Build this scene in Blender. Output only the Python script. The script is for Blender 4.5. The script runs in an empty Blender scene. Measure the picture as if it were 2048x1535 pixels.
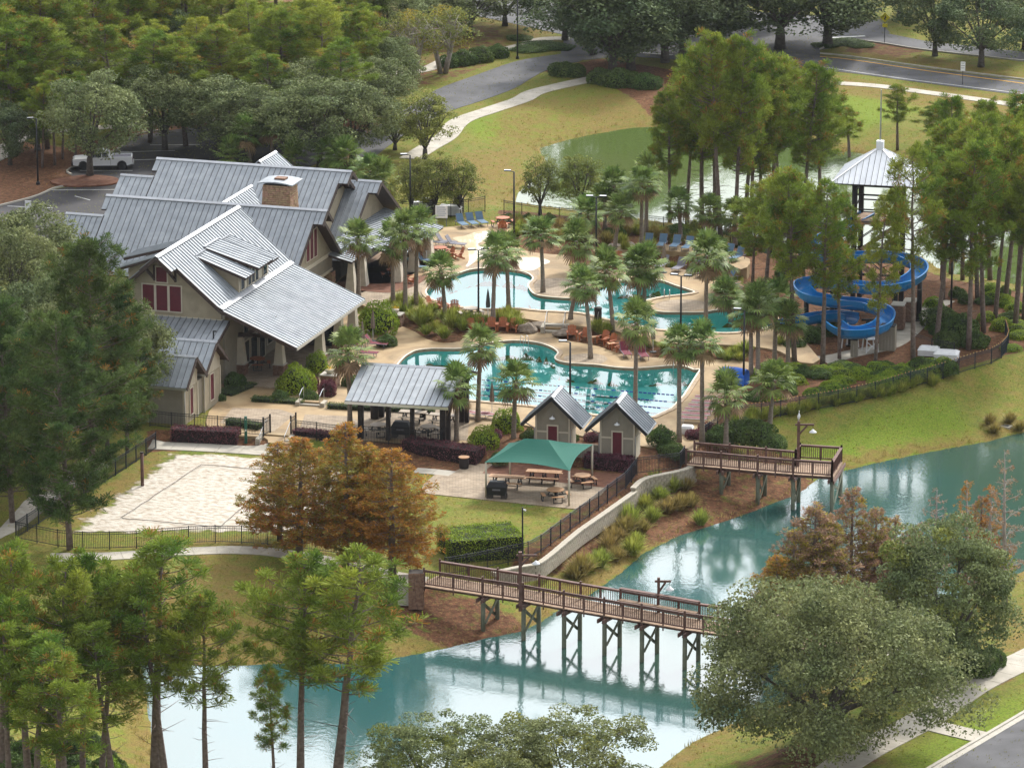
import bpy, math, random
import numpy as np
from mathutils import Vector, Matrix
from mathutils.geometry import tessellate_polygon
R = math.radians
rnd = random.Random(7)
scene = bpy.context.scene
col = scene.collection

# ------------------------------------------------------------------ camera
FPX, PITCH, CAMH = 9700.0, R(15.0), 95.0
CAMD = CAMH / math.tan(PITCH)
cam_data = bpy.data.cameras.new('camera'); cam = bpy.data.objects.new('camera', cam_data)
col.objects.link(cam); scene.camera = cam
cam.location = (0, -CAMD, CAMH); cam.rotation_euler = (R(90) - PITCH, 0, 0)
cam_data.sensor_width = 36.0; cam_data.lens = FPX / 2048 * 36.0
cam_data.clip_start = 1.0; cam_data.clip_end = 9000.0

# ------------------------------------------------------------------ sky, sun, exposure
SUN_AZ, SUN_EL = R(30), R(38)            # to the right of the view direction, above the horizon
world = bpy.data.worlds.new('World'); scene.world = world; world.use_nodes = True
wn, wl = world.node_tree.nodes, world.node_tree.links
for n in list(wn): wn.remove(n)
w_out = wn.new('ShaderNodeOutputWorld'); w_bg = wn.new('ShaderNodeBackground')
sky = wn.new('ShaderNodeTexSky'); sky.sky_type = 'NISHITA'; sky.sun_disc = False
sky.sun_elevation = SUN_EL; sky.sun_rotation = SUN_AZ; sky.air_density = 1.0; sky.dust_density = 2.0; sky.ozone_density = 1.0
w_tc = wn.new('ShaderNodeTexCoord'); w_map = wn.new('ShaderNodeMapping'); w_map.inputs['Scale'].default_value = (1.0, 1.0, 2.6)
w_noise = wn.new('ShaderNodeTexNoise'); w_noise.inputs['Scale'].default_value = 2.3; w_noise.inputs['Detail'].default_value = 7; w_noise.inputs['Roughness'].default_value = .55
w_ramp = wn.new('ShaderNodeValToRGB'); w_ramp.color_ramp.elements[0].position = .30; w_ramp.color_ramp.elements[1].position = .52
w_mix = wn.new('ShaderNodeMix'); w_mix.data_type = 'RGBA'
w_mix.inputs[7].default_value = (14.0, 14.3, 15.0, 1)          # bright thin cloud cover
wl.new(w_tc.outputs['Generated'], w_map.inputs['Vector']); wl.new(w_map.outputs['Vector'], w_noise.inputs['Vector'])
wl.new(w_noise.outputs['Fac'], w_ramp.inputs['Fac']); wl.new(w_ramp.outputs['Color'], w_mix.inputs[0])
# thin cloud scatters light forward: it is brighter toward the sun all round the sky
w_dot = wn.new('ShaderNodeVectorMath'); w_dot.operation = 'DOT_PRODUCT'; w_dot.inputs[1].default_value = (math.sin(SUN_AZ)*math.cos(SUN_EL), math.cos(SUN_AZ)*math.cos(SUN_EL), math.sin(SUN_EL))
w_nrm = wn.new('ShaderNodeVectorMath'); w_nrm.operation = 'NORMALIZE'; wl.new(w_tc.outputs['Generated'], w_nrm.inputs[0]); wl.new(w_nrm.outputs[0], w_dot.inputs[0])
w_max = wn.new('ShaderNodeMath'); w_max.operation = 'MAXIMUM'; w_max.inputs[1].default_value = 0.0; wl.new(w_dot.outputs['Value'], w_max.inputs[0])
w_pow = wn.new('ShaderNodeMath'); w_pow.operation = 'POWER'; w_pow.inputs[1].default_value = 3.0; wl.new(w_max.outputs[0], w_pow.inputs[0])
w_gain = wn.new('ShaderNodeMapRange'); w_gain.inputs[3].default_value = .55; w_gain.inputs[4].default_value = 2.3; wl.new(w_pow.outputs[0], w_gain.inputs[0])
w_cloud = wn.new('ShaderNodeVectorMath'); w_cloud.operation = 'SCALE'; w_cloud.inputs[0].default_value = (14.0, 14.3, 14.9); wl.new(w_gain.outputs[0], w_cloud.inputs['Scale'])
wl.new(w_cloud.outputs[0], w_mix.inputs[7])
wl.new(sky.outputs['Color'], w_mix.inputs[6]); wl.new(w_mix.outputs[2], w_bg.inputs['Color'])
w_bg.inputs['Strength'].default_value = 0.082
wl.new(w_bg.outputs['Background'], w_out.inputs['Surface'])

sun_data = bpy.data.lights.new('sun', 'SUN'); sun_data.energy = 2.9; sun_data.angle = R(8); sun_data.color = (1.0, .955, .88)
sun = bpy.data.objects.new('sun', sun_data); col.objects.link(sun); sun.location = (60, 60, 120)
sd = Vector((math.sin(SUN_AZ) * math.cos(SUN_EL), math.cos(SUN_AZ) * math.cos(SUN_EL), math.sin(SUN_EL)))
sun.rotation_euler = (-sd).to_track_quat('-Z', 'Y').to_euler()

vs = scene.view_settings; vs.view_transform = 'Standard'; vs.look = 'None'; vs.gamma = 1.0; vs.use_curve_mapping = False
vs.exposure = 0.70

# ------------------------------------------------------------------ photo survey helpers (metres from image measurements)
def ray(u, v):
    a = (u - 1024) / FPX; b = (767.5 - v) / FPX
    return (a, math.cos(PITCH) + b * math.sin(PITCH), -math.sin(PITCH) + b * math.cos(PITCH))
def gz(u, v, z=0.0):
    d = ray(u, v); t = (z - CAMH) / d[2]
    return Vector((d[0] * t, d[1] * t - CAMD, z))
def pxm(v):                       # picture pixels per metre for ground seen at row v
    d = ray(1024, v); t = -CAMH / d[2]
    return FPX / t
def height_px(vb, vt): return (vb - vt) / (pxm(vb) * math.cos(PITCH))

# ------------------------------------------------------------------ object helpers
class MB:
    def __init__(s): s.v = []; s.f = []
    def add(s, vs, fs, M=None):
        o = len(s.v)
        if M is not None: vs = [tuple(M @ Vector(p)) for p in vs]
        s.v += [tuple(p) for p in vs]; s.f += [tuple(i + o for i in f) for f in fs]; return s
    def box(s, x0, x1, y0, y1, z0, z1, M=None):
        return s.add([(x0,y0,z0),(x1,y0,z0),(x1,y1,z0),(x0,y1,z0),(x0,y0,z1),(x1,y0,z1),(x1,y1,z1),(x0,y1,z1)],
                     [(0,3,2,1),(4,5,6,7),(0,1,5,4),(1,2,6,5),(2,3,7,6),(3,0,4,7)], M)
    def taper(s, cx, cy, z0, z1, w0, d0, w1, d1, M=None):
        a, b, c, d = w0/2, d0/2, w1/2, d1/2
        return s.add([(cx-a,cy-b,z0),(cx+a,cy-b,z0),(cx+a,cy+b,z0),(cx-a,cy+b,z0),(cx-c,cy-d,z1),(cx+c,cy-d,z1),(cx+c,cy+d,z1),(cx-c,cy+d,z1)],
                     [(0,3,2,1),(4,5,6,7),(0,1,5,4),(1,2,6,5),(2,3,7,6),(3,0,4,7)], M)
    def beam(s, p, q, w, h, up=(0,0,1)):
        p, q = Vector(p), Vector(q); d = (q - p)
        if d.length < 1e-6: return s
        d.normalize(); up = Vector(up)
        if abs(d.dot(up)) > .99: up = Vector((1,0,0))
        x = d.cross(up).normalized() * (w/2); y = x.cross(d).normalized() * (h/2)
        vs = [p-x-y, p+x-y, p+x+y, p-x+y, q-x-y, q+x-y, q+x+y, q-x+y]
        return s.add(vs, [(0,1,2,3),(7,6,5,4),(4,5,1,0),(5,6,2,1),(6,7,3,2),(7,4,0,3)])
    def tube(s, pts, rad, n=6, cap=True):
        pts = [Vector(p) for p in pts]
        if not hasattr(rad, '__len__'): rad = [rad]*len(pts)
        o = len(s.v)
        for i, p in enumerate(pts):
            d = (pts[min(i+1, len(pts)-1)] - pts[max(i-1, 0)]).normalized()
            up = Vector((0,0,1)) if abs(d.z) < .9 else Vector((1,0,0))
            x = d.cross(up).normalized(); y = x.cross(d)
            for k in range(n):
                a = 2*math.pi*k/n; s.v.append(tuple(p + (x*math.cos(a) + y*math.sin(a))*rad[i]))
        for i in range(len(pts)-1):
            for k in range(n):
                k2 = (k+1) % n; s.f.append((o+i*n+k, o+i*n+k2, o+(i+1)*n+k2, o+(i+1)*n+k))
        if cap:
            s.f.append(tuple(o+k for k in range(n))[::-1]); s.f.append(tuple(o+(len(pts)-1)*n+k for k in range(n)))
        return s
    def lathe(s, prof, n=12, c=(0,0,0)):
        o = len(s.v)
        for r, z in prof:
            for k in range(n):
                a = 2*math.pi*k/n; s.v.append((c[0]+r*math.cos(a), c[1]+r*math.sin(a), c[2]+z))
        for i in range(len(prof)-1):
            for k in range(n):
                k2 = (k+1) % n; s.f.append((o+i*n+k, o+i*n+k2, o+(i+1)*n+k2, o+(i+1)*n+k))
        s.f.append(tuple(o+k for k in range(n))[::-1]); s.f.append(tuple(o+(len(prof)-1)*n+k for k in range(n)))
        return s
    def prism(s, poly, z0, z1, M=None):
        n = len(poly); vs = [(p[0],p[1],z0) for p in poly] + [(p[0],p[1],z1) for p in poly]
        return s.add(vs, [tuple(range(n))[::-1], tuple(range(n, 2*n))] + [(i,(i+1)%n,(i+1)%n+n,i+n) for i in range(n)], M)
    def slab(s, pts, nrm, t0, t1):                # planar polygon given a thickness along nrm
        nrm = Vector(nrm); n = len(pts); pts = [Vector(p) for p in pts]
        vs = [p + nrm*t0 for p in pts] + [p + nrm*t1 for p in pts]
        return s.add(vs, [tuple(range(n))[::-1], tuple(range(n, 2*n))] + [(i,(i+1)%n,(i+1)%n+n,i+n) for i in range(n)])
    def mesh(s, name, smooth=False):
        me = bpy.data.meshes.new(name); me.from_pydata(s.v, [], s.f); me.update()
        if smooth: me.polygons.foreach_set('use_smooth', [True]*len(me.polygons))
        return me
    def build(s, name, mat, parent=None, smooth=False):
        return place(name, s.mesh(name, smooth), mat, parent)
def place(name, me, mat=None, parent=None, M=None):
    o = bpy.data.objects.new(name, me); col.objects.link(o)
    if mat is not None and len(me.materials) == 0: me.materials.append(mat)
    if parent is not None: o.parent = parent
    if M is not None: o.matrix_local = M
    return o
def tag(o, label=None, cat=None, group=None, kind=None):
    if label: o['label'] = label
    if cat: o['category'] = cat
    if group: o['group'] = group
    if kind: o['kind'] = kind
    return o
def thing(name, label, cat, loc=(0,0,0), rotz=0.0, group=None, scale=1.0):
    o = bpy.data.objects.new(name, None); col.objects.link(o); o.empty_display_size = .3
    o.location = loc; o.rotation_euler = (0,0,rotz); o.scale = (scale,)*3
    return tag(o, label, cat, group)
def copy_tree(o, parent=None):
    c = o.copy(); col.objects.link(c); c.parent = parent
    for ch in list(o.children): copy_tree(ch, c)
    return c
def dup(o, loc, rotz=0.0, label=None, group=None, scale=None):
    c = copy_tree(o); c.location = loc; c.rotation_euler = (0,0,rotz)
    if scale is not None: c.scale = (scale,)*3 if not hasattr(scale, '__len__') else scale
    if label: c['label'] = label
    if group: c['group'] = group
    return c
class Maker:                                       # first call uses the prototype itself, later ones copy it
    def __init__(s, fn): s.fn = fn; s.o = None
    def __call__(s, loc, rotz=0.0, label=None, group=None, scale=1.0):
        if s.o is None:
            s.o = s.fn(); c = s.o; c.location = loc; c.rotation_euler = (0,0,rotz); c.scale = (scale,)*3
            if label: c['label'] = label
            if group: c['group'] = group
            return c
        return dup(s.o, loc, rotz, label, group, scale)

# ------------------------------------------------------------------ materials
MATS = {}
def mat(name, color, rough=.8, metal=0.0, var=.15, scale=3.0, bump=0.0, color2=None, island=0.0, objrand=0.0, spec=.4, detail=5, coord='Object', stretch=None, stain=0.0, brick=None):
    """procedural surface: noise between two tones of the same paint, optional bump, optional per-leaf or per-object variation"""
    if name in MATS: return MATS[name]
    m = bpy.data.materials.new(name); m.use_nodes = True; nt = m.node_tree; N, L = nt.nodes, nt.links
    b = N['Principled BSDF']; b.inputs['Roughness'].default_value = rough; b.inputs['Metallic'].default_value = metal
    b.inputs['Specular IOR Level'].default_value = spec
    tc = N.new('ShaderNodeTexCoord'); no = N.new('ShaderNodeTexNoise'); no.inputs['Scale'].default_value = scale; no.inputs['Detail'].default_value = detail
    vec = tc.outputs[coord]
    if stretch:
        mp = N.new('ShaderNodeMapping'); mp.inputs['Scale'].default_value = stretch; L.new(vec, mp.inputs['Vector']); vec = mp.outputs['Vector']
    L.new(vec, no.inputs['Vector'])
    c = Vector(color[:3]); c2 = Vector(color2[:3]) if color2 else c*(1+var); c1 = c if color2 else c*(1-var)
    mx = N.new('ShaderNodeMix'); mx.data_type = 'RGBA'; mx.inputs[6].default_value = (*c1, 1); mx.inputs[7].default_value = (*c2, 1)
    rp = N.new('ShaderNodeMapRange'); rp.inputs[1].default_value = .32; rp.inputs[2].default_value = .68
    L.new(no.outputs['Fac'], rp.inputs[0]); L.new(rp.outputs[0], mx.inputs[0]); out = mx.outputs[2]
    if stain:                                        # old wear and water marks in broad uneven patches
        ns = N.new('ShaderNodeTexNoise'); ns.inputs['Scale'].default_value = scale*.45; ns.inputs['Detail'].default_value = 9; ns.inputs['Roughness'].default_value = .65; ns.inputs['Distortion'].default_value = 1.2
        ms = N.new('ShaderNodeMapRange'); ms.inputs[1].default_value = .36; ms.inputs[2].default_value = .56; ms.inputs[3].default_value = 1-stain; ms.inputs[4].default_value = 1.0
        L.new(vec, ns.inputs['Vector']); L.new(ns.outputs['Fac'], ms.inputs[0])
        sc = N.new('ShaderNodeVectorMath'); sc.operation = 'SCALE'; L.new(out, sc.inputs[0]); L.new(ms.outputs[0], sc.inputs['Scale']); out = sc.outputs[0]
    if brick:
        bk = N.new('ShaderNodeTexBrick'); bk.inputs['Scale'].default_value = 1.0; bk.inputs['Brick Width'].default_value = brick[0]; bk.inputs['Row Height'].default_value = brick[1]; bk.inputs['Mortar Size'].default_value = .012
        bk.inputs['Color1'].default_value = (1,1,1,1); bk.inputs['Color2'].default_value = (.80,.78,.76,1); bk.inputs['Mortar'].default_value = (.5,.47,.43,1); L.new(vec, bk.inputs['Vector'])
        mm = N.new('ShaderNodeMix'); mm.data_type = 'RGBA'; mm.blend_type = 'MULTIPLY'; mm.inputs[0].default_value = 1.0; L.new(out, mm.inputs[6]); L.new(bk.outputs['Color'], mm.inputs[7]); out = mm.outputs[2]
    if island or objrand:
        hs = N.new('ShaderNodeHueSaturation'); L.new(out, hs.inputs['Color'])
        if island:
            ge = N.new('ShaderNodeNewGeometry'); mr = N.new('ShaderNodeMapRange'); mr.inputs[3].default_value = 1-island; mr.inputs[4].default_value = 1+island
            L.new(ge.outputs['Random Per Island'], mr.inputs[0]); L.new(mr.outputs[0], hs.inputs['Value'])
        if objrand:
            oi = N.new('ShaderNodeObjectInfo'); mr = N.new('ShaderNodeMapRange'); mr.inputs[3].default_value = .5-objrand; mr.inputs[4].default_value = .5+objrand
            L.new(oi.outputs['Random'], mr.inputs[0]); L.new(mr.outputs[0], hs.inputs['Hue'])
        out = hs.outputs['Color']
    L.new(out, b.inputs['Base Color'])
    if bump:
        bp = N.new('ShaderNodeBump'); bp.inputs['Strength'].default_value = bump; bp.inputs['Distance'].default_value = .05
        L.new(no.outputs['Fac'], bp.inputs['Height']); L.new(bp.outputs['Normal'], b.inputs['Normal'])
    MATS[name] = m
    return m
def leaf_mat(name, c1, c2, island=.35, objrand=.012, scale=.5, trans=.35, rough=.7):
    if name in MATS: return MATS[name]
    c1, c2 = tuple(x*1.2 for x in c1), tuple(x*1.2 for x in c2)
    m = mat(name, c1, rough, color2=c2, island=island, objrand=objrand, scale=scale, spec=.12)
    N, L = m.node_tree.nodes, m.node_tree.links; b = N['Principled BSDF']
    tr = N.new('ShaderNodeBsdfTranslucent'); mx = N.new('ShaderNodeMixShader'); mx.inputs[0].default_value = trans
    src = b.inputs['Base Color'].links[0].from_socket
    L.new(src, tr.inputs['Color']); L.new(b.outputs[0], mx.inputs[1]); L.new(tr.outputs[0], mx.inputs[2])
    L.new(mx.outputs[0], N['Material Output'].inputs['Surface'])
    return m
def water_mat(name, body, clear=False, wave=.02, wscale=6.0, ior=1.5, rough=.03, body2=None):
    m = bpy.data.materials.new(name); m.use_nodes = True; nt = m.node_tree; N, L = nt.nodes, nt.links
    for n in list(N): N.remove(n)
    out = N.new('ShaderNodeOutputMaterial'); mx = N.new('ShaderNodeMixShader'); gl = N.new('ShaderNodeBsdfGlossy'); gl.inputs['Roughness'].default_value = rough
    fr = N.new('ShaderNodeFresnel'); fr.inputs['IOR'].default_value = ior
    if clear:
        bd = N.new('ShaderNodeBsdfTransparent'); bd.inputs['Color'].default_value = (*body, 1)
    else:
        bd = N.new('ShaderNodeBsdfDiffuse'); bd.inputs['Color'].default_value = (*body, 1)
        if body2:                                   # silt and algae drift through the water in broad patches
            t2 = N.new('ShaderNodeTexCoord'); n0 = N.new('ShaderNodeTexNoise'); n0.inputs['Scale'].default_value = .035; n0.inputs['Detail'].default_value = 3
            r0 = N.new('ShaderNodeMapRange'); r0.inputs[1].default_value = .38; r0.inputs[2].default_value = .60
            m0 = N.new('ShaderNodeMix'); m0.data_type = 'RGBA'; m0.inputs[6].default_value = (*body, 1); m0.inputs[7].default_value = (*body2, 1)
            L.new(t2.outputs['Object'], n0.inputs['Vector']); L.new(n0.outputs['Fac'], r0.inputs[0]); L.new(r0.outputs[0], m0.inputs[0]); L.new(m0.outputs[2], bd.inputs['Color'])
    tc = N.new('ShaderNodeTexCoord'); mp = N.new('ShaderNodeMapping'); mp.inputs['Scale'].default_value = (1, .6, 1)
    no = N.new('ShaderNodeTexNoise'); no.inputs['Scale'].default_value = wscale; no.inputs['Detail'].default_value = 3
    n2 = N.new('ShaderNodeTexNoise'); n2.inputs['Scale'].default_value = .12; n2.inputs['Detail'].default_value = 2
    mr = N.new('ShaderNodeMapRange'); mr.inputs[1].default_value = .4; mr.inputs[2].default_value = .62; mr.inputs[3].default_value = .15; mr.inputs[4].default_value = 1
    mul = N.new('ShaderNodeMath'); mul.operation = 'MULTIPLY'
    bp = N.new('ShaderNodeBump'); bp.inputs['Strength'].default_value = 1.0; bp.inputs['Distance'].default_value = wave
    L.new(tc.outputs['Object'], mp.inputs['Vector']); L.new(mp.outputs[0], no.inputs['Vector']); L.new(tc.outputs['Object'], n2.inputs['Vector'])
    L.new(n2.outputs['Fac'], mr.inputs[0]); L.new(no.outputs['Fac'], mul.inputs[0]); L.new(mr.outputs[0], mul.inputs[1])
    L.new(mul.outputs[0], bp.inputs['Height']); L.new(bp.outputs['Normal'], gl.inputs['Normal']); L.new(bp.outputs['Normal'], fr.inputs['Normal'])
    L.new(fr.outputs[0], mx.inputs[0]); L.new(bd.outputs[0], mx.inputs[1]); L.new(gl.outputs[0], mx.inputs[2]); L.new(mx.outputs[0], out.inputs['Surface'])
    MATS[name] = m
    return m

M_roof = mat('galvanised roof', (.255,.28,.305), .66, .30, color2=(.335,.36,.385), scale=1.3, spec=.5, detail=9, stain=.12)
M_roofcap = mat('roof ridge metal', (.36,.375,.40), .5, .35, var=.12, scale=2)
M_roofpale = mat('pale tower roof', (.76,.78,.81), .55, .1, var=.05, scale=1.5)
M_trim = mat('brown timber trim', (.045,.028,.022), .7, var=.25, scale=6)
M_siding = mat('tan siding', (.33,.28,.195), .75, var=.08, scale=1.5, stain=.15)
M_siding2 = mat('greige siding', (.25,.225,.175), .75, var=.08, scale=1.5)
M_cream = mat('cream trim paint', (.50,.45,.355), .6, var=.06, scale=2)
M_cream2 = mat('pale curtain canvas', (.60,.55,.45), .9, var=.1, scale=3)
M_maroon = mat('maroon shutter paint', (.105,.012,.022), .6, var=.12, scale=3)
M_glass = mat('dark window glass', (.02,.03,.035), .05, var=.1, spec=.8)
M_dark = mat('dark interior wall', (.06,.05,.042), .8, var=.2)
M_stone = mat('brown ledge stone', (.22,.13,.075), .9, color2=(.38,.25,.15), scale=5, bump=.6, objrand=.02)
M_stone2 = mat('dark red stone', (.14,.075,.05), .9, color2=(.25,.15,.1), scale=6, bump=.6)
M_conc = mat('pale concrete', (.36,.33,.27), .85, color2=(.45,.41,.345), scale=.8, bump=.15, stain=.22)
M_curb = mat('concrete edge', (.40,.375,.32), .85, var=.1, scale=2)
M_asph = mat('weathered asphalt', (.055,.055,.060), .8, color2=(.095,.095,.102), scale=.35, detail=10, bump=.1, stain=.35)
M_asph2 = mat('dark asphalt', (.022,.020,.022), .75, color2=(.040,.037,.040), scale=.4, detail=9, bump=.1, stain=.35)
M_paint = mat('white road paint', (.5,.5,.48), .7, var=.2, scale=2)
M_yellow = mat('yellow road paint', (.62,.33,.03), .7, var=.15, scale=2)
M_deck = mat('tan stamped concrete', (.285,.185,.085), .75, color2=(.395,.285,.15), scale=.55, detail=12, bump=.15, stain=.38)
M_paver = mat('rose paver', (.31,.24,.165), .85, color2=(.41,.33,.24), scale=1.6, detail=8, bump=.2, stain=.25, brick=(.42,.21))
M_coping = mat('pool coping', (.32,.23,.14), .7, var=.2, scale=2.5)
M_copinglip = mat('pool coping pale lip', (.66,.60,.48), .7, var=.08, scale=2.5)
M_plaster = mat('turquoise pool plaster', (.26,.93,.90), .6, var=.06, scale=.6)
M_tile = mat('dark lane tile', (.01,.03,.06), .4)
M_mulch = mat('pine straw', (.10,.040,.022), .95, color2=(.20,.088,.05), scale=2.2, detail=9, bump=.7)
M_sand = mat('raked white sand', (.60,.52,.42), .95, color2=(.86,.80,.70), scale=2.2, detail=6, bump=1.0, stretch=(.55,1.4,1))
M_black = mat('black powder coated metal', (.012,.013,.016), .5, var=.2)
M_navy = mat('blue black fence metal', (.012,.020,.034), .5, var=.2)
M_post = mat('dark stained post', (.022,.015,.014), .7, var=.3)
M_deckwood = mat('weathered walkway boards', (.26,.17,.11), .85, color2=(.37,.26,.18), scale=2.5)
M_rail = mat('brown stained rail', (.085,.042,.032), .7, color2=(.15,.078,.06), scale=2.5)
M_pile = mat('treated green pile', (.105,.125,.085), .85, color2=(.165,.17,.12), scale=2)
M_block = mat('wall block', (.25,.215,.16), .95, color2=(.37,.33,.26), scale=4, bump=.5, objrand=.01)
M_cap = mat('wall cap block', (.33,.295,.23), .95, color2=(.44,.40,.33), scale=4, bump=.4)
M_red = mat('red cedar wood', (.30,.085,.028), .6, color2=(.42,.135,.05), scale=3)
M_tabletop = mat('table top wood', (.42,.225,.11), .6, color2=(.52,.31,.17), scale=3)
M_table_w = mat('pale table top', (.50,.42,.33), .6, var=.1, scale=3)
M_blue = mat('slate blue sling fabric', (.085,.15,.22), .8, var=.1)
M_greyf = mat('grey sling fabric', (.16,.155,.18), .8, var=.1)
M_lred = mat('maroon sling fabric', (.14,.013,.028), .8, var=.1)
M_lpink = mat('faded red sling fabric', (.23,.085,.085), .8, var=.1)
M_white = mat('white plastic', (.72,.73,.74), .5, var=.05)
M_umb = mat('taupe umbrella canvas', (.20,.155,.12), .9, var=.15, scale=5)
M_umb2 = mat('charcoal umbrella canvas', (.075,.075,.07), .9, var=.15, scale=5)
M_steel = mat('brushed steel', (.55,.56,.57), .3, .8, var=.05)
M_canopy = mat('green shade fabric', (.004,.088,.062), .9, var=.06, scale=12)
M_slide = mat('blue fibreglass', (.005,.175,.45), .30, var=.06, scale=1.2, spec=.5)
M_tarp = mat('blue tarpaulin', (.005,.10,.48), .5, var=.2, scale=2)
M_rock = mat('boulder', (.17,.135,.10), .95, color2=(.30,.25,.20), scale=2, bump=.8)
M_bark = mat('pine bark', (.105,.075,.062), .95, color2=(.20,.155,.135), scale=5, bump=.8)
M_barkdark = mat('oak bark', (.055,.045,.038), .95, color2=(.11,.095,.08), scale=5, bump=.8)
M_palmbark = mat('palm trunk', (.17,.135,.105), .95, color2=(.27,.225,.18), scale=5, bump=.8, stretch=(1,1,3))
M_pale = mat('bare grey branch', (.30,.265,.24), .9, var=.2)
# ------------------------------------------------------------------ survey outlines (photo measurements turned into plan coordinates)
POND_Z, BACK_Z = -2.6, -1.2
UP, LOW, LAWN = 0.5, 0.0, -0.5
def W(px, z): return [gz(u, v, z) for u, v in px]
pond_px = [(281,1323),(420,1331),(560,1327),(700,1327),(797,1314),(885,1297),(981,1273),(1043,1262),(1082,1243),(1109,1223),(1183,1186),(1210,1167),(1245,1142),(1286,1106),(1358,1070),(1450,1042),(1512,1019),(1594,988),(1635,958),(1691,940),(1757,924),(1870,901),(1972,883),(2060,860),(2200,830),(2300,900),(2250,1050),(2100,1120),(1980,1170),(1800,1270),(1600,1390),(1410,1471),(1362,1500),(1318,1535),(1230,1620),(900,1740),(500,1740),(330,1600),(300,1450)]
back_px = [(1030,405),(1038,384),(1062,362),(1095,335),(1079,296),(1141,278),(1180,270),(1259,256),(1315,253),(1400,252),(1500,262),(1595,280),(1645,297),(1750,310),(1850,330),(2000,375),(2200,420),(2200,600),(2042,572),(1967,556),(1891,546),(1834,508),(1640,506),(1500,480),(1350,448),(1200,428)]
pool_low_px = [(805,722),(820,711),(835,705),(867,702),(920,702),(950,695),(1005,687),(1042,686),(1080,691),(1105,700),(1116,710),(1110,719),(1116,726),(1142,731),(1192,734),(1230,739),(1267,741),(1305,739),(1342,736),(1367,737),(1387,744),(1395,752),(1306,838),(1065,816),(935,804),(762,788),(785,748)]
pool_up_px = [(852,590),(857,579),(872,568),(892,560),(920,550),(945,543),(980,541),(1030,545),(1055,551),(1066,561),(1057,572),(1059,582),(1072,594),(1105,599),(1142,601),(1168,600),(1182,586),(1205,573),(1230,567),(1255,565),(1300,564),(1325,566),(1350,575),(1378,584),(1388,589),(1367,593),(1330,597),(1296,604),(1287,612),(1297,622),(1320,628),(1355,629),(1405,629),(1430,625),(1467,622),(1500,624),(1530,634),(1542,650),(1520,663),(1455,670),(1405,667),(1330,664),(1290,658),(1222,644),(1192,637),(1155,629),(1080,625),(1030,620),(980,622),(930,619),(892,611),(865,603)]
deck_up_px = [(690,606),(672,580),(690,545),(755,520),(800,470),(870,456),(980,448),(1028,452),(1030,480),(1045,500),(1100,508),(1142,512),(1136,530),(1165,545),(1250,536),(1330,534),(1400,545),(1470,560),(1485,585),(1440,600),(1450,607),(1545,622),(1580,655),(1640,718),(1600,724),(1560,702),(1500,692),(1420,688),(1330,686),(1290,676),(1225,660),(1140,650),(1090,644),(1030,634),(980,636),(920,632),(850,616),(800,628),(760,622),(725,610)]
terrace_px = [(1190,498),(1245,494),(1292,488),(1380,492),(1455,506),(1500,518),(1482,538),(1418,514),(1355,503),(1287,500),(1200,504)]
deck_low_px = [(420,865),(418,822),(433,806),(440,770),(470,690),(600,640),(690,612),(735,614),(775,630),(800,650),(830,663),(855,678),(887,685),(920,682),(940,670),(1040,667),(1090,663),(1135,664),(1112,676),(1160,685),(1200,693),(1240,707),(1300,714),(1400,720),(1450,718),(1505,726),(1505,748),(1475,790),(1442,832),(1402,882),(1378,908),(1330,897),(1250,887),(1060,852),(985,842),(960,885),(720,880),(700,879),(592,875),(578,886),(536,884),(527,873)]
lawn_px = [(330,880),(560,880),(705,905),(960,925),(1180,930),(1275,945),(1245,985),(1180,1045),(1120,1090),(1045,1118),(900,1135),(800,1180),(600,1150),(480,1110),(160,1130),(0,1090),(20,1040),(150,960),(260,890)]
sand_px = [(145,1062),(225,1000),(300,945),(345,908),(420,907),(560,920),(680,936),(660,1066),(480,1064),(400,1062),(300,1063),(170,1066)]

# ------------------------------------------------------------------ terrain
def sdist(P, poly):
    """signed distance of points (N,2) to a closed outline: negative inside"""
    poly = np.array([(p[0], p[1]) for p in poly]); n = len(poly)
    d2 = np.full(len(P), 1e18); inside = np.zeros(len(P), bool)
    for i in range(n):
        a = poly[i]; b = poly[(i+1) % n]; e = b - a
        w = P - a; t = np.clip((w @ e) / max(e @ e, 1e-9), 0, 1)
        q = w - t[:, None]*e; d2 = np.minimum(d2, (q*q).sum(1))
        c = (a[1] > P[:,1]) != (b[1] > P[:,1])
        with np.errstate(divide='ignore', invalid='ignore'):
            xi = (b[0]-a[0])*(P[:,1]-a[1])/(b[1]-a[1]+1e-12) + a[0]
        inside ^= c & (P[:,0] < xi)
    return np.sqrt(d2) * np.where(inside, -1, 1)
def sstep(a, b, x):
    t = np.clip((x-a)/(b-a), 0, 1); return t*t*(3-2*t)
fx = np.arange(-62, 62.01, .55); fy = np.arange(-98, 205.01, .6)
ox = np.array([-3000,-1200,-500,-250,-140,-95,-75]); oy0 = np.array([-500,-250,-160,-120]); oy1 = np.array([230,280,380,600,1200,3000,6500])
gx = np.concatenate([ox, fx, -ox[::-1]]); gy = np.concatenate([oy0, fy, oy1])
XX, YY = np.meshgrid(gx, gy); PP = np.stack([XX.ravel(), YY.ravel()], 1)
hh = np.zeros(len(PP)); zone = np.zeros((len(PP), 4))
fine = np.where((np.abs(PP[:,0]) < 80) & (PP[:,1] > -130) & (PP[:,1] < 235))[0]
FP = PP[fine]; fh = np.zeros(len(FP))
def level(px, z, w0, w1, zpx=None, bias=0.0):
    global fh
    d = sdist(FP, W(px, z if zpx is None else zpx)); k = 1 - sstep(w0, w1, d)
    fh = fh*(1-k) + (z+bias)*k
level([(-200,1050),(480,1100),(800,1180),(1000,1240),(1000,1900),(-300,1900)], -.7, 0, 6)
level([(1500,1900),(1300,1540),(1800,1330),(2300,1130),(2600,1900)], -.5, 0, 5)
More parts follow.
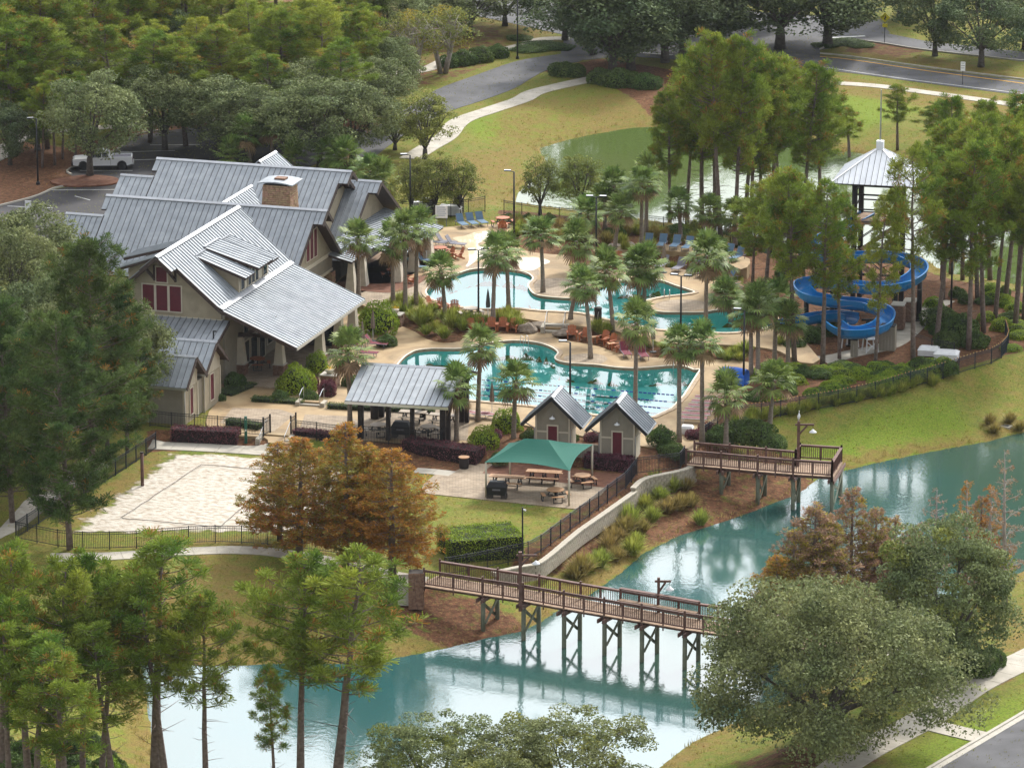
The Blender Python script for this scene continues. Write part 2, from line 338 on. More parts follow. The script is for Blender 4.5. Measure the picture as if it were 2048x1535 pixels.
pond_d = sdist(FP, W(pond_px, POND_Z))
bank = np.where(pond_d > 0, POND_Z + .06 + .20*np.minimum(pond_d, 6) + .42*np.maximum(pond_d-6, 0), POND_Z - np.minimum(1.2, .45*-pond_d))
fh = np.minimum(fh, bank)
back_d = sdist(FP, W(back_px, BACK_Z))
fh = np.minimum(fh, np.where(back_d > 0, BACK_Z + .05 + .15*back_d, BACK_Z - np.minimum(1, .4*-back_d)))
level(lawn_px, LAWN, -.3, .5)
level(deck_low_px, LOW, 0, .9, bias=-.13)
level(deck_up_px, UP, 0, .9, bias=-.13)
level(terrace_px, 1.3, -.2, .5, bias=-.13)
for px, z in ((pool_low_px, LOW-.16), (pool_up_px, UP-.16)):
    d = sdist(FP, W(px, z)); k = 1 - sstep(-.1, .5, d); fh = fh*(1-k) + (z-1.6)*k
hh[fine] = fh
HG = hh.reshape(len(gy), len(gx))
def h(x, y):
    i = int(np.clip(np.searchsorted(gx, x)-1, 0, len(gx)-2)); j = int(np.clip(np.searchsorted(gy, y)-1, 0, len(gy)-2))
    tx = (x-gx[i])/(gx[i+1]-gx[i]); ty = (y-gy[j])/(gy[j+1]-gy[j])
    return float((HG[j,i]*(1-tx)+HG[j,i+1]*tx)*(1-ty) + (HG[j+1,i]*(1-tx)+HG[j+1,i+1]*tx)*ty)
def G(u, v, z0=0.0):
    """ground point seen at a photo position"""
    z = z0
    for k in range(14):
        p = gz(u, v, z); z = z*.45 + h(p.x, p.y)*.55
    p = gz(u, v, z); return Vector((p.x, p.y, h(p.x, p.y)))
def zpaint(ch, px, w0=-.4, w1=.8, val=1.0, z=0.0):
    d = sdist(FP, W(px, z)); k = (1 - sstep(w0, w1, d))*val
    zone[fine, ch] = np.maximum(zone[fine, ch], k)
def zclear(ch, px, w0=-.3, w1=.6, z=0.0):
    d = sdist(FP, W(px, z)); zone[fine, ch] *= sstep(w0, w1, d)
# straw and mulch beds
for px in ([(-80,500),(-80,270),(60,285),(140,298),(260,258),(340,246),(430,236),(450,246),(330,262),(262,292),(150,328),(140,345),(230,352),(240,360),(200,370),(120,372),(60,395),(0,420)],
           [(540,330),(560,250),(640,230),(780,215),(800,240),(760,290),(700,320)],
           [(1090,142),(1200,118),(1340,140),(1440,150),(1420,225),(1330,230),(1240,180),(1180,160)],
           [(780,600),(850,610),(940,640),(1040,645),(1090,660),(1040,668),(940,672),(905,688),(850,680),(800,655),(760,630)],
           [(1000,420),(1100,420),(1250,450),(1500,478),(1640,500),(1830,510),(1900,548),(2048,575),(2048,700),(1985,715),(1900,740),(1750,765),(1600,800),(1500,840),(1430,890),(1370,910),(1330,890),(1500,760),(1510,720),(1400,722),(1240,710),(1110,680),(1120,655),(1300,690),(1560,700),(1620,720),(1540,640),(1490,600),(1490,560),(1400,540),(1160,545),(1140,515),(1040,500)],
           [(690,870),(960,870),(1060,850),(1380,905),(1270,945),(1240,935),(1170,920),(960,930),(860,930),(700,905)],
           [(300,860),(560,865),(560,882),(300,888)]):
    zpaint(0, px)
zpaint(0, [(-80,250),(-80,-200),(700,-200),(860,20),(1000,60),(1030,100),(955,142),(880,165),(790,190),(560,215),(330,235)], -.4, .8, .5)
for px in ([(1190,1010),(1300,955),(1400,930),(1560,945),(1650,935),(1640,950),(1590,985),(1500,1005),(1400,1030),(1330,1050),(1260,1070),(1160,1110),(1060,1150),(1000,1165),(1040,1130)],
           [(790,1180),(900,1185),(1010,1200),(1085,1240),(1000,1258),(900,1262),(800,1240)]):
    zpaint(0, px, -.5, 1.5, .62, -1.4)
for px in ([(1480,1475),(1600,1470),(1700,1480),(1750,1500),(1700,1560),(1480,1560)], [(1840,1330),(1960,1300),(2010,1340),(1930,1375)],
           [(1975,840),(2048,820),(2100,830),(2100,860),(2020,870)], [(1500,860),(1600,870),(1620,915),(1560,920),(1500,905)], [(1690,80),(1790,82),(1850,98),(1800,112),(1700,104)]):
    zpaint(0, px, -.3, 2.5, .58)
dw = np.clip(pond_d, 0, 9); zone[fine, 1] = np.maximum(zone[fine, 1], np.where(pond_d > 0, .9*(1 - sstep(.2, 3.5, pond_d)), 0))      # dry edge along the water
zone[fine, 1] = np.maximum(zone[fine, 1], np.where(back_d > 0, .8*(1 - sstep(.2, 4, back_d)), 0))
zone[fine, 0] = np.maximum(zone[fine, 0], np.where(pond_d > 0, .40*(1 - sstep(.1, 1.6, pond_d)), 0))
for px in ([(1000,205),(1300,185),(1345,245),(1150,265),(980,320)], [(870,330),(940,300),(1010,290),(1060,320),(1000,390),(930,420)], [(1300,200),(1420,150),(1640,150),(1800,170),(2048,190),(2048,240),(1700,190)], [(1980,1200),(2100,1180),(2100,1300),(1990,1310)], [(400,1090),(800,1180),(620,1330),(300,1320),(200,1200)], [(820,160),(1000,110),(1130,60),(1000,20)],
           [(120,1060),(240,990),(320,930),(300,900),(200,960)], [(280,1062),(680,1062),(680,1085),(280,1085)], [(1650,80),(2048,150),(2048,160),(1700,112)]):
    zpaint(1, px, -1.5, 2.5, .75)
for px in ([(1600,860),(1750,800),(1900,770),(1960,820),(1900,870),(1700,915)], [(1320,1500),(1480,1470),(1560,1560),(1300,1600)], [(890,240),(1060,215),(1180,190),(1150,250),(1000,280)], [(1800,1500),(2048,1370),(2048,1430),(1880,1560)], [(1620,180),(1760,200),(1840,220),(1700,260)]):
    zpaint(2, px, -2, 3.0, 1.0)
zpaint(3, sand_px, -1.6, 1.2, 1.0, LAWN)
zclear(0, sand_px, z=LAWN)
me = bpy.data.meshes.new('ground'); nx, ny = len(gx), len(gy)
idx = np.arange(nx*ny).reshape(ny, nx)
faces = np.stack([idx[:-1,:-1], idx[:-1,1:], idx[1:,1:], idx[1:,:-1]], -1).reshape(-1, 4)
verts = np.column_stack([PP, hh])
sandm = zone[:,3] > .5; rs = np.random.RandomState(3); verts[sandm, 2] += rs.uniform(-.03, .03, sandm.sum())
me.from_pydata(verts.tolist(), [], faces.tolist()); me.update()
me.polygons.foreach_set('use_smooth', [True]*len(me.polygons))
at = me.color_attributes.new('zones', 'FLOAT_COLOR', 'POINT'); at.data.foreach_set('color', zone.astype(np.float32).ravel())

def terrain_mat():
    m = bpy.data.materials.new('terrain'); m.use_nodes = True; nt = m.node_tree; N, L = nt.nodes, nt.links
    b = N['Principled BSDF']; b.inputs['Roughness'].default_value = .95; b.inputs['Specular IOR Level'].default_value = .1
    tc = N.new('ShaderNodeTexCoord'); at = N.new('ShaderNodeAttribute'); at.attribute_name = 'zones'
    sp = N.new('ShaderNodeSeparateColor'); L.new(at.outputs['Color'], sp.inputs[0])
    def noise(s, d=5, st=None):
        n = N.new('ShaderNodeTexNoise'); n.inputs['Scale'].default_value = s; n.inputs['Detail'].default_value = d
        v = tc.outputs['Object']
        if st: mp = N.new('ShaderNodeMapping'); mp.inputs['Scale'].default_value = st; L.new(v, mp.inputs['Vector']); v = mp.outputs[0]
        L.new(v, n.inputs['Vector']); return n.outputs['Fac']
    def mix(f, a, c):
        x = N.new('ShaderNodeMix'); x.data_type = 'RGBA'
        if isinstance(f, float): x.inputs[0].default_value = f
        else: L.new(f, x.inputs[0])
        for i, s in ((6, a), (7, c)):
            if isinstance(s, tuple): x.inputs[i].default_value = (*s, 1)
            else: L.new(s, x.inputs[i])
        return x.outputs[2]
    def rng(s, a, c, lo=0.0, hi=1.0):
        r = N.new('ShaderNodeMapRange'); L.new(s, r.inputs[0])
        for i, q in ((1,a),(2,c),(3,lo),(4,hi)): r.inputs[i].default_value = q
        return r.outputs[0]
    def math_(op, a, c):
        x = N.new('ShaderNodeMath'); x.operation = op
        for i, s in ((0,a),(1,c)):
            if isinstance(s, float): x.inputs[i].default_value = s
            else: L.new(s, x.inputs[i])
        return x.outputs[0]
    big, mid, fin = noise(.11, 6), noise(1.1, 6), noise(9, 4)
    def soft(mask, amt=.7, a=.42, c=.58): return rng(math_('ADD', mask, math_('MULTIPLY', math_('SUBTRACT', mid, .5), amt)), a, c)
    g = mix(rng(big, .35, .65), (.160,.185,.024), (.110,.160,.022))
    g = mix(rng(mid, .35, .7), g, (.21,.165,.042))
    g = mix(math_('MULTIPLY', soft(sp.outputs[2], 1.2, .3, .8), .8), g, (.150,.225,.018))
    g = mix(math_('MULTIPLY', soft(sp.outputs[1], 1.6, .25, .85), .85), g, (.20,.135,.040))
    st = mix(rng(noise(2.4, 8), .35, .65), (.085,.034,.019), (.19,.085,.047))
    g = mix(soft(sp.outputs[0]), g, st)
    ripple = noise(2.3, 6, (.85,1.25,1))
    sand = mix(rng(ripple, .36, .58), (.38,.32,.25), (.54,.495,.425))
    sm = soft(at.outputs['Alpha'], 1.5, .36, .64)
    g = mix(sm, g, sand)
    g2 = mix(math_('MULTIPLY', rng(fin, .42, .68, 0.0, .62), math_('SUBTRACT', 1.0, math_('MULTIPLY', sm, .8))), g, (.035,.036,.012))
    g2 = mix(math_('MULTIPLY', rng(noise(5.5, 8), .56, .68, 0.0, .5), math_('SUBTRACT', 1.0, sm)), g2, (.26,.205,.075))
    L.new(g2, b.inputs['Base Color'])
    hgt = math_('ADD', math_('MULTIPLY', fin, .5), math_('MULTIPLY', math_('MULTIPLY', sm, ripple), 2.5))
    bp = N.new('ShaderNodeBump'); bp.inputs['Strength'].default_value = .8; bp.inputs['Distance'].default_value = .08
    L.new(hgt, bp.inputs['Height']); L.new(bp.outputs['Normal'], b.inputs['Normal'])
    return m
ground = tag(place('ground', me, terrain_mat()), kind='structure')

# ------------------------------------------------------------------ sheets
def smooth_loop(pts, n=4, closed=True):
    P = [Vector(p) for p in pts]; out = []; m = len(P)
    for i in range(m if closed else m-1):
        p0, p1, p2, p3 = (P[(i-1)%m], P[i], P[(i+1)%m], P[(i+2)%m]) if closed else (P[max(i-1,0)], P[i], P[i+1], P[min(i+2,m-1)])
        for k in range(n):
            t = k/n
            out.append(.5*((2*p1) + (p2-p0)*t + (2*p0-5*p1+4*p2-p3)*t*t + (3*p1-p0-3*p2+p3)*t**3))
    if not closed: out.append(P[-1])
    return out
def ccw(poly):
    a = sum(poly[i].x*poly[(i+1)%len(poly)].y - poly[(i+1)%len(poly)].x*poly[i].y for i in range(len(poly)))
    return list(poly) if a > 0 else list(poly)[::-1]
def offset(poly, d):
    n = len(poly); out = []
    for i in range(n):
        a, b, c = poly[i-1], poly[i], poly[(i+1)%n]
        e1 = (b-a).to_2d(); e2 = (c-b).to_2d(); e1.normalize(); e2.normalize()
        nn = Vector((e1.y+e2.y, -e1.x-e2.x)); l = nn.length
        nn = nn/l if l > 1e-6 else Vector((e1.y, -e1.x))
        k = min(1/max(.5, nn.dot(Vector((e1.y,-e1.x)))), 2)
        out.append(Vector((b.x+nn.x*d*k, b.y+nn.y*d*k, b.z)))
    return out
def flat(mb, loops, z):
    """fill an outline (with holes) at height z, facing up"""
    loops = [[Vector((p.x, p.y, 0)) for p in lp] for lp in loops]
    allp = [p for lp in loops for p in lp]; o = len(mb.v); mb.v += [(p.x, p.y, z) for p in allp]
    for t in tessellate_polygon(loops):
        a, b, c = (allp[i] for i in t)
        if (b-a).cross(c-a).z < 0: t = (t[0], t[2], t[1])
        mb.f.append(tuple(i+o for i in t))
    return mb
def skirt(mb, loop, z0, z1):
    n = len(loop); o = len(mb.v); mb.v += [(p.x,p.y,z0) for p in loop] + [(p.x,p.y,z1) for p in loop]
    mb.f += [(o+i, o+(i+1)%n, o+n+(i+1)%n, o+n+i) for i in range(n)]
    return mb
def sheet(name, px, z, m, kind='structure', zpx=None, edge=.12, smooth=0, parent=None):
    lp = ccw(W(px, z if zpx is None else zpx))
    if smooth: lp = smooth_loop(lp, smooth)
    mb = flat(MB(), [lp], z); skirt(mb, lp, z-edge, z)
    o = mb.build(name, m, parent)
    if kind and parent is None: o['kind'] = kind
    return o
def ring(mb, inner, outer, z):
    n = len(inner); o = len(mb.v); mb.v += [(p.x,p.y,z) for p in inner] + [(p.x,p.y,z) for p in outer]
    mb.f += [(o+i, o+n+i, o+n+(i+1)%n, o+(i+1)%n) for i in range(n)]
    return mb

# ponds
M_pond = water_mat('pond water', (.022,.100,.100), False, .010, 4.0, 3.5, .08, (.050,.098,.070))
M_back = water_mat('green pond water', (.080,.125,.030), False, .018, 2.2, 2.0, .05, (.095,.125,.04))
for nm, px, z, m in (('pond_water', pond_px, POND_Z, M_pond), ('back_pond_water', back_px, BACK_Z, M_back)):
    lp = offset(smooth_loop(ccw(W(px, z)), 3), .8)
    tag(flat(MB(), [lp], z).build(nm, m), kind='structure')

# pools and decks
M_poolwater = water_mat('pool water', (.88,.995,.99), True, .003, 2.0, 2.3, .01)
def pool(label, px, zdeck, zw, deck_px, holes):
    out = smooth_loop(ccw(W(px, zw)), 4)
    root = thing('swimming_pool', label, 'pool', (out[0].x, out[0].y, zdeck)); root.location = (0,0,0)
    mb = MB(); skirt(mb, out[::-1], zw-1.5, zdeck+.02); mb.build('pool_wall', M_coping, root)
    m2 = MB(); skirt(m2, offset(out, -.01)[::-1], zw-1.5, zw-.02); m2.build('underwater_wall', M_plaster, root)
    flat(MB(), [offset(out, .02)], zw-1.3).build('pool_floor', M_plaster, root)
    flat(MB(), [offset(out, .01)], zw).build('water_surface', M_poolwater, root)
    o1, o2 = offset(out, -.05), offset(out, .38)
    cp = MB(); ring(cp, o1, o2, zdeck+.07); skirt(cp, o2, zdeck-.02, zdeck+.07); skirt(cp, o1[::-1], zdeck, zdeck+.07); cp.build('coping', M_coping, root)
    l1 = MB(); ring(l1, offset(out, -.06), offset(out, .07), zdeck+.078); l1.build('coping_lip', M_copinglip, root)
    dk = ccw(W(deck_px, zdeck))
    mb = flat(MB(), [smooth_loop(dk, 2), offset(out, .2)[::-1]], zdeck); skirt(mb, smooth_loop(dk, 2), zdeck-.5, zdeck)
    return root, out, mb
pool_low, low_out, dm = pool('large lap pool of white reflections with lane ropes and a curved far side', pool_low_px, LOW, LOW-.16, deck_low_px, None)
tag(dm.build('lower_pool_deck', M_deck), kind='structure')
pool_up, up_out, dm = pool('free form upper pool with island peninsulas at the foot of the slide', pool_up_px, UP, UP-.16, deck_up_px, None)
tag(dm.build('upper_pool_deck', M_deck), kind='structure')
tp = ccw(W(terrace_px, 1.3)); mb = flat(MB(), [smooth_loop(tp, 3)], 1.3); skirt(mb, smooth_loop(tp, 3), .1, 1.3)
tag(mb.build('lounger_terrace', M_deck), kind='structure')
# rose paver fields laid in the decks
for i, (px, z) in enumerate((([(700,600),(716,588),(760,575),(850,560),(846,578),(842,600),(800,618),(760,615)], UP), ([(930,535),(1000,520),(1060,528),(1080,545),(1066,552),(1030,541),(980,537),(945,538)], UP), ([(1075,560),(1110,556),(1145,560),(1150,585),(1135,592),(1085,588),(1068,575)], UP), ([(1320,604),(1360,598),(1405,602),(1420,612),(1390,620),(1330,620),(1310,612)], UP),
                   ([(465,815),(560,818),(590,828),(548,862),(500,858),(440,845)], LOW), ([(610,828),(700,832),(720,845),(700,866),(600,855)], LOW), ([(1130,712),(1185,706),(1215,716),(1195,728),(1140,725)], LOW), ([(715,800),(940,815),(935,880),(722,876)], LOW))):
    sheet('paver_field', px, z+.006+.001*i, M_paver, smooth=3 if i not in (4,5,7) else 0, edge=.003)
sheet('planting_bed', [(674,566),(700,560),(745,567),(800,563),(850,548),(846,562),(790,584),(720,580),(682,574)], UP+.03, M_mulch, smooth=3, edge=.03)
# standing water of the splash pad
M_puddle = water_mat('wet splash pad film', (.66,.56,.38), False, .002, 3.0, 2.1, .04)
for px in ([(905,476),(930,471),(955,463),(985,462),(990,470),(978,478),(955,488),(975,496),(968,508),(940,530),(932,532),(938,520),(935,500),(925,487)], [(1035,518),(1062,514),(1085,516),(1100,523),(1085,530),(1065,540),(1042,538)]):
    sheet('splash_pad_water', px, UP+.008, M_puddle, smooth=4, edge=.004)

# lane stripes on the pool floor and floating lane ropes
zw = LOW-.16
def lane_pt(u, v, z): return gz(u, v, z)
for i in range(6):
    v0 = 752 + i*12.5
    a, b = gz(948+i*4, v0-6+i*1.0, zw-1.28), gz(1372-i*13, v0+20, zw-1.28)
    a, b = gz(955, v0-8, zw), gz(1378-14.0*i, v0+21-1.0*i, zw)
    a.z = b.z = zw-1.285
    MB().beam(a, b, .28, .02).build('lane_stripe', M_tile, pool_low)
M_rope1, M_rope2 = mat('white lane float', (.7,.7,.7), .5), mat('blue lane float', (.01,.06,.35), .5)
for i, (ua, va, ub, vb) in enumerate(((945,757,1349,789),(945,767,1335,802),(945,777,1322,815),(950,789,1300,824))):
    a, b = gz(ua, va, zw+.03), gz(ub, vb, zw+.03)
    t = thing('lane_rope', ['lane rope farthest from the sheds','lane rope second from the curved pool side','lane rope second from the sheds','lane rope nearest the two sheds'][i] + ' floating on the lap pool', 'lane rope', (a.x, a.y, zw), 0, 'lane ropes of the lap pool')
    d = b - a; n = int(d.length/.35)
    mw, mbl = MB(), MB()
    for k in range(n):
        p = d*((k+.15)/n); q = d*((k+.85)/n)
        (mbl if (k/n > .72 or k % 4 == 3) else mw).tube([p, q], .055, 5)
    mw.build('white_floats', M_rope1, t)['kind'] = 'stuff'; mbl.build('blue_floats', M_rope2, t)['kind'] = 'stuff'

# roads, lots and paths
sheet('entry_road', [(700,300),(740,262),(800,225),(855,190),(885,174),(955,149),(1030,123),(1092,112),(1135,106),(1160,100),(1165,120),(1137,127),(1092,141),(1060,158),(1030,176),(970,199),(900,222),(840,250),(790,282),(740,315)], .03, M_asph, smooth=3)
sheet('parking_lot', [(-80,560),(-80,432),(60,398),(110,378),(150,372),(143,352),(140,338),(232,302),(270,272),(330,262),(450,246),(600,240),(735,262),(700,302),(600,340),(420,460),(150,560)], .025, M_asph2)
sheet('parking_island', [(100,362),(130,354),(180,349),(225,353),(238,360),(225,367),(180,371),(130,371)], .17, M_mulch, smooth=3)
for a, b in (((15,412),(105,416)),((95,380),(230,379)),((150,392),(180,400)),((160,341),(265,341)),((200,322),(330,318)),((240,304),(350,301)),((300,290),(400,289))):
    p, q = gz(*a, .03), gz(*b, .03)
    tag(MB().beam(p, q, .12, .012).build('parking_stall_line', M_paint), kind='structure')
sheet('main_road', [(1625,110),(1700,116),(1850,137),(2048,162),(2300,196),(2300,232),(2048,191),(1850,166),(1720,148),(1615,136)], .03, M_asph)
sheet('far_carriageway', [(1700,64),(1770,66),(1850,82),(2048,104),(2300,134),(2300,152),(2048,122),(1850,100),(1760,86),(1690,80)], .03, M_asph)
sheet('road_junction', [(1120,112),(1130,70),(900,20),(900,-10),(1160,0),(1760,40),(1780,66),(1720,86),(1640,100),(1640,135),(1560,138),(1400,122),(1250,112),(1150,122)], .022, M_asph)
def strip(name, px, w, m, z=.05):
    pts = smooth_loop([gz(u, v, z) for u, v in px], 5, False); mb = MB()
    for i in range(len(pts)-1): mb.beam(pts[i], pts[i+1], w, .012)
    return tag(mb.build(name, m), kind='structure')
strip('yellow_centre_line', [(1640,113),(1700,119),(1850,141),(2048,167),(2300,202)], .2, M_yellow)
strip('white_edge_line', [(1640,133),(1720,145),(1850,163),(2048,188),(2300,228)], .15, M_paint)
for a, b, w in (((1265,104),(1345,110),.5),((1400,110),(1480,118),.5),((1150,76),(1240,84),.4),((1660,76),(1730,72),.5)):
    p, q = gz(*a, .045), gz(*b, .045); tag(MB().beam(p, q, w, .012).build('road_stop_line', M_paint), kind='structure')
def kerb(name, px, z=.0, hgt=.14, w=.16):
    pts = smooth_loop([gz(u, v, z) for u, v in px], 4, False); mb = MB()
    for i in range(len(pts)-1): mb.beam(pts[i]+Vector((0,0,hgt/2)), pts[i+1]+Vector((0,0,hgt/2)), w, hgt)
    return tag(mb.build(name, M_curb), kind='structure')
kerb('parking_kerb', [(-80,431),(60,397),(110,377),(150,371)]); kerb('parking_kerb', [(143,350),(140,338),(232,301),(270,271),(330,261)])
kerb('road_kerb', [(1640,108),(1700,114),(1850,135),(2048,160),(2300,194)]); kerb('road_kerb', [(1640,100),(1690,81),(1760,87),(1850,101),(2048,123),(2300,153)])

def path(name, px, w, slab=1.6, lift=.05):
    """concrete walk: a bed that follows the ground, with separate slabs on it"""
    pts = smooth_loop([G(u, v) for u, v in px], 8, False)
    seg = [0.0]
    for i in range(1, len(pts)): seg.append(seg[-1] + (pts[i].to_2d()-pts[i-1].to_2d()).length)
    def at(s):
        s = min(max(s, 0), seg[-1])
        for i in range(1, len(pts)):
            if seg[i] >= s:
                t = (s-seg[i-1])/max(seg[i]-seg[i-1], 1e-6); return pts[i-1].lerp(pts[i], t)
        return pts[-1]
    def edge(s):
        p = at(s); d = (at(s+.4).to_2d() - at(s-.4).to_2d()).normalized(); n = Vector((-d.y, d.x))
        return [Vector((p.x+n.x*w/2*k, p.y+n.y*w/2*k, h(p.x+n.x*w/2*k, p.y+n.y*w/2*k))) for k in (-1,0,1)]
    n = max(2, int(seg[-1]/slab)); bed = MB()
    rows = [edge(seg[-1]*i/(n*2)) for i in range(n*2+1)]
    root = None
    for i in range(len(rows)-1):
        for k in (0,1):
            a, b, c, d = rows[i][k], rows[i][k+1], rows[i+1][k+1], rows[i+1][k]
            bed.add([p+Vector((0,0,lift-.03)) for p in (a,b,c,d)], [(0,1,2,3)])
    root = tag(bed.build(name, M_curb), kind='structure')
    for i in range(n):
        s0, s1 = seg[-1]*i/n + .015, seg[-1]*(i+1)/n - .015
        r = [edge(s0), edge((s0+s1)/2), edge(s1)]; mb = MB(); up = Vector((0,0,lift + rnd.uniform(-.004,.004)))
        ring_ = [r[0][0], r[0][1], r[0][2], r[1][2], r[2][2], r[2][1], r[2][0], r[1][0]]
        top = [p+up for p in ring_] + [r[1][1]+up]; bot = [p+up-Vector((0,0,.12)) for p in ring_]
        mb.add(top+bot, [(8,k,(k+1)%8) for k in range(8)] + [(k,9+k,9+(k+1)%8,(k+1)%8) for k in range(8)])
        mb.build('slab', M_conc, root)
path('walkway', [(1195,156),(1130,170),(1070,185),(1042,200),(980,221),(920,243),(890,275),(855,296),(820,318)], 2.1)
path('walkway', [(770,150),(800,147),(850,140),(880,127),(910,112),(970,104),(1030,95),(1085,79),(1140,78)], 1.7)
path('walkway', [(470,235),(350,243),(262,251),(162,258),(90,264),(50,272),(20,290),(0,312),(-40,330)], 1.8)
path('walkway', [(-60,1085),(5,1066),(40,1040),(100,992),(150,958),(200,925)], 1.6)
path('walkway', [(100,1116),(160,1113),(225,1112),(337,1105),(412,1101),(485,1100),(560,1106),(690,1128),(790,1152),(850,1166)], 1.7)
path('walkway', [(300,891),(380,894),(470,899),(575,906)], 2.0)
path('walkway', [(1660,1548),(1713,1511),(1848,1438),(1939,1376),(2030,1329),(2120,1285)], 2.4, 1.8)
path('walkway', [(1872,1452),(1915,1463),(1962,1474)], 1.9, 1.5)
path('walkway', [(1930,1372),(1880,1345),(1820,1318),(1740,1300)], 2.0, 1.6)
path('walkway', [(1640,718),(1700,708),(1780,690),(1830,650),(1860,618),(1890,600)], 1.8, 2.5, .04)
path('walkway', [(830,941),(870,944),(905,948)], 1.3, 1.5)
path('walkway', [(1640,165),(1750,172),(1850,185),(1960,200),(2060,215)], 1.6, 2.5)
# street in the near right corner
def street():
    a, b = G(1860,1536), G(2050,1424); d = (b-a).to_2d().normalized(); n = Vector((d.y, -d.x)); p0 = a.to_2d() - d*60; p1 = a.to_2d() + d*140; z = -.5
    mb = MB(); mb.add([(p0.x+n.x*.5,p0.y+n.y*.5,z+.02),(p1.x+n.x*.5,p1.y+n.y*.5,z+.02),(p1.x+n.x*9,p1.y+n.y*9,z+.02),(p0.x+n.x*9,p0.y+n.y*9,z+.02)], [(3,2,1,0)])
    tag(mb.build('near_street', M_asph), kind='structure')
    mb = MB(); q0 = Vector((p0.x,p0.y,z+.06)); q1 = Vector((p1.x,p1.y,z+.06)); mb.beam(q0, q1, .22, .14)
    q0 = q0 + Vector((n.x*.31,n.y*.31,-.035)); q1 = q1 + Vector((n.x*.31,n.y*.31,-.035)); mb.beam(q0, q1, .40, .05)
    tag(mb.build('street_kerb', M_curb), kind='structure')
street()
# paver court under the green canopy and the pavers by it
sheet('paver_court', [(842,985),(846,968),(880,940),(905,944),(985,905),(1012,905),(965,945),(1215,975),(1200,990),(1150,1017)], LAWN+.05, M_paver)
sheet('planting_bed', [(965,945),(1000,918),(1215,945),(1262,948),(1216,975)], LAWN+.06, M_mulch)
# ------------------------------------------------------------------ building kit
def clip_s(poly, s0, s1):
    def half(P, f):
        out = []
        for i in range(len(P)):
            a, b = P[i], P[(i+1)%len(P)]; fa, fb = f(a), f(b)
            if fa >= 0: out.append(a)
            if (fa > 0 and fb < 0) or (fa < 0 and fb > 0):
                t = fa/(fa-fb); out.append((a[0]+(b[0]-a[0])*t, a[1]+(b[1]-a[1])*t))
        return out
    P = half(poly, lambda p: p[0]-s0)
    if len(P) < 3: return []
    P = half(P, lambda p: s1-p[0])
    return P if len(P) >= 3 else []
def roof(parent, pts, down, spacing=.48, thick=.16, name='roof', m=None, base=None):
    """metal roof plane: a timber deck with one standing-seam panel after another on it"""
    m = m or M_roof; pts = [Vector(p) for p in pts]; w = Vector(down).normalized()
    n = (pts[1]-pts[0]).cross(pts[2]-pts[1]).normalized()
    if n.z < 0: n = -n; pts = pts[::-1]
    u = w.cross(n).normalized(); o = pts[0]
    P2 = [((p-o).dot(u), (p-o).dot(w)) for p in pts]
    root = MB().slab(pts, n, -thick, 0).build(name, base or M_trim, parent)
    s0, s1 = min(p[0] for p in P2), max(p[0] for p in P2); k = max(1, round((s1-s0)/spacing)); st = (s1-s0)/k
    for i in range(k):
        a, b = s0+i*st, s0+(i+1)*st
        q = clip_s(P2, a+.018, b-.018)
        if len(q) < 3: continue
        mb = MB(); mb.slab([o+u*x+w*y for x, y in q], n, .004, .022)
        e = [y for x, y in q if abs(x-(a+.018)) < 1e-3]
        if len(e) >= 2 and max(e)-min(e) > .1:
            x = a+.04; mb.beam(o+u*x+w*min(e)+n*.05, o+u*x+w*max(e)+n*.05, .04, .075, n)
        mb.build('roof_panel', m, root)
    return root
def ridge(parent, p, q, w=.36, t=.05, drop=.13, m=None):
    p, q = Vector(p), Vector(q); d = (q-p).normalized(); x = d.cross(Vector((0,0,1))).normalized()
    mb = MB()
    for s in (1,-1):
        a = p + Vector((0,0,.11)); b = q + Vector((0,0,.11)); o = x*s*w/2 - Vector((0,0,drop))
        mb.add([a,b,b+o,a+o,a-Vector((0,0,t)),b-Vector((0,0,t)),b+o-Vector((0,0,t)),a+o-Vector((0,0,t))], [(0,1,2,3),(7,6,5,4),(0,4,5,1),(1,5,6,2),(2,6,7,3),(3,7,4,0)])
    return mb.build('ridge_cap', m or M_roofcap, parent)
def fascia(parent, pts, hgt=.28, w=.07, m=None):
    mb = MB()
    for i in range(len(pts)-1): mb.beam(pts[i], pts[i+1], w, hgt)
    return mb.build('fascia_board', m or M_trim, parent)
def siding(parent, pts, out, m=None, lap=.19, name='wall'):
    """lapped boards clipped to a wall outline"""
    pts = [Vector(p) for p in pts]; out = Vector(out).normalized(); ex = Vector((0,0,1)).cross(out)
    o = Vector((pts[0].x, pts[0].y, 0)); P = [(p.z, (p-o).dot(ex)) for p in pts]; mb = MB()
    z = min(p[0] for p in P); top = max(p[0] for p in P)
    while z < top-1e-3:
        q = clip_s(P, z, min(z+lap, top))
        if len(q) >= 3:
            vs = [o + ex*s + Vector((0,0,zz)) + out*(.035 - .028*(zz-z)/lap) for zz, s in q]; n = len(vs)
            f = tuple(range(n)); nn = (vs[1]-vs[0]).cross(vs[2]-vs[1])
            mb.add(vs, [f if nn.dot(out) > 0 else f[::-1]])
            lo = [s for zz, s in q if abs(zz-z) < 1e-4]
            if len(lo) >= 2:
                a, b = min(lo), max(lo); mb.add([o+ex*a+Vector((0,0,z)), o+ex*b+Vector((0,0,z)), o+ex*b+Vector((0,0,z))+out*.035, o+ex*a+Vector((0,0,z))+out*.035], [(0,1,2,3)])
        z += lap
    return mb.build(name, m or M_siding, parent)
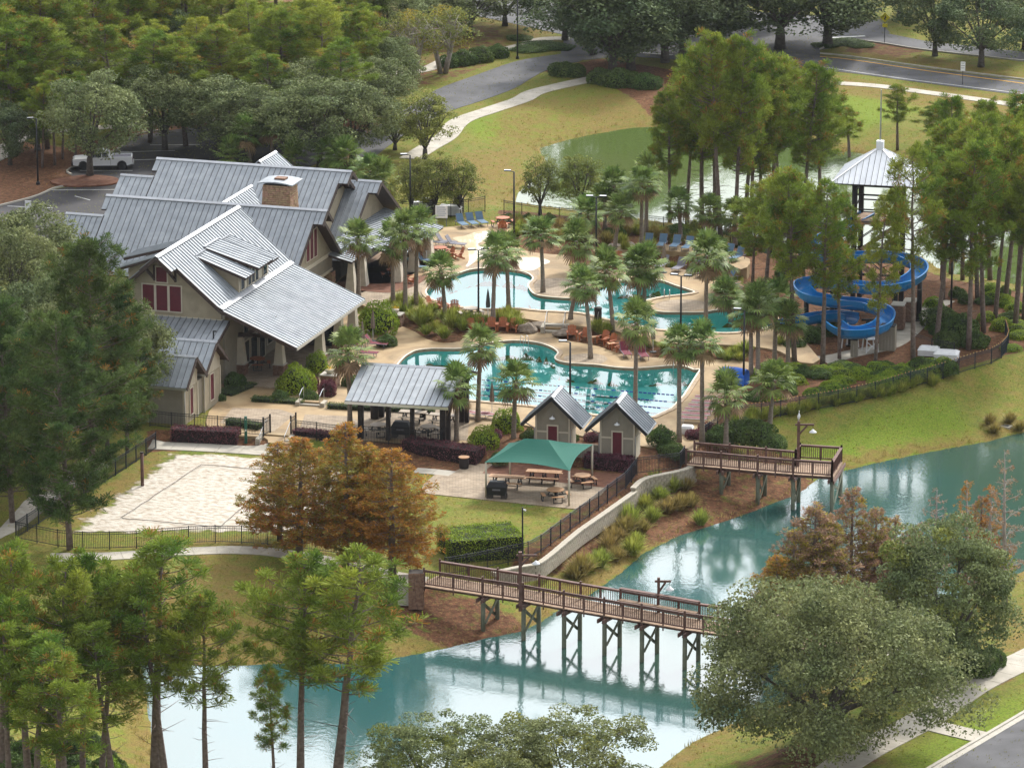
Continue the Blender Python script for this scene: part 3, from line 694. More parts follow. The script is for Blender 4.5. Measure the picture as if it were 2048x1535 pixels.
def wbox(mb, o, ex, out, x0, x1, z0, z1, d0, d1):
    o, ex, out = Vector(o), Vector(ex), Vector(out); vs = []
    for d in (d0, d1):
        for x, z in ((x0,z0),(x1,z0),(x1,z1),(x0,z1)): vs.append(o + ex*x + out*d + Vector((0,0,z)))
    return mb.add(vs, [(0,3,2,1),(4,5,6,7),(0,1,5,4),(1,2,6,5),(2,3,7,6),(3,0,4,7)])
def window(parent, o, ex, out, x0, x1, z0, z1, m=None, name='window', fr=.11, frame=None):
    """pane set in a proud frame"""
    f = MB()
    wbox(f, o, ex, out, x0-fr, x0, z0-fr, z1+fr, .02, .09); wbox(f, o, ex, out, x1, x1+fr, z0-fr, z1+fr, .02, .09)
    wbox(f, o, ex, out, x0, x1, z1, z1+fr, .02, .088); wbox(f, o, ex, out, x0, x1, z0-fr, z0, .02, .088)
    w = f.build(name, frame or M_cream, parent)
    wbox(MB(), o, ex, out, x0, x1, z0, z1, .02, .055).build('shutter' if m is M_maroon else 'pane', m or M_glass, w)
    return w
def battens(parent, pts, out, m, step=.34):
    pts = [Vector(p) for p in pts]; out = Vector(out).normalized(); ex = Vector((0,0,1)).cross(out)
    o = Vector((pts[0].x, pts[0].y, 0)); P = [((p-o).dot(ex), p.z) for p in pts]
    mb = MB().slab(pts, out, 0, .03); s0, s1 = min(p[0] for p in P), max(p[0] for p in P); s = s0+step/2
    while s < s1:
        q = clip_s(P, s-.02, s+.02)
        if len(q) >= 3: wbox(mb, o, ex, out, s-.02, s+.02, min(p[1] for p in q), max(p[1] for p in q)-.02, .03, .05)
        s += step
    return mb.build('board_wall', m, parent)
def tapered_column(parent, x, y, z0, z1, stone=.95, w0=.75, w1=.42, m=None):
    c = MB().taper(x, y, z0+stone+.08, z1, w0, w0, w1, w1).build('column', m or M_cream, parent)
    b = MB().box(x-.46, x+.46, y-.46, y+.46, z0+stone, z0+stone+.08).build('column_cap', M_curb, c)
    stones(c, (x-.42, y-.42), (.84,.84), z0, z0+stone, .17, .4, 'base_stone', M_stone2)
    return c
def stones(parent, xy, size, z0, z1, hgt, ln, name, m, inset=0.0):
    """stone courses round a pier, one object for each stone on the two faces seen, over a mortar core"""
    x0, y0 = xy; w, d = size; k = max(1, round((z1-z0)/hgt)); hh_ = (z1-z0)/k
    MB().taper(x0+w/2, y0+d/2, z0, z1, w-.06, d-.06, w-.06-2*inset, d-.06-2*inset).build('mortar_core', M_dark, parent)
    for i in range(k):
        ins = inset*(i+.5)/k; zz = z0+i*hh_; W_, D_ = w-2*ins, d-2*ins
        for face in range(2):
            L_ = W_ if face == 0 else D_; s = 0.0
            while s < L_-1e-3:
                l = min(L_-s, ln*rnd.uniform(.6,1.4)); l = L_-s if L_-s-l < ln*.35 else l
                pr = rnd.uniform(.0,.05); g = .012; mb = MB()
                if face == 0: mb.box(x0+ins+s+g, x0+ins+s+l-g, y0+ins-pr, y0+ins+.1, zz+g, zz+hh_-g)
                else: mb.box(x0+w-ins-.1, x0+w-ins+pr, y0+ins+s+g, y0+ins+s+l-g, zz+g, zz+hh_-g)
                mb.build(name, m, parent); s += l

# ------------------------------------------------------------------ lodge (own axes: a to the right, b away, rotated on the site)
LO = gz(482, 750, 0); LANG = R(-17.3)
lodge = thing('lodge', 'large tan lodge with grey metal roofs, maroon shutters and a stone chimney', 'building', LO, LANG)
A_, B_, Z_ = Vector((1,0,0)), Vector((0,1,0)), Vector((0,0,1))
# front gable wing
ra, rz, sl = -4.9, 10.0, .845
b0, b1 = -3.65, 12.2
def mz(a): return rz - sl*abs(a-ra)
roof(lodge, [(ra,b0,rz),(ra,b1,rz),(-.2,b1,mz(-.2)),(-.2,b0,mz(-.2))], (1,0,-sl))
roof(lodge, [(ra,b0,rz),(ra,b1,rz),(-9.6,b1,mz(-9.6)),(-9.6,b0,mz(-9.6))], (-1,0,-sl))
roof(lodge, [(ra,b0-1.15,rz),(ra,b0,rz),(ra+1.25,b0,mz(ra+1.25)),(ra+1.25,b0-1.15,mz(ra+1.25))], (1,0,-sl))
roof(lodge, [(ra,b0-1.15,rz),(ra,b0,rz),(ra-1.25,b0,mz(ra+1.25)),(ra-1.25,b0-1.15,mz(ra+1.25))], (-1,0,-sl))
roof(lodge, [(ra,b1,rz),(ra,b1+.75,rz),(ra+1.3,b1+.75,mz(ra+1.3)),(ra+1.3,b1,mz(ra+1.3))], (1,0,-sl))
ridge(lodge, (ra,b0-1.2,rz), (ra,b1+.78,rz), .5)
lz, le = mz(-.2), 3.5; lsl = (lz-.06-le)/6.05
roof(lodge, [(-.2,b0,lz-.06),(-.2,b1-.1,lz-.06),(5.85,b1-.1,le),(5.85,b0,le)], (1,0,-lsl))
MB().beam((-.15,b0,lz+.06), (-.15,b1-.1,lz+.06), .42, .05, (.5,0,1)).build('roof_flashing', M_roofcap, lodge)
fascia(lodge, [(ra-1.25,b0-1.17,mz(ra+1.25)-.14),(ra,b0-1.17,rz-.14),(ra+1.25,b0-1.17,mz(ra+1.25)-.14)])
fascia(lodge, [(ra+1.25,b0-.03,mz(ra+1.25)-.16),(-.2,b0-.03,lz-.18),(5.85,b0-.03,le-.14)])
fascia(lodge, [(ra-1.25,b0-.03,mz(ra+1.25)-.16),(-9.6,b0-.03,mz(-9.6)-.16)])
fascia(lodge, [(5.88,b0,le-.12),(5.88,b1-.1,le-.12)], .2, .06, M_curb)
# gable wall and its shutters
wb = b0+.75
siding(lodge, [(-9.3,wb,5.0),(-.4,wb,5.0),(-.4,wb,mz(-.4)-.2),(ra,wb,rz-.2),(-9.3,wb,mz(-9.3)-.2)], (0,-1,0))
MB().box(-9.3,-.3,wb-.10,wb,4.75,5.05).build('trim_band', M_cream, lodge)
MB().box(-9.3,-.35,wb+.01,wb+.2,0,4.76).build('wall', M_siding, lodge)
fo = Vector((0, wb, 0))
for x0, x1, zt in ((-6.72,-5.80,7.35),(-5.62,-4.72,7.35),(-4.54,-3.62,7.35)):
    window(lodge, fo, A_, -B_, x0, x1, 5.4, zt, M_maroon, fr=.09)
window(lodge, fo, A_, -B_, -5.6, -4.74, 7.62, 8.75, M_maroon, fr=.09)
for s in (-1, 1):
    mb = MB(); x = ra + s*.85; mb.beam((x,wb-.05,7.7),(x,wb-.05,8.9),.16,.16); mb.beam((x,wb-.08,7.85),(x,b0-1.0,9.0),.16,.18); mb.build('roof_bracket', M_trim, lodge)
# shed dormers on both slopes
for s in (1, -1):
    X = lambda a: ra + s*(a-ra)
    for bb0, bb1, ea, ez, ta, tz in ((2.5,5.6,.65,7.85,-3.85,9.16),(.4,2.46,.35,7.52,-3.8,8.98),(5.64,7.8,.35,7.52,-3.8,8.98)):
        r = roof(lodge, [(X(ta),bb0,tz),(X(ta),bb1,tz),(X(ea),bb1,ez),(X(ea),bb0,ez)], (s,0,-(tz-ez)/(ea-ta)), thick=.2, name='dormer_roof')
        MB().beam((X(ta),bb0,tz+.06),(X(ta),bb1,tz+.06),.38,.05).build('dormer_cap', M_roofcap, r)
    # walls
    xw = X(-.4)
    for yy, o_ in ((.9,-1),(7.4,1)):
        siding(lodge, [(X(-3.5),yy,mz(-3.5)),(xw,yy,mz(-.4)),(xw,yy,7.45),(X(-3.5),yy,8.75)][::1], (0,o_,0), name='dormer_cheek')
    MB().box(min(xw,xw-s*.15), max(xw,xw-s*.15), .9, 7.4, mz(-.4)+.02, 7.62).build('dormer_front', M_cream, lodge)
    for y0, y1, zt in ((1.2,1.95,7.2),(2.75,3.4,7.5),(3.55,4.2,7.5),(4.35,5.0,7.5),(6.1,6.9,7.2)):
        window(lodge, (xw,0,0), B_*s, A_*s, min(y0*s,y1*s), max(y0*s,y1*s), 6.35, zt, M_glass, fr=.05)
# open porch below the long slope
floor_z = .12
MB().box(-.4, 5.0, b0+.6, b1-.3, -.15, floor_z).build('porch_floor', M_paver, lodge)
for x, y in ((.05,-.1),(2.95,.6),(4.9,4.2),(4.9,8.6),(4.9,11.9)):
    tapered_column(lodge, x, y, 0, (lz-.1 - lsl*(x+.2)) - .25 if y > 2 else 3.05)
for p, q in (((-.4,0,3.2),(5.3,0.3,3.2)),((4.9,.5,3.55),(4.9,b1-.3,3.55)),((.05,0,3.0),(2.9,.2,4.7)),((2.95,.3,3.1),(.6,.1,4.9)),((2.95,.3,3.2),(2.95,.3,4.6))):
    MB().beam(p, q, .22, .26).build('porch_beam', M_trim, lodge)
MB().box(-.35, -.15, b0+.76, b1-.2, .0, lz-.3).build('porch_wall', M_siding2, lodge)
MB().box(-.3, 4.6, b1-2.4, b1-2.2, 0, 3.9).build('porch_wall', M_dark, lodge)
for y0, y1, z0, z1 in ((.9,2.1,.2,2.3),(2.5,3.9,.2,2.3),(4.4,5.6,.2,2.3),(6.2,7.6,.9,2.3),(1.0,2.0,2.8,4.2),(2.6,3.8,2.8,4.2)):
    window(lodge, (-.15,0,0), B_, A_, y0, y1, z0, z1, M_glass, fr=.09, frame=M_cream)
for x0, x1, z0, z1 in ((.1,1.2,.15,2.3),(1.5,2.5,1.0,2.3),(2.9,4.1,.15,2.3),(.2,1.2,2.7,3.5),(1.6,2.6,2.7,3.5)):
    window(lodge, (0,b1-2.4,0), A_, -B_, x0, x1, z0, z1, M_glass, fr=.09)
# low front wing with two small gables
ps = .38
roof(lodge, [(-9.0,wb-.02,5.0),(.25,wb-.02,5.0),(.25,wb-4.2,5.0-4.2*ps),(-9.0,wb-4.2,5.0-4.2*ps)], (0,-1,-ps))
fascia(lodge, [(.28,wb-.1,4.86),(.28,wb-4.2,4.86-4.1*ps)], .24)
def small_gable(yr, zr, hw, drop, a0, a1, wall_a, wy0, wy1, shut):
    s = drop/hw
    roof(lodge, [(a0,yr,zr),(a1,yr,zr),(a1,yr-hw,zr-drop),(a0,yr-hw,zr-drop)], (0,-1,-s))
    roof(lodge, [(a0,yr,zr),(a1,yr,zr),(a1,yr+hw,zr-drop),(a0,yr+hw,zr-drop)], (0,1,-s))
    ridge(lodge, (a0-.05,yr,zr), (a1+.05,yr,zr), .3)
    fascia(lodge, [(a1+.03,yr-hw,zr-drop-.12),(a1+.03,yr,zr-.12),(a1+.03,yr+hw,zr-drop-.12)], .26)
    fascia(lodge, [(a0,yr-hw-.03,zr-drop-.1),(a1,yr-hw-.03,zr-drop-.1)], .18, .06, M_steel)
    ym = (wy0+wy1)/2; top = lambda y: zr - s*abs(y-yr) - .18
    siding(lodge, [(wall_a,wy0,-.6),(wall_a,wy1,-.6),(wall_a,wy1,2.6),(wall_a,wy0,2.6)], (1,0,0))
    battens(lodge, [(wall_a,wy0,2.6),(wall_a,wy1,2.6),(wall_a,wy1,max(top(wy1),2.7)),(wall_a,yr,top(yr)),(wall_a,wy0,max(top(wy0),2.7))], (1,0,0), M_cream, .3)
    siding(lodge, [(a0+.2,wy0,-.6),(wall_a,wy0,-.6),(wall_a,wy0,top(wy0)),(a0+.2,wy0,top(wy0))], (0,-1,0), M_siding2)
    siding(lodge, [(a0+.2,wy1,-.6),(wall_a,wy1,-.6),(wall_a,wy1,top(wy1)),(a0+.2,wy1,top(wy1))][::-1], (0,1,0), M_siding2)
    for y in (wy0, wy1): MB().box(wall_a-.07, wall_a+.07, y-.07, y+.07, -.6, 2.7).build('corner_board', M_cream, lodge)
    window(lodge, (wall_a,0,0), B_, A_, shut[0], shut[1], .5, 2.45, M_maroon, fr=.09)
    MB().tube([(wall_a+.15,wy0-.1,zr-drop-.15),(wall_a+.1,wy0-.08,zr-drop-.5),(wall_a+.1,wy0-.08,-.3)], .05, 6).build('downpipe', M_steel, lodge)
small_gable(-9.0, 4.95, 2.4, 1.85, -2.9, 1.5, 1.0, -10.6, -7.2, (-9.3,-8.6))
small_gable(-13.2, 4.85, 2.1, 1.85, -8.0, 1.5, 1.0, -14.6, -11.9, (-13.5,-12.9))
MB().box(-8.0, .95, -11.85, -10.65, 0, 2.6).build('wall', M_siding2, lodge)
mb = MB(); mb.tube([(-.2,-5.2,4.1),(-.2,-5.2,4.75)], .06, 8); mb.tube([(-.2,-5.2,4.72),(.05,-5.2,4.72)], .06, 8); mb.build('roof_vent', M_black, lodge)
# middle wing, ridge along the lodge
def long_wing(yr, zr, a0, a1, sf, sb, hf, hb, prow=.8, drop_l=None):
    roof(lodge, [(a0,yr,zr),(a1,yr,zr),(a1,yr-hf,zr-sf*hf),(a0,yr-hf,zr-sf*hf)], (0,-1,-sf))
    roof(lodge, [(a0,yr,zr),(a1,yr,zr),(a1,yr+hb,zr-sb*hb),(a0,yr+hb,zr-sb*hb)], (0,1,-sb))
    for x0, x1 in ((a1, a1+prow), (a0-prow*.6, a0)):
        for s, q in ((-1, sf), (1, sb)):
            roof(lodge, [(x0,yr,zr),(x1,yr,zr),(x1,yr+s*1.2,zr-q*1.2),(x0,yr+s*1.2,zr-q*1.2)], (0,s,-q))
    ridge(lodge, (a0-prow*.6,yr,zr), (a1+prow,yr,zr), .42)
    fascia(lodge, [(a1+prow+.03,yr-1.2,zr-sf*1.2-.13),(a1+prow+.03,yr,zr-.13),(a1+prow+.03,yr+1.2,zr-sb*1.2-.13)])
    fascia(lodge, [(a1+.03,yr-hf,zr-sf*hf-.14),(a1+.03,yr-1.2,zr-sf*1.2-.14)]); fascia(lodge, [(a1+.03,yr+1.2,zr-sb*1.2-.14),(a1+.03,yr+hb,zr-sb*hb-.14)])
    mb = MB(); mb.beam((a1-.7,yr,zr-1.7),(a1+prow-.1,yr,zr-.5),.16,.2); mb.beam((a1-.65,yr,zr-2.0),(a1-.65,yr,zr-.4),.16,.16); mb.build('roof_bracket', M_trim, lodge)
yB, zB = 19.8, 8.5
long_wing(yB, zB, -18.3, -.7, .74, .85, 6.6, 5.6)
wa = -1.5
siding(lodge, [(wa,14.6,3.9),(wa,25.0,3.9),(wa,25.0,4.3),(wa,yB,zB-.2),(wa,14.6,4.8)], (1,0,0))
MB().box(wa-.1, wa+.1, 14.6, 25.2, 3.62, 3.92).build('trim_band', M_cream, lodge)
battens(lodge, [(wa,14.6,2.5),(wa,25.2,2.5),(wa,25.2,3.62),(wa,14.6,3.62)], (1,0,0), M_siding2, .3)
MB().box(wa-.1, wa+.1, 14.6, 25.2, 2.25, 2.5).build('trim_band', M_cream, lodge)
for y0, y1 in ((19.0,19.75),(19.9,20.65),(20.8,21.55)): window(lodge, (wa,0,0), B_, A_, y0, y1, 4.35, 6.6, M_maroon, fr=.06)
window(lodge, (wa,0,0), B_, A_, 19.95, 20.55, 6.85, 7.5, M_maroon, fr=.06)
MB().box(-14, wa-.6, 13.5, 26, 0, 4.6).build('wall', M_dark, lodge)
c = MB().box(wa-.5, wa+.25, 24.4, 25.2, .1, .4).build('pier', M_curb, lodge); stones(c, (wa-.55,24.35), (.85,.85), .4, 2.3, .18, .4, 'pier_stone', M_stone)
# its lower extension at the far left, flush with the slope
def flush_ext(yr, zr, s, a0, a1, dx, hf):
    z = zr - s*dx; y = yr - dx
    roof(lodge, [(a0,y,z),(a1,y,z),(a1,y-hf,z-s*hf),(a0,y-hf,z-s*hf)], (0,-1,-s))
    roof(lodge, [(a0,y,z),(a1,y,z),(a1,y+3,z-s*3),(a0,y+3,z-s*3)], (0,1,-s)); ridge(lodge, (a0,y,z), (a1,y,z), .36)
flush_ext(yB, zB, .74, -21.6, -18.35, 1.75, 5.0)
# back wing
yA, zA = 32.7, 8.8
long_wing(yA, zA, -19.0, -3.1, .66, .7, 7.2, 6.0)
flush_ext(yA, zA, .66, -22.0, -19.05, 1.8, 4.5)
siding(lodge, [(-3.9,27.0,3.6),(-3.9,38.4,3.6),(-3.9,38.4,4.6),(-3.9,yA,zA-.2),(-3.9,27.0,4.8)], (1,0,0))
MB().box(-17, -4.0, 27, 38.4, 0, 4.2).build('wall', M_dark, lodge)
# right lower gable with porch
yE, zE, eR = 36.3, 7.25, -1.0
roof(lodge, [(-4.2,yE,zE),(eR,yE,zE),(eR,yE-1.1,zE-.75),(-4.2,yE-1.1,zE-.75)], (0,-1,-.68))
roof(lodge, [(-4.2,yE-1.1,zE-.75),(eR-.8,yE-1.1,zE-.75),(eR-.8,yE-7.5,zE-5.1),(-4.2,yE-7.5,zE-5.1)], (0,-1,-.68))
roof(lodge, [(-4.2,yE,zE),(eR,yE,zE),(eR,yE+5,zE-3.4),(-4.2,yE+5,zE-3.4)], (0,1,-.68))
ridge(lodge, (-4.2,yE,zE), (eR+.05,yE,zE), .36)
fascia(lodge, [(eR+.03,yE-1.1,zE-.88),(eR+.03,yE,zE-.12),(eR+.03,yE+5,zE-3.52)]); fascia(lodge, [(eR-.77,yE-7.5,zE-5.2),(eR-.77,yE-1.1,zE-.88)])
siding(lodge, [(eR-1.3,yE-6.5,2.6),(eR-1.3,yE+4.5,2.6),(eR-1.3,yE+4.5,3.9),(eR-1.3,yE,zE-.2),(eR-1.3,yE-6.5,2.75)], (1,0,0))
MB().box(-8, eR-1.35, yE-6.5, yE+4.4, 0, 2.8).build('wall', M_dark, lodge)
roof(lodge, [(eR-1.25,yE-6.8,4.0),(eR-1.25,yE+4.2,4.0),(eR+4.0,yE+4.2,2.75),(eR+4.0,yE-6.8,2.75)], (1,0,-.24))
roof(lodge, [(eR-1.25,yE-12.2,4.0),(eR-1.25,yE-6.82,4.0),(eR+1.6,yE-6.82,3.32),(eR+1.6,yE-12.2,3.32)], (1,0,-.24))
for x, y in ((eR+1.2,yE-11.2),(eR+1.2,yE-8.4),(eR+3.5,yE-6.2),(eR+3.6,yE-2.5),(eR+3.6,yE+1.5)):
    t = MB().taper(x, y, .5, 3.15 if x > 1.5 else 3.3, .85, .85, .35, .35).build('porch_curtain', M_cream2, lodge)
MB().box(eR-1.2, eR+3.9, yE-11.8, yE+4, .05, .5).build('porch_floor', M_deckwood, lodge)
# chimney of ledge stone
ch = MB().box(-6.9, -4.5, 24.0, 25.9, 3.6, 6.2).build('chimney', M_stone, lodge)
stones(ch, (-7.05,23.85), (2.55,2.1), 6.2, 9.25, .17, .42, 'chimney_stone', M_stone, .14)
mb = MB()
for k in range(6):
    x0 = -7.25+k*.5; zc = lambda x: 9.62 - .10*((x+5.78)/1.47)**2*1.6
    mb.add([(x0,23.6,zc(x0)),(x0+.49,23.6,zc(x0+.49)),(x0+.49,26.2,zc(x0+.49)),(x0,26.2,zc(x0)),(x0,23.6,zc(x0)-.1),(x0+.49,23.6,zc(x0+.49)-.1),(x0+.49,26.2,zc(x0+.49)-.1),(x0,26.2,zc(x0)-.1)], [(0,1,2,3),(7,6,5,4),(0,4,5,1),(1,5,6,2),(2,6,7,3),(3,7,4,0)])
mb.build('chimney_cap', M_roof, ch); MB().box(-6.1,-5.2,24.5,25.3,9.62,9.75).build('rusty_cap_vent', M_stone2, ch)
# cross gables between and behind the wings
for ax, zx, y0, y1, hw in ((-10.4,7.5,23.0,31.0,2.4),(-12.2,8.0,37.4,41.5,2.0)):
    roof(lodge, [(ax,y0,zx),(ax,y1,zx),(ax+hw,y1,zx-hw*.8),(ax+hw,y0,zx-hw*.8)], (1,0,-.8)); roof(lodge, [(ax,y0,zx),(ax,y1,zx),(ax-hw,y1,zx-hw*.8),(ax-hw,y0,zx-hw*.8)], (-1,0,-.8))
    ridge(lodge, (ax,y0-.03,zx), (ax,y1+.03,zx), .36)

# ------------------------------------------------------------------ picnic pavilion
PO = gz(722, 876, 0)
pav = thing('picnic_pavilion', 'open picnic pavilion with dark posts and a grey standing seam roof', 'pavilion', PO, R(-13))
ys = lambda z: z
roof(pav, [(-.75,3.3,4.72),(6.95,3.3,4.72),(6.95,-1.7,3.22),(-.75,-1.7,3.22)], (0,-1,-.30), .5)
roof(pav, [(-.75,3.3,4.72),(6.95,3.3,4.72),(6.95,7.6,3.43),(-.75,7.6,3.43)], (0,1,-.30), .5)
ridge(pav, (-.78,3.3,4.72), (6.98,3.3,4.72), .4)
fascia(pav, [(6.98,-1.7,3.1),(6.98,3.3,4.6),(6.98,7.6,3.31)], .26); fascia(pav, [(-.75,-1.73,3.1),(6.95,-1.73,3.1)], .2, .06, M_steel)
for x, y in ((0,0),(2.05,0),(3.85,0),(6.12,0),(6.5,0.15),(0,6.0),(.55,6.0),(3.2,6.0),(6.1,6.0),(6.5,5.9)):
    MB().box(x-.19 if x in (0,6.12,6.1) else x-.14, x+.19 if x in (0,6.12,6.1) else x+.14, y-.16, y+.16, 0, 3.35+ (0.08 if y > 1 else 0.1)).build('post', M_post, pav)
for y in (0, 6): MB().beam((-.5,y,3.45),(6.7,y,3.45),.18,.26).build('roof_beam', M_trim, pav)
for x in (0, 2.05, 3.85, 6.12): MB().beam((x,-1.5,3.1),(x,3.3,4.5),.12,.2).build('rafter', M_trim, pav); MB().beam((x,3.3,4.5),(x,7.4,3.3),.12,.2).build('rafter', M_trim, pav)

# ------------------------------------------------------------------ two equipment sheds
SO = gz(1268, 928, -.2)
def shed(da, db, label):
    t = thing('equipment_shed', label, 'shed', SO, R(-13), 'small gabled sheds by the lap pool'); T = Vector((da, db, 0)); zb = -.55-SO.z
    P = lambda a, b, z: Vector((a, b, z-SO.z)) + T
    ax, az, s = -1.19, 4.38, .94; hw = 2.22; w0, w1, d1 = -2.44, 0.0, 2.1
    for k in (1,-1): roof(t, [P(ax,-.6,az),P(ax,2.5,az),P(ax+k*hw,2.5,az-s*hw),P(ax+k*hw,-.6,az-s*hw)], (k,0,-s), .42)
    ridge(t, P(ax,-.62,az), P(ax,2.52,az), .34)
    fascia(t, [P(ax-hw,-.63,az-s*hw-.1),P(ax,-.63,az-.1),P(ax+hw,-.63,az-s*hw-.1)], .22, .06, M_black)
    for k in (1,-1): MB().tube([P(ax+k*(hw+.05),-.6,az-s*hw-.05),P(ax+k*(hw+.05),2.5,az-s*hw-.05)], .07, 6).build('gutter', M_steel, t)
    tz = lambda a: az - s*abs(a-ax) - .2
    siding(t, [P(w0,0,-.5),P(w1,0,-.5),P(w1,0,1.62),P(w0,0,1.62)], (0,-1,0), M_siding2)
    battens(t, [P(w0,0,1.72),P(w1,0,1.72),P(w1,0,tz(w1)),P(ax,0,tz(ax)),P(w0,0,tz(w0))], (0,-1,0), M_siding2, .3)
    MB().box(w0+T.x, w1+T.x, T.y-.06, T.y+.0, 1.62-SO.z, 1.74-SO.z).build('trim_band', M_cream, t)
    siding(t, [P(w1,0,-.5),P(w1,d1,-.5),P(w1,d1,tz(w1)),P(w1,0,tz(w1))], (1,0,0), M_cream)  # right wall in the pale trim colour, light from the right put into it
    siding(t, [P(w0,d1,-.5),P(w0,0,-.5),P(w0,0,tz(w0)),P(w0,d1,tz(w0))], (-1,0,0), M_siding2)
    MB().box(w0+T.x, w1+T.x, d1+T.y-.1, d1+T.y, -.3, tz(w0)-SO.z).build('wall', M_siding2, t)
    for x in (w0, w1): MB().box(x+T.x-.06, x+T.x+.06, T.y-.06, T.y+.06, -.35, tz(w0)-SO.z-.02).build('corner_board', M_cream, t)
    window(t, P(0,-.03,0), A_, -B_, -1.55, -.88, .1-SO.z*0, 2.12, M_maroon, 'door_frame', .1)
    lamp = MB().lathe([(.22,0),(.2,.06),(.06,.14),(.05,.2)], 10, P(ax,-.32,2.72)).build('lamp_shade', M_white, t, True)
    MB().beam(P(ax,-.32,2.9), P(ax,0,3.05), .03, .03).build('lamp_arm', M_steel, lamp)
    MB().tube([P(w1+.75,-.55,2.45),P(w1+.1,-.08,1.9),P(w1+.1,-.08,-.3)], .05, 6).build('downpipe', M_steel, t); MB().tube([P(w0-.75,-.55,2.45),P(w0-.1,-.08,1.9),P(w0-.1,-.08,-.3)], .05, 6).build('downpipe', M_steel, t)
    return t
shed(0, 0, 'small tan gabled shed with full maroon door beside the pier fence'); shed(-4.85, .55, 'small tan gabled shed partly hidden behind the green shade canopy')
bf = thing('board_screen', 'low grey board screen wall between the two sheds', 'screen wall', SO, R(-13))
for k in range(8): MB().box(-4.75+k*.28, -4.75+k*.28+.265, .4, .46, -.3, 1.1).build('board', M_siding2, bf)
MB().box(-4.8, -2.5, .36, .5, 1.1, 1.17).build('cap_rail', M_cream, bf)

# ------------------------------------------------------------------ green shade canopy
CO = gz(973, 995, LAWN)
cn = thing('shade_canopy', 'green fabric shade canopy on four cream posts over picnic tables', 'canopy', CO, R(-13))
import mathutils
def loc_of(t, p): return mathutils.Matrix.Rotation(-t.rotation_euler.z, 4, 'Z') @ (Vector(p) - t.location)
foot = [loc_of(cn, gz(u, v, LAWN)) for u, v in ((972,994),(1138,1012),(1184,958),(1020,955))]
foot = [Vector((p.x, p.y, 0)) for p in foot]
tops = []
for p, zt in zip(foot, (2.55,2.6,2.55,2.55)):
    MB().tube([p, p+Vector((0,0,zt))], .075, 8).build('post', M_cream, cn, True); tops.append(p+Vector((0,0,zt)))
ctr = sum(tops, Vector())/4; ext = [t + (t-ctr)*.03 for t in tops]
ra_, rb_ = (ext[0]+ext[3])/2, (ext[1]+ext[2])/2; r0 = ra_.lerp(rb_, .33)+Vector((0,0,1.15)); r1 = ra_.lerp(rb_, .60)+Vector((0,0,1.15))
def sag(tri, n=8, top=None):
    """fabric panel between corner points, its lower edge curved inwards"""
    mb = MB(); L_, R_, T0, T1 = tri; rows = []
    for j in range(n+1):
        v = j/n; row = []
        for i in range(n+1):
            u = i/n; lo = L_.lerp(R_, u); m_ = (L_+R_)/2; hi = T0.lerp(T1, u)
            pull = 4*u*(1-u)*.12*(1-v); p = lo.lerp(hi, v); p = p.lerp((T0+T1)/2, pull); p.z -= .18*math.sin(math.pi*v)*(.4+.6*4*u*(1-u)); row.append(p)
        rows.append(row)
    for j in range(n):
        for i in range(n):
            mb.add([rows[j][i],rows[j][i+1],rows[j+1][i+1],rows[j+1][i]], [(0,1,2,3)])
    return mb
for q in ((ext[0],ext[1],r0,r1),(ext[1],ext[2],r1,r1),(ext[2],ext[3],r1,r0),(ext[3],ext[0],r0,r0)):
    sag(q).build('canopy_panel', M_canopy, cn, True)

# ------------------------------------------------------------------ slide tower and flumes
TC = gz(1754, 614, .1); 
tw = thing('slide_tower', 'tall dark timber slide tower with a pale pyramid metal roof and pole', 'tower', TC, R(-13))
hw, ez, az = 3.35, 10.75, 13.1
for k in range(4):
    M4 = Matrix.Rotation(k*math.pi/2, 3, 'Z')
    roof(tw, [M4 @ Vector(p) for p in ((0,0,az),(-hw,-hw,ez),(hw,-hw,ez))], M4 @ Vector((0,-hw,ez-az)), .45, .12, m=M_roofpale)
    MB().beam(M4 @ Vector((-hw,-hw,ez+.07)), Vector((0,0,az+.07)), .14, .06).build('hip_cap', M_white, tw)
MB().box(-.28,.28,-.28,.28,az-.15,az+.55).build('cupola', M_roofpale, tw); MB().tube([(0,0,az+.5),(0,0,az+4.7)], [.075,.05], 6).build('lightning_pole', M_steel, tw)
for x in (-1.7, 1.7):
    for y in (-1.7, 1.7):
        MB().box(x-.19,x+.19,y-.19,y+.19,0,ez+.1).build('post', M_post, tw)
for z, w in ((7.3,.25),(10.4,.3),(9.6,.12),(8.4,.1),(4.4,.2),(2.2,.2)):
    mb = MB()
    for k in range(4): M4 = Matrix.Rotation(k*math.pi/2, 3, 'Z'); mb.beam(M4 @ Vector((-1.9,-1.82,z)), M4 @ Vector((1.9,-1.82,z)), .12, w)
    mb.build('tower_girt', M_post, tw)
MB().box(-2.0,2.0,-2.0,2.0,7.2,7.35).build('platform', M_deckwood, tw)
for k in range(4):
    M4 = Matrix.Rotation(k*math.pi/2, 3, 'Z'); MB().beam(M4 @ Vector((-1.75,-1.78,4.5)), M4 @ Vector((1.75,-1.78,7.1)), .12, .16).build('brace', M_post, tw)
for f_, (z0, z1, y) in enumerate(((0,2.4,-2.3),(2.4,4.8,-3.3),(4.8,7.2,-2.3))):
    x0, x1 = ((-1.6,1.6) if f_ % 2 == 0 else (1.6,-1.6))
    for sy in (-.45,.45): MB().beam((x0,y+sy,z0),(x1,y+sy,z1),.06,.24).build('stair_stringer', M_deckwood, tw)
    for k in range(11):
        t = (k+.5)/11; x = x0+(x1-x0)*t; z = z0+(z1-z0)*t; MB().box(x-.15,x+.15,y-.42,y+.42,z,z+.04).build('stair_tread', M_deckwood, tw)
    for sy in (-.48,.48): MB().beam((x0,y+sy,z0+1),(x1,y+sy,z1+1),.05,.07).build('stair_rail', M_post, tw)
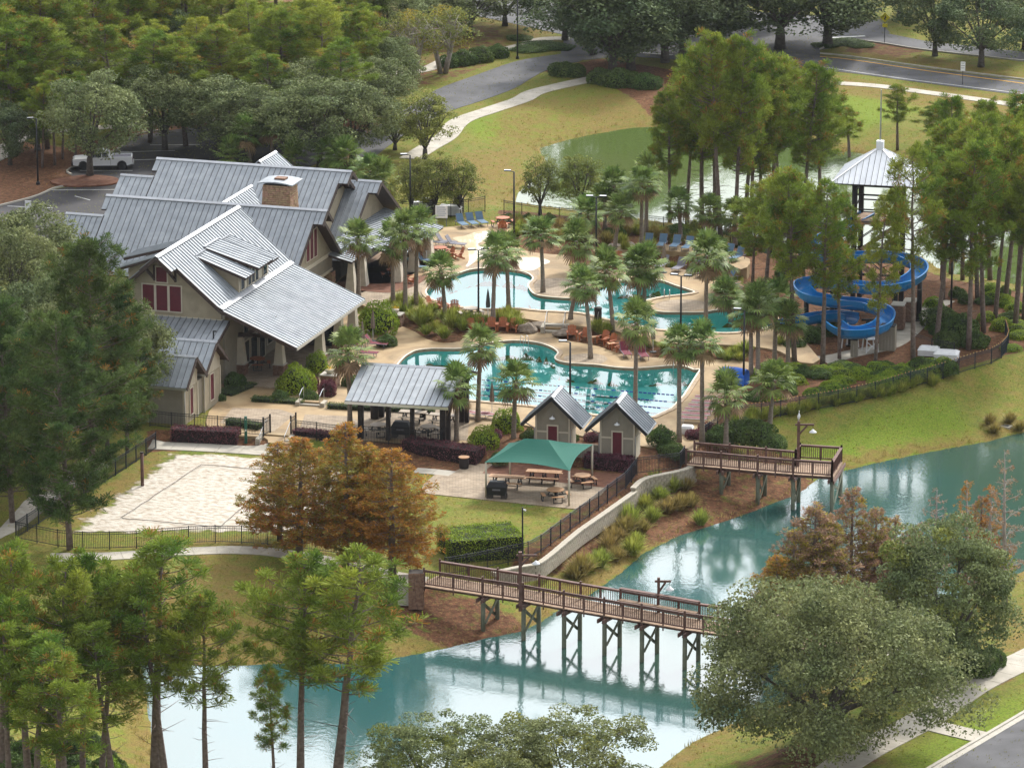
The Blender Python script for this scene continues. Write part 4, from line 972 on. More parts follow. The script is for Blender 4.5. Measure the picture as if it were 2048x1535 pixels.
def flume(label, pts, r=.62):
    P = smooth_loop([gz(u, v, z) for u, v, z in pts], 8, False); base = Vector((P[-1].x, P[-1].y, .5))
    t = thing('water_slide', label, 'slide', base); segs = []; P = [p-base for p in P]; n = 9; prof = [(math.pi*(1+k/(n-1))) for k in range(n)]
    def section(i, rr):
        d = (P[min(i+1,len(P)-1)]-P[max(i-1,0)]).normalized(); x = d.cross(Z_).normalized(); y = x.cross(d)
        a = (P[min(i+2,len(P)-1)]-P[max(i-2,0)]).normalized()
        s = [P[i] + x*math.cos(q)*rr + y*(math.sin(q)*rr*.9) for q in prof]
        return s, x, y
    step = 8
    for i0 in range(0, len(P)-1, step):
        i1 = min(i0+step, len(P)-1); mb = MB(); rows = []
        for i in range(i0, i1+1):
            so, x, y = section(i, r); si, _, _ = section(i, r-.06)
            so = [so[0]-x*.02+y*.28 - x*.05] + so + [so[-1]+y*.28 + x*.05]; si = [si[0]+y*.28] + si + [si[-1]+y*.28]
            rows.append(so + si[::-1])
        m_ = len(rows[0])
        for j in range(len(rows)-1):
            for k in range(m_): mb.add([rows[j][k],rows[j][(k+1)%m_],rows[j+1][(k+1)%m_],rows[j+1][k]], [(0,1,2,3)])
        lip = MB()
        for e in (0, -1): lip.tube([rows[e][k] + Vector((0,0,-.02)) for k in range(1, 10)], .04, 4)
        o = mb.build('flume_section', M_slide, t, True); lip.build('joint_flange', M_slide, o)
    return t
flume('long blue water slide winding down in two loops round the tower', [(1735,430,7.4),(1690,455,7.0),(1630,488,6.4),(1612,500,6.2),(1650,512,6.1),(1722,512,6.0),(1790,513,5.6),(1832,527,5.3),(1836,547,5.0),(1805,566,4.8),(1750,574,4.55),(1690,568,4.3),(1630,562,4.0),(1604,572,3.7),(1622,592,3.3),(1680,602,3.0),(1735,609,2.8),(1770,625,2.6),(1765,648,2.4),(1730,661,2.2),(1690,661,2.05),(1668,648,1.9)], .66)
flume('short blue slide run-out ending in the upper pool', [(1704,634,2.0),(1680,630,1.75),(1640,632,1.45),(1600,640,1.1),(1560,649,.75),(1543,654,.6)], .62)
for i, (u, v, z) in enumerate(((1664,655,3.0),(1662,650,1.4),(1790,640,4.2),(1735,675,1.5),(1612,656,2.9),(1838,640,4.3),(1700,690,1.4))):
    b = gz(u, v, .1); t = thing('slide_support', 'dark steel column holding up a bend of the blue slide', 'column', b, 0, 'steel slide columns')
    MB().tube([(0,0,0),(0,0,z)], .2 if z > 2.5 else .16, 8).build('shaft', M_black, t, True); MB().box(-.35,.35,-.35,.35,0,.06).build('foot_plate', M_black, t); MB().beam((-.5,0,z-.05),(.5,0,z-.05),.12,.16).build('saddle', M_black, t)
# stone and board piers at the foot of the tower
for (u, v, w, d, z, kind) in ((1796,655,.95,1.2,1.9,'s'),(1820,640,.9,1.2,1.6,'s'),(1775,698,1.2,1.0,1.9,'b'),(1708,712,.5,.5,1.3,'b')):
    b = gz(u, v, .1); t = thing('stone_pier' if kind == 's' else 'board_pier', ('stacked stone pier beside the slide tower steps' if kind == 's' else 'grey boarded pump enclosure below the slide'), 'pier' if kind == 's' else 'enclosure', b, R(-13), 'piers round the slide tower' if kind == 's' else 'boarded enclosures below the slide')
    if kind == 's': stones(t, (-w/2,-d/2), (w,d), 0, z, .18, .4, 'stone', M_stone2); MB().box(-w/2-.06,w/2+.06,-d/2-.06,d/2+.06,z,z+.08).build('pier_cap', M_curb, t)
    else:
        n = max(2, int(w/.2))
        for k in range(n): MB().box(-w/2+k*w/n+.008,-w/2+(k+1)*w/n-.008,-d/2-.03,-d/2+.02,0,z).build('board', M_siding2, t)
        n2 = max(2, int(d/.2))
        for k in range(n2): MB().box(w/2-.02,w/2+.03,-d/2+k*d/n2+.008,-d/2+(k+1)*d/n2-.008,0,z).build('board', M_siding2, t)
        MB().box(-w/2,w/2,-d/2,d/2,z-.02,z+.06).build('lid', M_black, t)
# ------------------------------------------------------------------ timber bridge and pier
def bays(pts, n):
    """resample a polyline into n equal bays"""
    seg = [0.0]
    for i in range(1, len(pts)): seg.append(seg[-1]+(pts[i]-pts[i-1]).length)
    out = []
    for k in range(n+1):
        s = seg[-1]*k/n
        for i in range(1, len(pts)):
            if seg[i] >= s-1e-6: out.append(pts[i-1].lerp(pts[i], (s-seg[i-1])/max(seg[i]-seg[i-1],1e-6))); break
    return out
def rail(parent, pts, hgt=1.07, cap_w=.16, cap=True, tall=True):
    """guard rail along posts: each post, cap and bay a part of its own"""
    for i, p in enumerate(pts):
        big = i % 2 == 0
        w = .13 if big else .09
        MB().box(p.x-w/2, p.x+w/2, p.y-w/2, p.y+w/2, p.z-.35, p.z+hgt+(.16 if big and tall else -.02)).build('rail_post', M_rail, parent)
    for i in range(len(pts)-1):
        a, b = pts[i], pts[i+1]; zt, zb = Z_*hgt, Z_*.14
        if cap: MB().beam(a+zt, b+zt, cap_w, .045).build('cap_rail', M_rail, parent)
        MB().beam(a+zt-Z_*.09, b+zt-Z_*.09, .045, .10).build('upper_rail', M_rail, parent); MB().beam(a+zb, b+zb, .045, .09).build('lower_rail', M_rail, parent)
        n = max(2, int((b-a).length/.15)); mb = MB()
        for k in range(n):
            p = a.lerp(b, (k+.5)/n); mb.box(p.x-.022, p.x+.022, p.y-.022, p.y+.022, p.z+.1, p.z+hgt-.05)
        o = mb.build('balusters', M_rail, parent); o['kind'] = 'stuff'
def planks(parent, near, far, z, m):
    mb = MB()
    for i in range(len(near)-1):
        n = max(1, int((near[i+1]-near[i]).length/.155))
        for k in range(n):
            a = near[i].lerp(near[i+1], (k+.04)/n); b = near[i].lerp(near[i+1], (k+.96)/n); c = far[i].lerp(far[i+1], (k+.96)/n); d = far[i].lerp(far[i+1], (k+.04)/n)
            dz = rnd.uniform(-.006,.006)
            mb.prism([(q.x,q.y) for q in (a,b,c,d)], z-.04+dz, z+dz)
    o = mb.build('deck_boards', m, parent); o['kind'] = 'stuff'
def perp(pts, w):
    out = []
    for i, p in enumerate(pts):
        d = (pts[min(i+1,len(pts)-1)]-pts[max(i-1,0)]).to_2d().normalized(); out.append(Vector((p.x-d.y*w, p.y+d.x*w, p.z)))
    return out
def bent(parent, a, b, z, lamp=False):
    """pile bent: two round piles, doubled cap beams and an X brace"""
    d = (b-a).normalized(); a2, b2 = a+d*.15, b-d*.15
    for p in (a2, b2):
        zb = min(h(p.x, p.y), POND_Z if h(p.x,p.y) < POND_Z else 9)-.3
        MB().tube([(p.x,p.y,zb),(p.x,p.y,z-.3)], .15, 8).build('pile', M_pile, parent, True)
    for s in (-.2, .2):
        o = Vector((-d.y, d.x, 0))*s; MB().beam(a-d*.45+o+Z_*(-.3), b+d*.45+o+Z_*(-.3), .09, .26).build('cap_beam', M_rail, parent)
    lo = max(min(h(a2.x,a2.y), z-1.0), POND_Z)+.35
    if z - lo > 1.1:
        hi = z-.5; lo = max(lo, z-1.9)
        for p, q, s in ((a2,b2,.17),(b2,a2,-.17)):
            o = Vector((-d.y, d.x, 0))*s; MB().beam(Vector((p.x,p.y,hi))+o, Vector((q.x,q.y,lo))+o, .06, .2).build('cross_brace', M_rail, parent)
BZ = 0.1
near_px = [(836,1169),(847,1171),(964,1189),(1045,1201),(1126,1216),(1207,1230),(1282,1243),(1368,1258),(1443,1268),(1530,1283),(1625,1300),(1700,1313)]
nl = [gz(u, v, BZ) for u, v in near_px]; fl = perp(nl, 2.35)
O = nl[1].copy(); O.z = BZ
bridge = thing('footbridge', 'long brown timber footbridge on green piles crossing the pond', 'bridge', O)
L_ = lambda pts: [p-O for p in pts]
# walk deck in local coordinates
ln, lf = L_(nl), L_(fl)
planks(bridge, ln, lf, 0, M_deckwood)
for q in (.15, .5, .85):
    mid = [a.lerp(b, q) for a, b in zip(ln, lf)]
    for i in range(len(mid)-1): MB().beam(mid[i]-Z_*.16, mid[i+1]-Z_*.16, .08, .22).build('stringer', M_rail, bridge)
nn_, ff_ = [], []
for i in range(1, len(ln)-1):
    nn_ += [ln[i], (ln[i]+ln[i+1])/2]; ff_ += [lf[i], (lf[i]+lf[i+1])/2]
rail(bridge, [p+(q-p).normalized()*.08 for p, q in zip(nn_, ff_)], cap_w=.1, tall=True); rail(bridge, [p+(q-p).normalized()*.08 for p, q in zip(ff_, nn_)], cap_w=.26)
def wbent(parent, a, b, z, org):
    c = thing('pile_bent', '', '')
    for k in ('label','category'):
        if k in c: del c[k]
    bpy.data.objects.remove(c)
    mb_before = len(col.objects); first = set(o.name for o in col.objects) if False else None
    d = (b-a).normalized(); a2, b2 = a+d*.15, b-d*.15
    for p in (a2, b2):
        zb = h(p.x, p.y)-.3
        MB().tube([Vector((p.x,p.y,zb))-org, Vector((p.x,p.y,z-.3))-org], .15, 8).build('pile', M_pile, parent, True)
    for s in (-.2, .2):
        o = Vector((-d.y, d.x, 0))*s; MB().beam(a-d*.45+o-Z_*.3-org, b+d*.45+o-Z_*.3-org, .09, .26).build('cap_beam', M_rail, parent)
    lo = max(max(h(a2.x,a2.y), h(b2.x,b2.y), POND_Z)+.3, z-2.0); hi = z-.5
    if hi-lo > .6:
        for p, q, s in ((a2,b2,.17),(b2,a2,-.17)):
            o = Vector((-d.y, d.x, 0))*s; MB().beam(Vector((p.x,p.y,hi))+o-org, Vector((q.x,q.y,lo))+o-org, .06, .2).build('cross_brace', M_pile, parent)
for i in range(2, len(nl)-1): wbent(bridge, nl[i], fl[i], BZ, O)
# seat benches along the far rail
for i in (5, 6):
    a, b = ff_[2*(i-1)]+Z_*.5, ff_[2*(i-1)+2]+Z_*.5; off = (ln[i]-lf[i]).normalized()*.28
    MB().beam(a+off, b+off, .4, .05).build('bench_seat', M_deckwood, bridge); MB().beam(a+off*.4+Z_*.72, b+off*.4+Z_*.72, .32, .06).build('bench_back_cap', M_rail, bridge)
ab = gz(838, 1186, -.4)-O
stones(MB().box(ab.x-1.4, ab.x+.2, ab.y+.2, ab.y+2.6, -1.4, -.02).build('abutment', M_conc, bridge), (ab.x-.7, ab.y-.3), (1.0,1.0), -1.5, .95, .2, .45, 'abutment_stone', M_stone2)

PZ = 0.02
pn = [gz(u, v, PZ) for u, v in ((1372,929),(1442,935),(1515,942),(1586,948),(1664,953))]
PO_ = pn[0].copy(); pier = thing('viewing_pier', 'short brown timber viewing pier with railings over the pond bank', 'pier', PO_)
pf = perp(pn, 2.2); e2_ = (pf[-1]-pn[-1]).normalized(); e1_ = (pn[-1]-pn[-2]).normalized()
cor = pn[-1]+e2_*4.0; cor2 = cor-e1_*3.0; cor3 = pf[-1]-e1_*3.0
lp_, lpf = [p-PO_ for p in pn], [p-PO_ for p in pf]
planks(pier, lp_, lpf, 0, M_deckwood)
planks(pier, [cor3-PO_, pf[-1]-PO_], [cor2-PO_, cor-PO_], 0, M_deckwood)
def mids(pts):
    o = []
    for i in range(len(pts)-1): o += [pts[i], (pts[i]+pts[i+1])/2]
    return o+[pts[-1]]
rail(pier, mids(lp_), cap_w=.16); rail(pier, mids([p-PO_ for p in (pn[-1], cor)]), cap_w=.22)
rail(pier, mids([p-PO_ for p in (cor, cor2)]), cap_w=.22); rail(pier, mids([p-PO_ for p in (cor2, cor3)]), cap_w=.2)
rail(pier, mids([p-PO_ for p in (pf[0], pf[1], pf[2], cor3)]), cap_w=.2)
for i in (1,2,3,4): wbent(pier, pn[i], pf[i] if i < 4 else cor, PZ, PO_)
for q in (.12, .88):
    mid = [a.lerp(b, q) for a, b in zip(lp_, lpf)]
    for i in range(len(mid)-1): MB().beam(mid[i]-Z_*.16, mid[i+1]-Z_*.16, .08, .24).build('stringer', M_rail, pier)
MB().beam(pn[-1]-PO_-Z_*.14+e1_*.05, cor-PO_-Z_*.14+e1_*.05, .08, .3).build('rim_board', M_deckwood, pier)

def timber_lamp(p, hgt, label, w=.2, arm=1.1, rot=0.0):
    t = thing('timber_lamp_post', label, 'lamp post', p, rot)
    MB().box(-w/2,w/2,-w/2,w/2,-.6,hgt).build('post', M_rail, t); MB().beam((-.25,0,hgt-.25),(arm,0,hgt-.25),.1,.13).build('arm', M_rail, t)
    MB().beam((0,0,hgt-1.0),(arm*.55,0,hgt-.32),.09,.12).build('brace', M_rail, t)
    MB().tube([(arm-.08,0,hgt-.3),(arm-.08,0,hgt-.62)], .015, 5).build('lamp_rod', M_black, t)
    MB().lathe([(.27,0),(.25,.05),(.1,.16),(.06,.22)], 12, (arm-.08,0,hgt-.82)).build('lamp_shade', M_white, t, True)
    return t
timber_lamp(nl[3]-Vector((.15,.25,0)), 3.4, 'brown timber lamp post on the bridge beside the block wall', .22)
timber_lamp(fl[6]+Vector((0,.1,0)), 2.3, 'brown timber lamp post by the bridge benches over water', .18, .8)
lampp = pf[3]-Vector((.1,.0,0)); timber_lamp(lampp, 3.3, 'brown timber lamp post on the pier with an egret on top', .2)
# white egret perched on the pier lamp
eg = thing('egret', 'white egret perched on top of the pier lamp post', 'bird', lampp+Z_*3.3)
sk = MB(); sk.tube([(0,.02,.12),(0,.0,.22),(.0,-.02,.34),(.01,-.02,.45),(.02,-.03,.55),(0,-.05,.62)], [.02,.075,.11,.095,.05,.03], 8)
sk.tube([(0,-.05,.62),(.02,-.09,.67),(.03,-.06,.73),(.03,-.08,.78),(.03,-.12,.79)], [.03,.026,.024,.035,.02], 7); sk.tube([(0,.03,.25),(-.01,.08,.1),(0,.1,.03)], [.07,.05,.015], 6)
body = sk.build('body', M_white, eg, True)
MB().tube([(.03,-.13,.79),(.03,-.25,.77)], [.014,.003], 5).build('beak', M_yellow, eg)
for x in (-.03,.03): MB().tube([(x,0,0),(x,0,.16)], .009, 5).build('leg', M_black, eg)

# ------------------------------------------------------------------ block retaining walls
def block_wall(label, px, ztop, courses, tail=0):
    pts = [gz(u, v, ztop) for u, v in px]; pts = smooth_loop(pts, 5, False); base = pts[0].copy(); base.z = ztop-1
    t = thing('retaining_wall', label, 'wall', base); tot = sum((pts[i+1]-pts[i]).length for i in range(len(pts)-1)); n = int(tot/.47)
    q = bays(pts, n); blk = MB().box(-.228,.228,-.15,.15,0,.192).mesh('block'); cap = MB().box(-.228,.228,-.2,.2,0,.1).mesh('cap_block')
    blk.materials.append(M_block); cap.materials.append(M_cap); cnt = 0
    for i in range(n):
        a, b = q[i], q[i+1]; d = (b-a).normalized(); ang = math.atan2(d.y, d.x); m = (a+b)/2
        place('cap_block', cap, None, t, Matrix.Translation(m-base-Z_*.1+Vector((rnd.uniform(-.01,.01),rnd.uniform(-.01,.01),0))) @ Matrix.Rotation(ang+rnd.uniform(-.02,.02),4,'Z'))
        for c in range(courses):
            s = m + d*(.235 if c % 2 else 0); z = -.1-(c+1)*.2
            place('block', blk, None, t, Matrix.Translation(s-base+Vector((d.y,-d.x,0))*(.012*c+rnd.uniform(0,.015))+Z_*z) @ Matrix.Rotation(ang,4,'Z')); cnt += 1
    return t
block_wall('long pale block retaining wall curving from the bridge up past the lawn fence', [(985,1143),(1042,1131),(1075,1125),(1105,1104),(1155,1062),(1205,1027),(1270,981)], -.3, 5)
block_wall('short upper block retaining wall ending at the pier', [(1266,975),(1280,961),(1300,952),(1345,943),(1375,935),(1386,928)], -.05, 6)

# ------------------------------------------------------------------ metal picket fences
def fence(label, px, hgt=1.22, m=None, z=None, panel=1.85, bulbs=False, name='metal_fence', step=.115, group=None):
    m = m or M_black; pts = [G(u, v) if z is None else gz(u, v, z) for u, v in px]; base = pts[0].copy()
    tot = sum((pts[i+1]-pts[i]).length for i in range(len(pts)-1)); n = max(1, round(tot/panel)); q = bays(pts, n)
    if z is None: q = [Vector((p.x,p.y,h(p.x,p.y))) for p in q]
    q = [p-base for p in q]; t = thing(name, label, 'fence', base, 0, group)
    pk, tr, br, bu = MB(), MB(), MB(), MB()
    post = MB().box(-.035,.035,-.035,.035,-.1,hgt+.06).mesh('post'); post.materials.append(m)
    for p in q: place('post', post, None, t, Matrix.Translation(p))
    for a, b in zip(q[:-1], q[1:]):
        tr.beam(a+Z_*hgt*.99, b+Z_*hgt*.99, .035, .04); tr.beam(a+Z_*hgt*.86, b+Z_*hgt*.86, .03, .035); br.beam(a+Z_*.12, b+Z_*.12, .03, .04)
        k = max(2, int((b-a).length/step))
        for j in range(1, k): p = a.lerp(b, j/k); pk.box(p.x-.011,p.x+.011,p.y-.011,p.y+.011,p.z+.08,p.z+hgt*.98)
        if bulbs:
            for j in range(5): p = a.lerp(b, (j+.5)/5); bu.lathe([(.02,0),(.05,.05),(.02,.1)], 5, p+Z_*(hgt+.03))
    o = tr.build('top_rail', m, t); o['kind'] = 'stuff'; o = br.build('bottom_rail', m, t); o = pk.build('pickets', m, t); o['kind'] = 'stuff'
    if bulbs: o = bu.build('string_light_bulbs', mat('coloured bulb', (.5,.14,.06), .4, color2=(.45,.40,.12), scale=.8), t); o['kind'] = 'stuff'
    return t
fence('black picket fence curving along the near side of the sand court', [(32,1077),(59,1082),(110,1093),(162,1098),(216,1098),(270,1096),(322,1091),(375,1087),(427,1085),(480,1086),(560,1092),(680,1108)])
fence('dark picket fence beside the path on the left of the sand court', [(32,1077),(52,1064),(74,1050),(95,1037),(160,996),(255,935),(312,897)], m=M_navy)
fence('black picket fence on the terrace above the purple hedge', [(300,852),(340,857),(432,864),(527,872)], z=0)
fence('black picket fence between the steps and the pavilion', [(592,872),(640,878),(715,888)], z=0)
fence('black picket fence along the front of the pavilion', [(722,884),(800,890),(880,897),(890,880)], z=0)
fence('navy picket fence on the block wall beside the lawn', [(1274,948),(1252,976),(1217,1002),(1184,1028),(1147,1055),(1111,1082),(1074,1110),(1056,1118)], m=M_navy, z=LAWN+.05)
fence('black picket fence in front of the clipped green hedge', [(1056,1118),(1000,1130),(940,1142),(890,1150)], z=LAWN)
fence('black picket fence between the sheds and the pier', [(1274,948),(1310,944),(1360,938),(1369,925)], z=-.1)
fence('long dark fence strung with coloured lights above the grass bank', [(1400,888),(1440,863),(1480,842),(1545,836),(1610,823),(1685,811),(1770,791),(1852,768),(1930,743),(1985,727),(2010,712),(2017,692),(2010,670)], m=M_navy, bulbs=True)
fence('black picket fence round the white filter covers', [(1828,697),(1850,704),(1880,714),(1908,716)])
fence('black picket fence along the back pond behind the palms', [(1008,428),(1080,439),(1200,451),(1300,459),(1390,469),(1480,491),(1560,522)])
fence('black picket fence screening the lodge air conditioners', [(785,432),(830,436),(880,438),(935,430),(970,424)], hgt=1.4)

# gate leaves and stair rails
def gate(p, label, rot):
    t = thing('gate_leaf', label, 'gate', p, rot, 'open gate leaves of the terrace fence')
    for x in (0,.95): MB().box(x-.05,x+.05,-.05,.05,0,1.45).build('post', M_black, t)
    mb = MB()
    for z in (.15,1.0,1.25): mb.beam((0,0,z),(.95,0,z),.03,.04)
    for k in range(1,8): mb.box(k*.12-.01,k*.12+.01,-.01,.01,.12,1.27)
    mb.build('gate_bars', M_black, t)['kind'] = 'stuff'
gate(gz(527,872,0), 'open black gate leaf on the hedge side of the terrace steps', R(62)); gate(gz(582,869,0), 'open black gate leaf on the pavilion side of the terrace steps', R(70))
def stairs(label, p, rot, n, w, rise=.16, tread=.36, cheek=True, z0=0):
    t = thing('garden_steps', label, 'steps', p, rot)
    for k in range(n): MB().box(-w/2,w/2,k*tread,(n)*tread+.1,k*rise+.002*k,(k+1)*rise).build('step', M_deck if k % 2 else M_conc, t)
    if cheek:
        for s in (-1,1): MB().box(s*(w/2+.16)-.15,s*(w/2+.16)+.15,-.15,n*tread+.2,0,n*rise*.75+.12).build('cheek_wall', M_cap, t)
    for s in (-1,1):
        x = s*(w/2-.02); MB().tube([(x,-.1,0),(x,-.1,.85),(x,n*tread,n*rise+.9),(x,n*tread+.35,n*rise+.9),(x,n*tread+.35,n*rise)], .025, 6).build('handrail', M_steel, t)
stairs('concrete steps with steel handrails up from the sand court walk', gz(545,893,LAWN), R(-13), 4, 1.9, .15)
stairs('steps with steel rails between boulders from lower to upper deck', gz(1108,666,LOW), R(-8), 3, 1.5, .17)
stairs('low steps with rails from the picnic terrace toward the pool', gz(620,812,LOW), R(-13), 2, 1.6, .12)

# ------------------------------------------------------------------ furniture
def mk_oct(top, lab):
    def f():
        t = thing('octagonal_table', lab, 'picnic table')
        MB().prism([(.62*math.cos(R(45*k+22.5)),.62*math.sin(R(45*k+22.5))) for k in range(8)], .72, .77).build('table_top', top, t)
        for k in range(4):
            M4 = Matrix.Rotation(k*math.pi/2, 4, 'Z')
            MB().prism([(-.48,-1.0),(.48,-1.0),(.36,-.74),(-.36,-.74)], .43, .475, M4).build('bench', top, t)
            mb = MB(); 
            for x in (-.3,.3): mb.beam(M4 @ Vector((x,-.95,0)), M4 @ Vector((x,-.9,.43)), .05,.05)
            mb.beam(M4 @ Vector((-.33,-.95,.03)), M4 @ Vector((.33,-.95,.03)), .05,.05); mb.beam(M4 @ Vector((0,-.85,.4)), M4 @ Vector((0,-.2,.4)), .06,.07); mb.beam(M4 @ Vector((0,-.55,.4)), M4 @ Vector((0,-.35,.7)), .06,.06)
            mb.build('bench_frame', M_black, t)
        MB().box(-.06,.06,-.06,.06,0,.7).build('pedestal', M_black, t)
        return t
    return f
def mk_rect(top, lab, ln=2.4):
    def f():
        t = thing('picnic_table', lab, 'picnic table')
        for k in range(5): MB().box(-ln/2,ln/2,-.38+k*.155,-.38+k*.155+.14,.72,.76).build('table_board', top, t)
        for s in (-1,1): MB().box(-ln/2+.05,ln/2-.05,s*.72-.13,s*.72+.13,.43,.47).build('bench', top, t)
        for x in (-ln/2+.35, 0 if ln > 2.2 else ln/2-.35, ln/2-.35):
            for s in (-1,1): MB().beam((x,s*.75,0),(x,s*.28,.71),.07,.1).build('leg', M_black, t)
            MB().beam((x,-.8,.39),(x,.8,.39),.06,.1).build('cross_bar', M_black, t)
        return t
    return f
def mk_adi(m, lab):
    def f():
        t = thing('adirondack_chair', lab, 'chair'); sl_ = MB()
        for k in range(5): MB().beam((-.24+k*.12,-.3,.36),(-.24+k*.12,.22,.24),.105,.022).build('seat_slat', m, t)
        for k in range(5):
            x = -.24+k*.12; tp = .98-.03*abs(k-2)**1.5; MB().beam((x,.2,.25),(x*1.12,.52,tp),.105,.022).build('back_slat', m, t)
        for s in (-1,1):
            MB().beam((s*.38,-.42,.55),(s*.38,.34,.55),.14,.025).build('arm', m, t); MB().box(s*.34-.045,s*.34+.045,-.36,-.28,0,.54).build('leg', m, t); MB().beam((s*.31,-.32,.34),(s*.31,.5,.02),.03,.13).build('leg', m, t)
        MB().beam((-.34,.38,.6),(.34,.38,.6),.03,.09).build('back_brace', m, t)
        return t
    return f
def mk_lounge(m, lab, back=.75, frame=None):
    def f():
        t = thing('sun_lounger', lab, 'lounger'); fr = frame or M_greyf
        MB().box(-.3,.3,-1.2,.12,.34,.375).build('seat_sling', m, t)
        q = Vector((0,.12,.36)); e = q+Vector((0,math.cos(back)*.78,math.sin(back)*.78)); MB().beam(q, e, .6, .035).build('back_sling', m, t)
        for s in (-1,1):
            MB().beam((s*.32,-1.22,.35),(s*.32,.7,.35),.035,.045).build('side_rail', fr, t); MB().beam((s*.32,.12,.36),(s*.32,e.y,e.z),.035,.04).build('back_rail', fr, t)
            for y in (-1.0,.5): MB().beam((s*.31,y,0),(s*.31,y+.06,.34),.035,.035).build('leg', fr, t)
        return t
    return f
def mk_umb(m, lab, hgt=2.5):
    def f():
        t = thing('closed_umbrella', lab, 'umbrella')
        MB().tube([(0,0,0),(0,0,hgt)], .025, 6).build('pole', M_white, t); MB().lathe([(.28,0),(.28,.06),(.06,.1)], 12).build('base', M_black, t)
        mb = MB(); n = 12; pr = [(.19,hgt-1.45),(.21,hgt-1.2),(.16,hgt-.7),(.10,hgt-.3),(.03,hgt+.02)]; o = 0
        for r_, z in pr:
            for k in range(n): a = 2*math.pi*k/n; rr = r_*(1.0 if k % 2 else .72); mb.v.append((rr*math.cos(a), rr*math.sin(a), z))
        for i in range(len(pr)-1):
            for k in range(n): mb.f.append((i*n+k,i*n+(k+1)%n,(i+1)*n+(k+1)%n,(i+1)*n+k))
        mb.build('folded_canopy', m, t); MB().tube([(0,0,hgt),(0,0,hgt+.12)], [.03,.01], 6).build('finial', M_black, t)
        return t
    return f
def mk_light(double, hgt=6.0):
    def f():
        t = thing('light_pole', 'tall black light pole', 'light pole')
        MB().tube([(0,0,0),(0,0,hgt)], [.09,.065], 8).build('pole', M_black, t, True); MB().lathe([(.18,0),(.18,.2),(.1,.3)], 10).build('pole_base', M_black, t)
        for s in ((-1,1) if double else (-1,)):
            MB().beam((0,0,hgt-.02),(s*.45,0,hgt+.06),.05,.06).build('arm', M_black, t); hd = MB().box(min(s*.25,s*.85),max(s*.25,s*.85),-.16,.16,hgt+.05,hgt+.14).build('lamp_head', M_black, t)
            MB().box(min(s*.27,s*.83),max(s*.27,s*.83),-.14,.14,hgt+.142,hgt+.155).build('top_plate', M_steel, hd)
        return t
    return f
oct_tan = Maker(mk_oct(M_tabletop, '')); oct_red = Maker(mk_oct(M_red, '')); oct_pale = Maker(mk_oct(M_table_w, ''))
rect_tan = Maker(mk_rect(M_tabletop, '', 2.5)); rect_pale = Maker(mk_rect(M_table_w, '', 2.0))
adi = Maker(mk_adi(M_red, '')); blue = Maker(mk_lounge(M_blue, '', .95)); grey = Maker(mk_lounge(M_greyf, '', .95)); red = Maker(mk_lounge(M_lred, '', .9)); pink = Maker(mk_lounge(M_lpink, '', .04, M_white)); tan = Maker(mk_lounge(M_tabletop, '', .05, M_white))
pole1, pole2 = Maker(mk_light(False)), Maker(mk_light(True))
oct_tan(gz(1111,999,LAWN+.05), R(10), 'tan octagonal picnic table by the canopy corner post toward the lawn', 'octagonal tables under the canopy'); oct_tan(gz(1165,970,LAWN+.05), R(20), 'tan octagonal picnic table beside the hedge at the canopy', 'octagonal tables under the canopy')
rect_tan(gz(1014,972,LAWN+.05), R(-13), 'long tan picnic table behind the covered grill'); rect_tan(gz(1088,962,LAWN+.05), R(-13), 'long tan picnic table in the middle of the canopy')
for u, v, z, l in ((1006,452,UP,'red octagonal picnic table beside the back light pole'),(880,512,UP,'red octagonal picnic table by a closed umbrella and rocking chairs'),(787,556,UP,'red octagonal picnic table under the palms by the lodge porch'),(515,735,.12,'red octagonal picnic table inside the lodge porch')):
    oct_red(gz(u,v,z), R(rnd.uniform(0,45)), l, 'red octagonal tables')
oct_pale(gz(757,868,.01), 0.2, 'pale octagonal table at the left end of the pavilion', 'pale octagonal tables'); oct_pale(gz(857,872,.01), .5, 'pale octagonal table beside the covered grill in the pavilion', 'pale octagonal tables'); oct_pale(gz(942,634,UP), .3, 'pale octagonal table by the tall double lamp on the pool edge', 'pale octagonal tables')
rect_pale(gz(826,842,.01), R(-13), 'pale picnic table in the middle of the pavilion', 'pale pavilion tables'); rect_pale(gz(886,848,.01), R(-13), 'pale picnic table at the far right of the pavilion', 'pale pavilion tables')
adl = 'red adirondack chair '
for u, v, z, r, l in ((946,662,LOW,25,'at the grass end of the row below the upper deck'),(962,660,LOW,10,'in the row below the upper deck'),(983,660,LOW,0,'in the row below the upper deck'),(1005,660,LOW,-5,'in the row below the upper deck'),(1026,662,LOW,-15,'beside the boulder at the end of the row'),
                      (866,616,UP,60,'at the left end of the upper pool edge'),(886,621,UP,20,'between a palm and the upper pool'),(909,625,UP,0,'next to the pale octagonal table'),
                      (1144,676,LOW,0,'below the boulder beside the deck steps'),(1170,680,LOW,-20,'beside a leaning palm on the lower deck'),(1206,686,LOW,-35,'between two small tables on the lower deck'),(1220,692,LOW,-45,'between two small tables on the lower deck'),(1236,702,LOW,-60,'next to the maroon loungers'),
                      (897,517,UP,-60,'beside the red table on the splash deck'),(916,517,UP,-70,'beside the red table on the splash deck'),(834,522,UP,80,'near the closed umbrella on the splash deck'),(845,508,UP,40,'near the closed umbrella on the splash deck'),(802,542,UP,90,'by the palms next to the lodge porch'),(822,566,UP,-80,'by the palms next to the lodge porch'),(1005,460,UP,180,'pulled up to the red table by the light pole'),(1237,527,UP,0,'in the planting below the lounger terrace')):
    adi(gz(u,v,z), R(r), adl+l, 'red adirondack chairs round the pools')
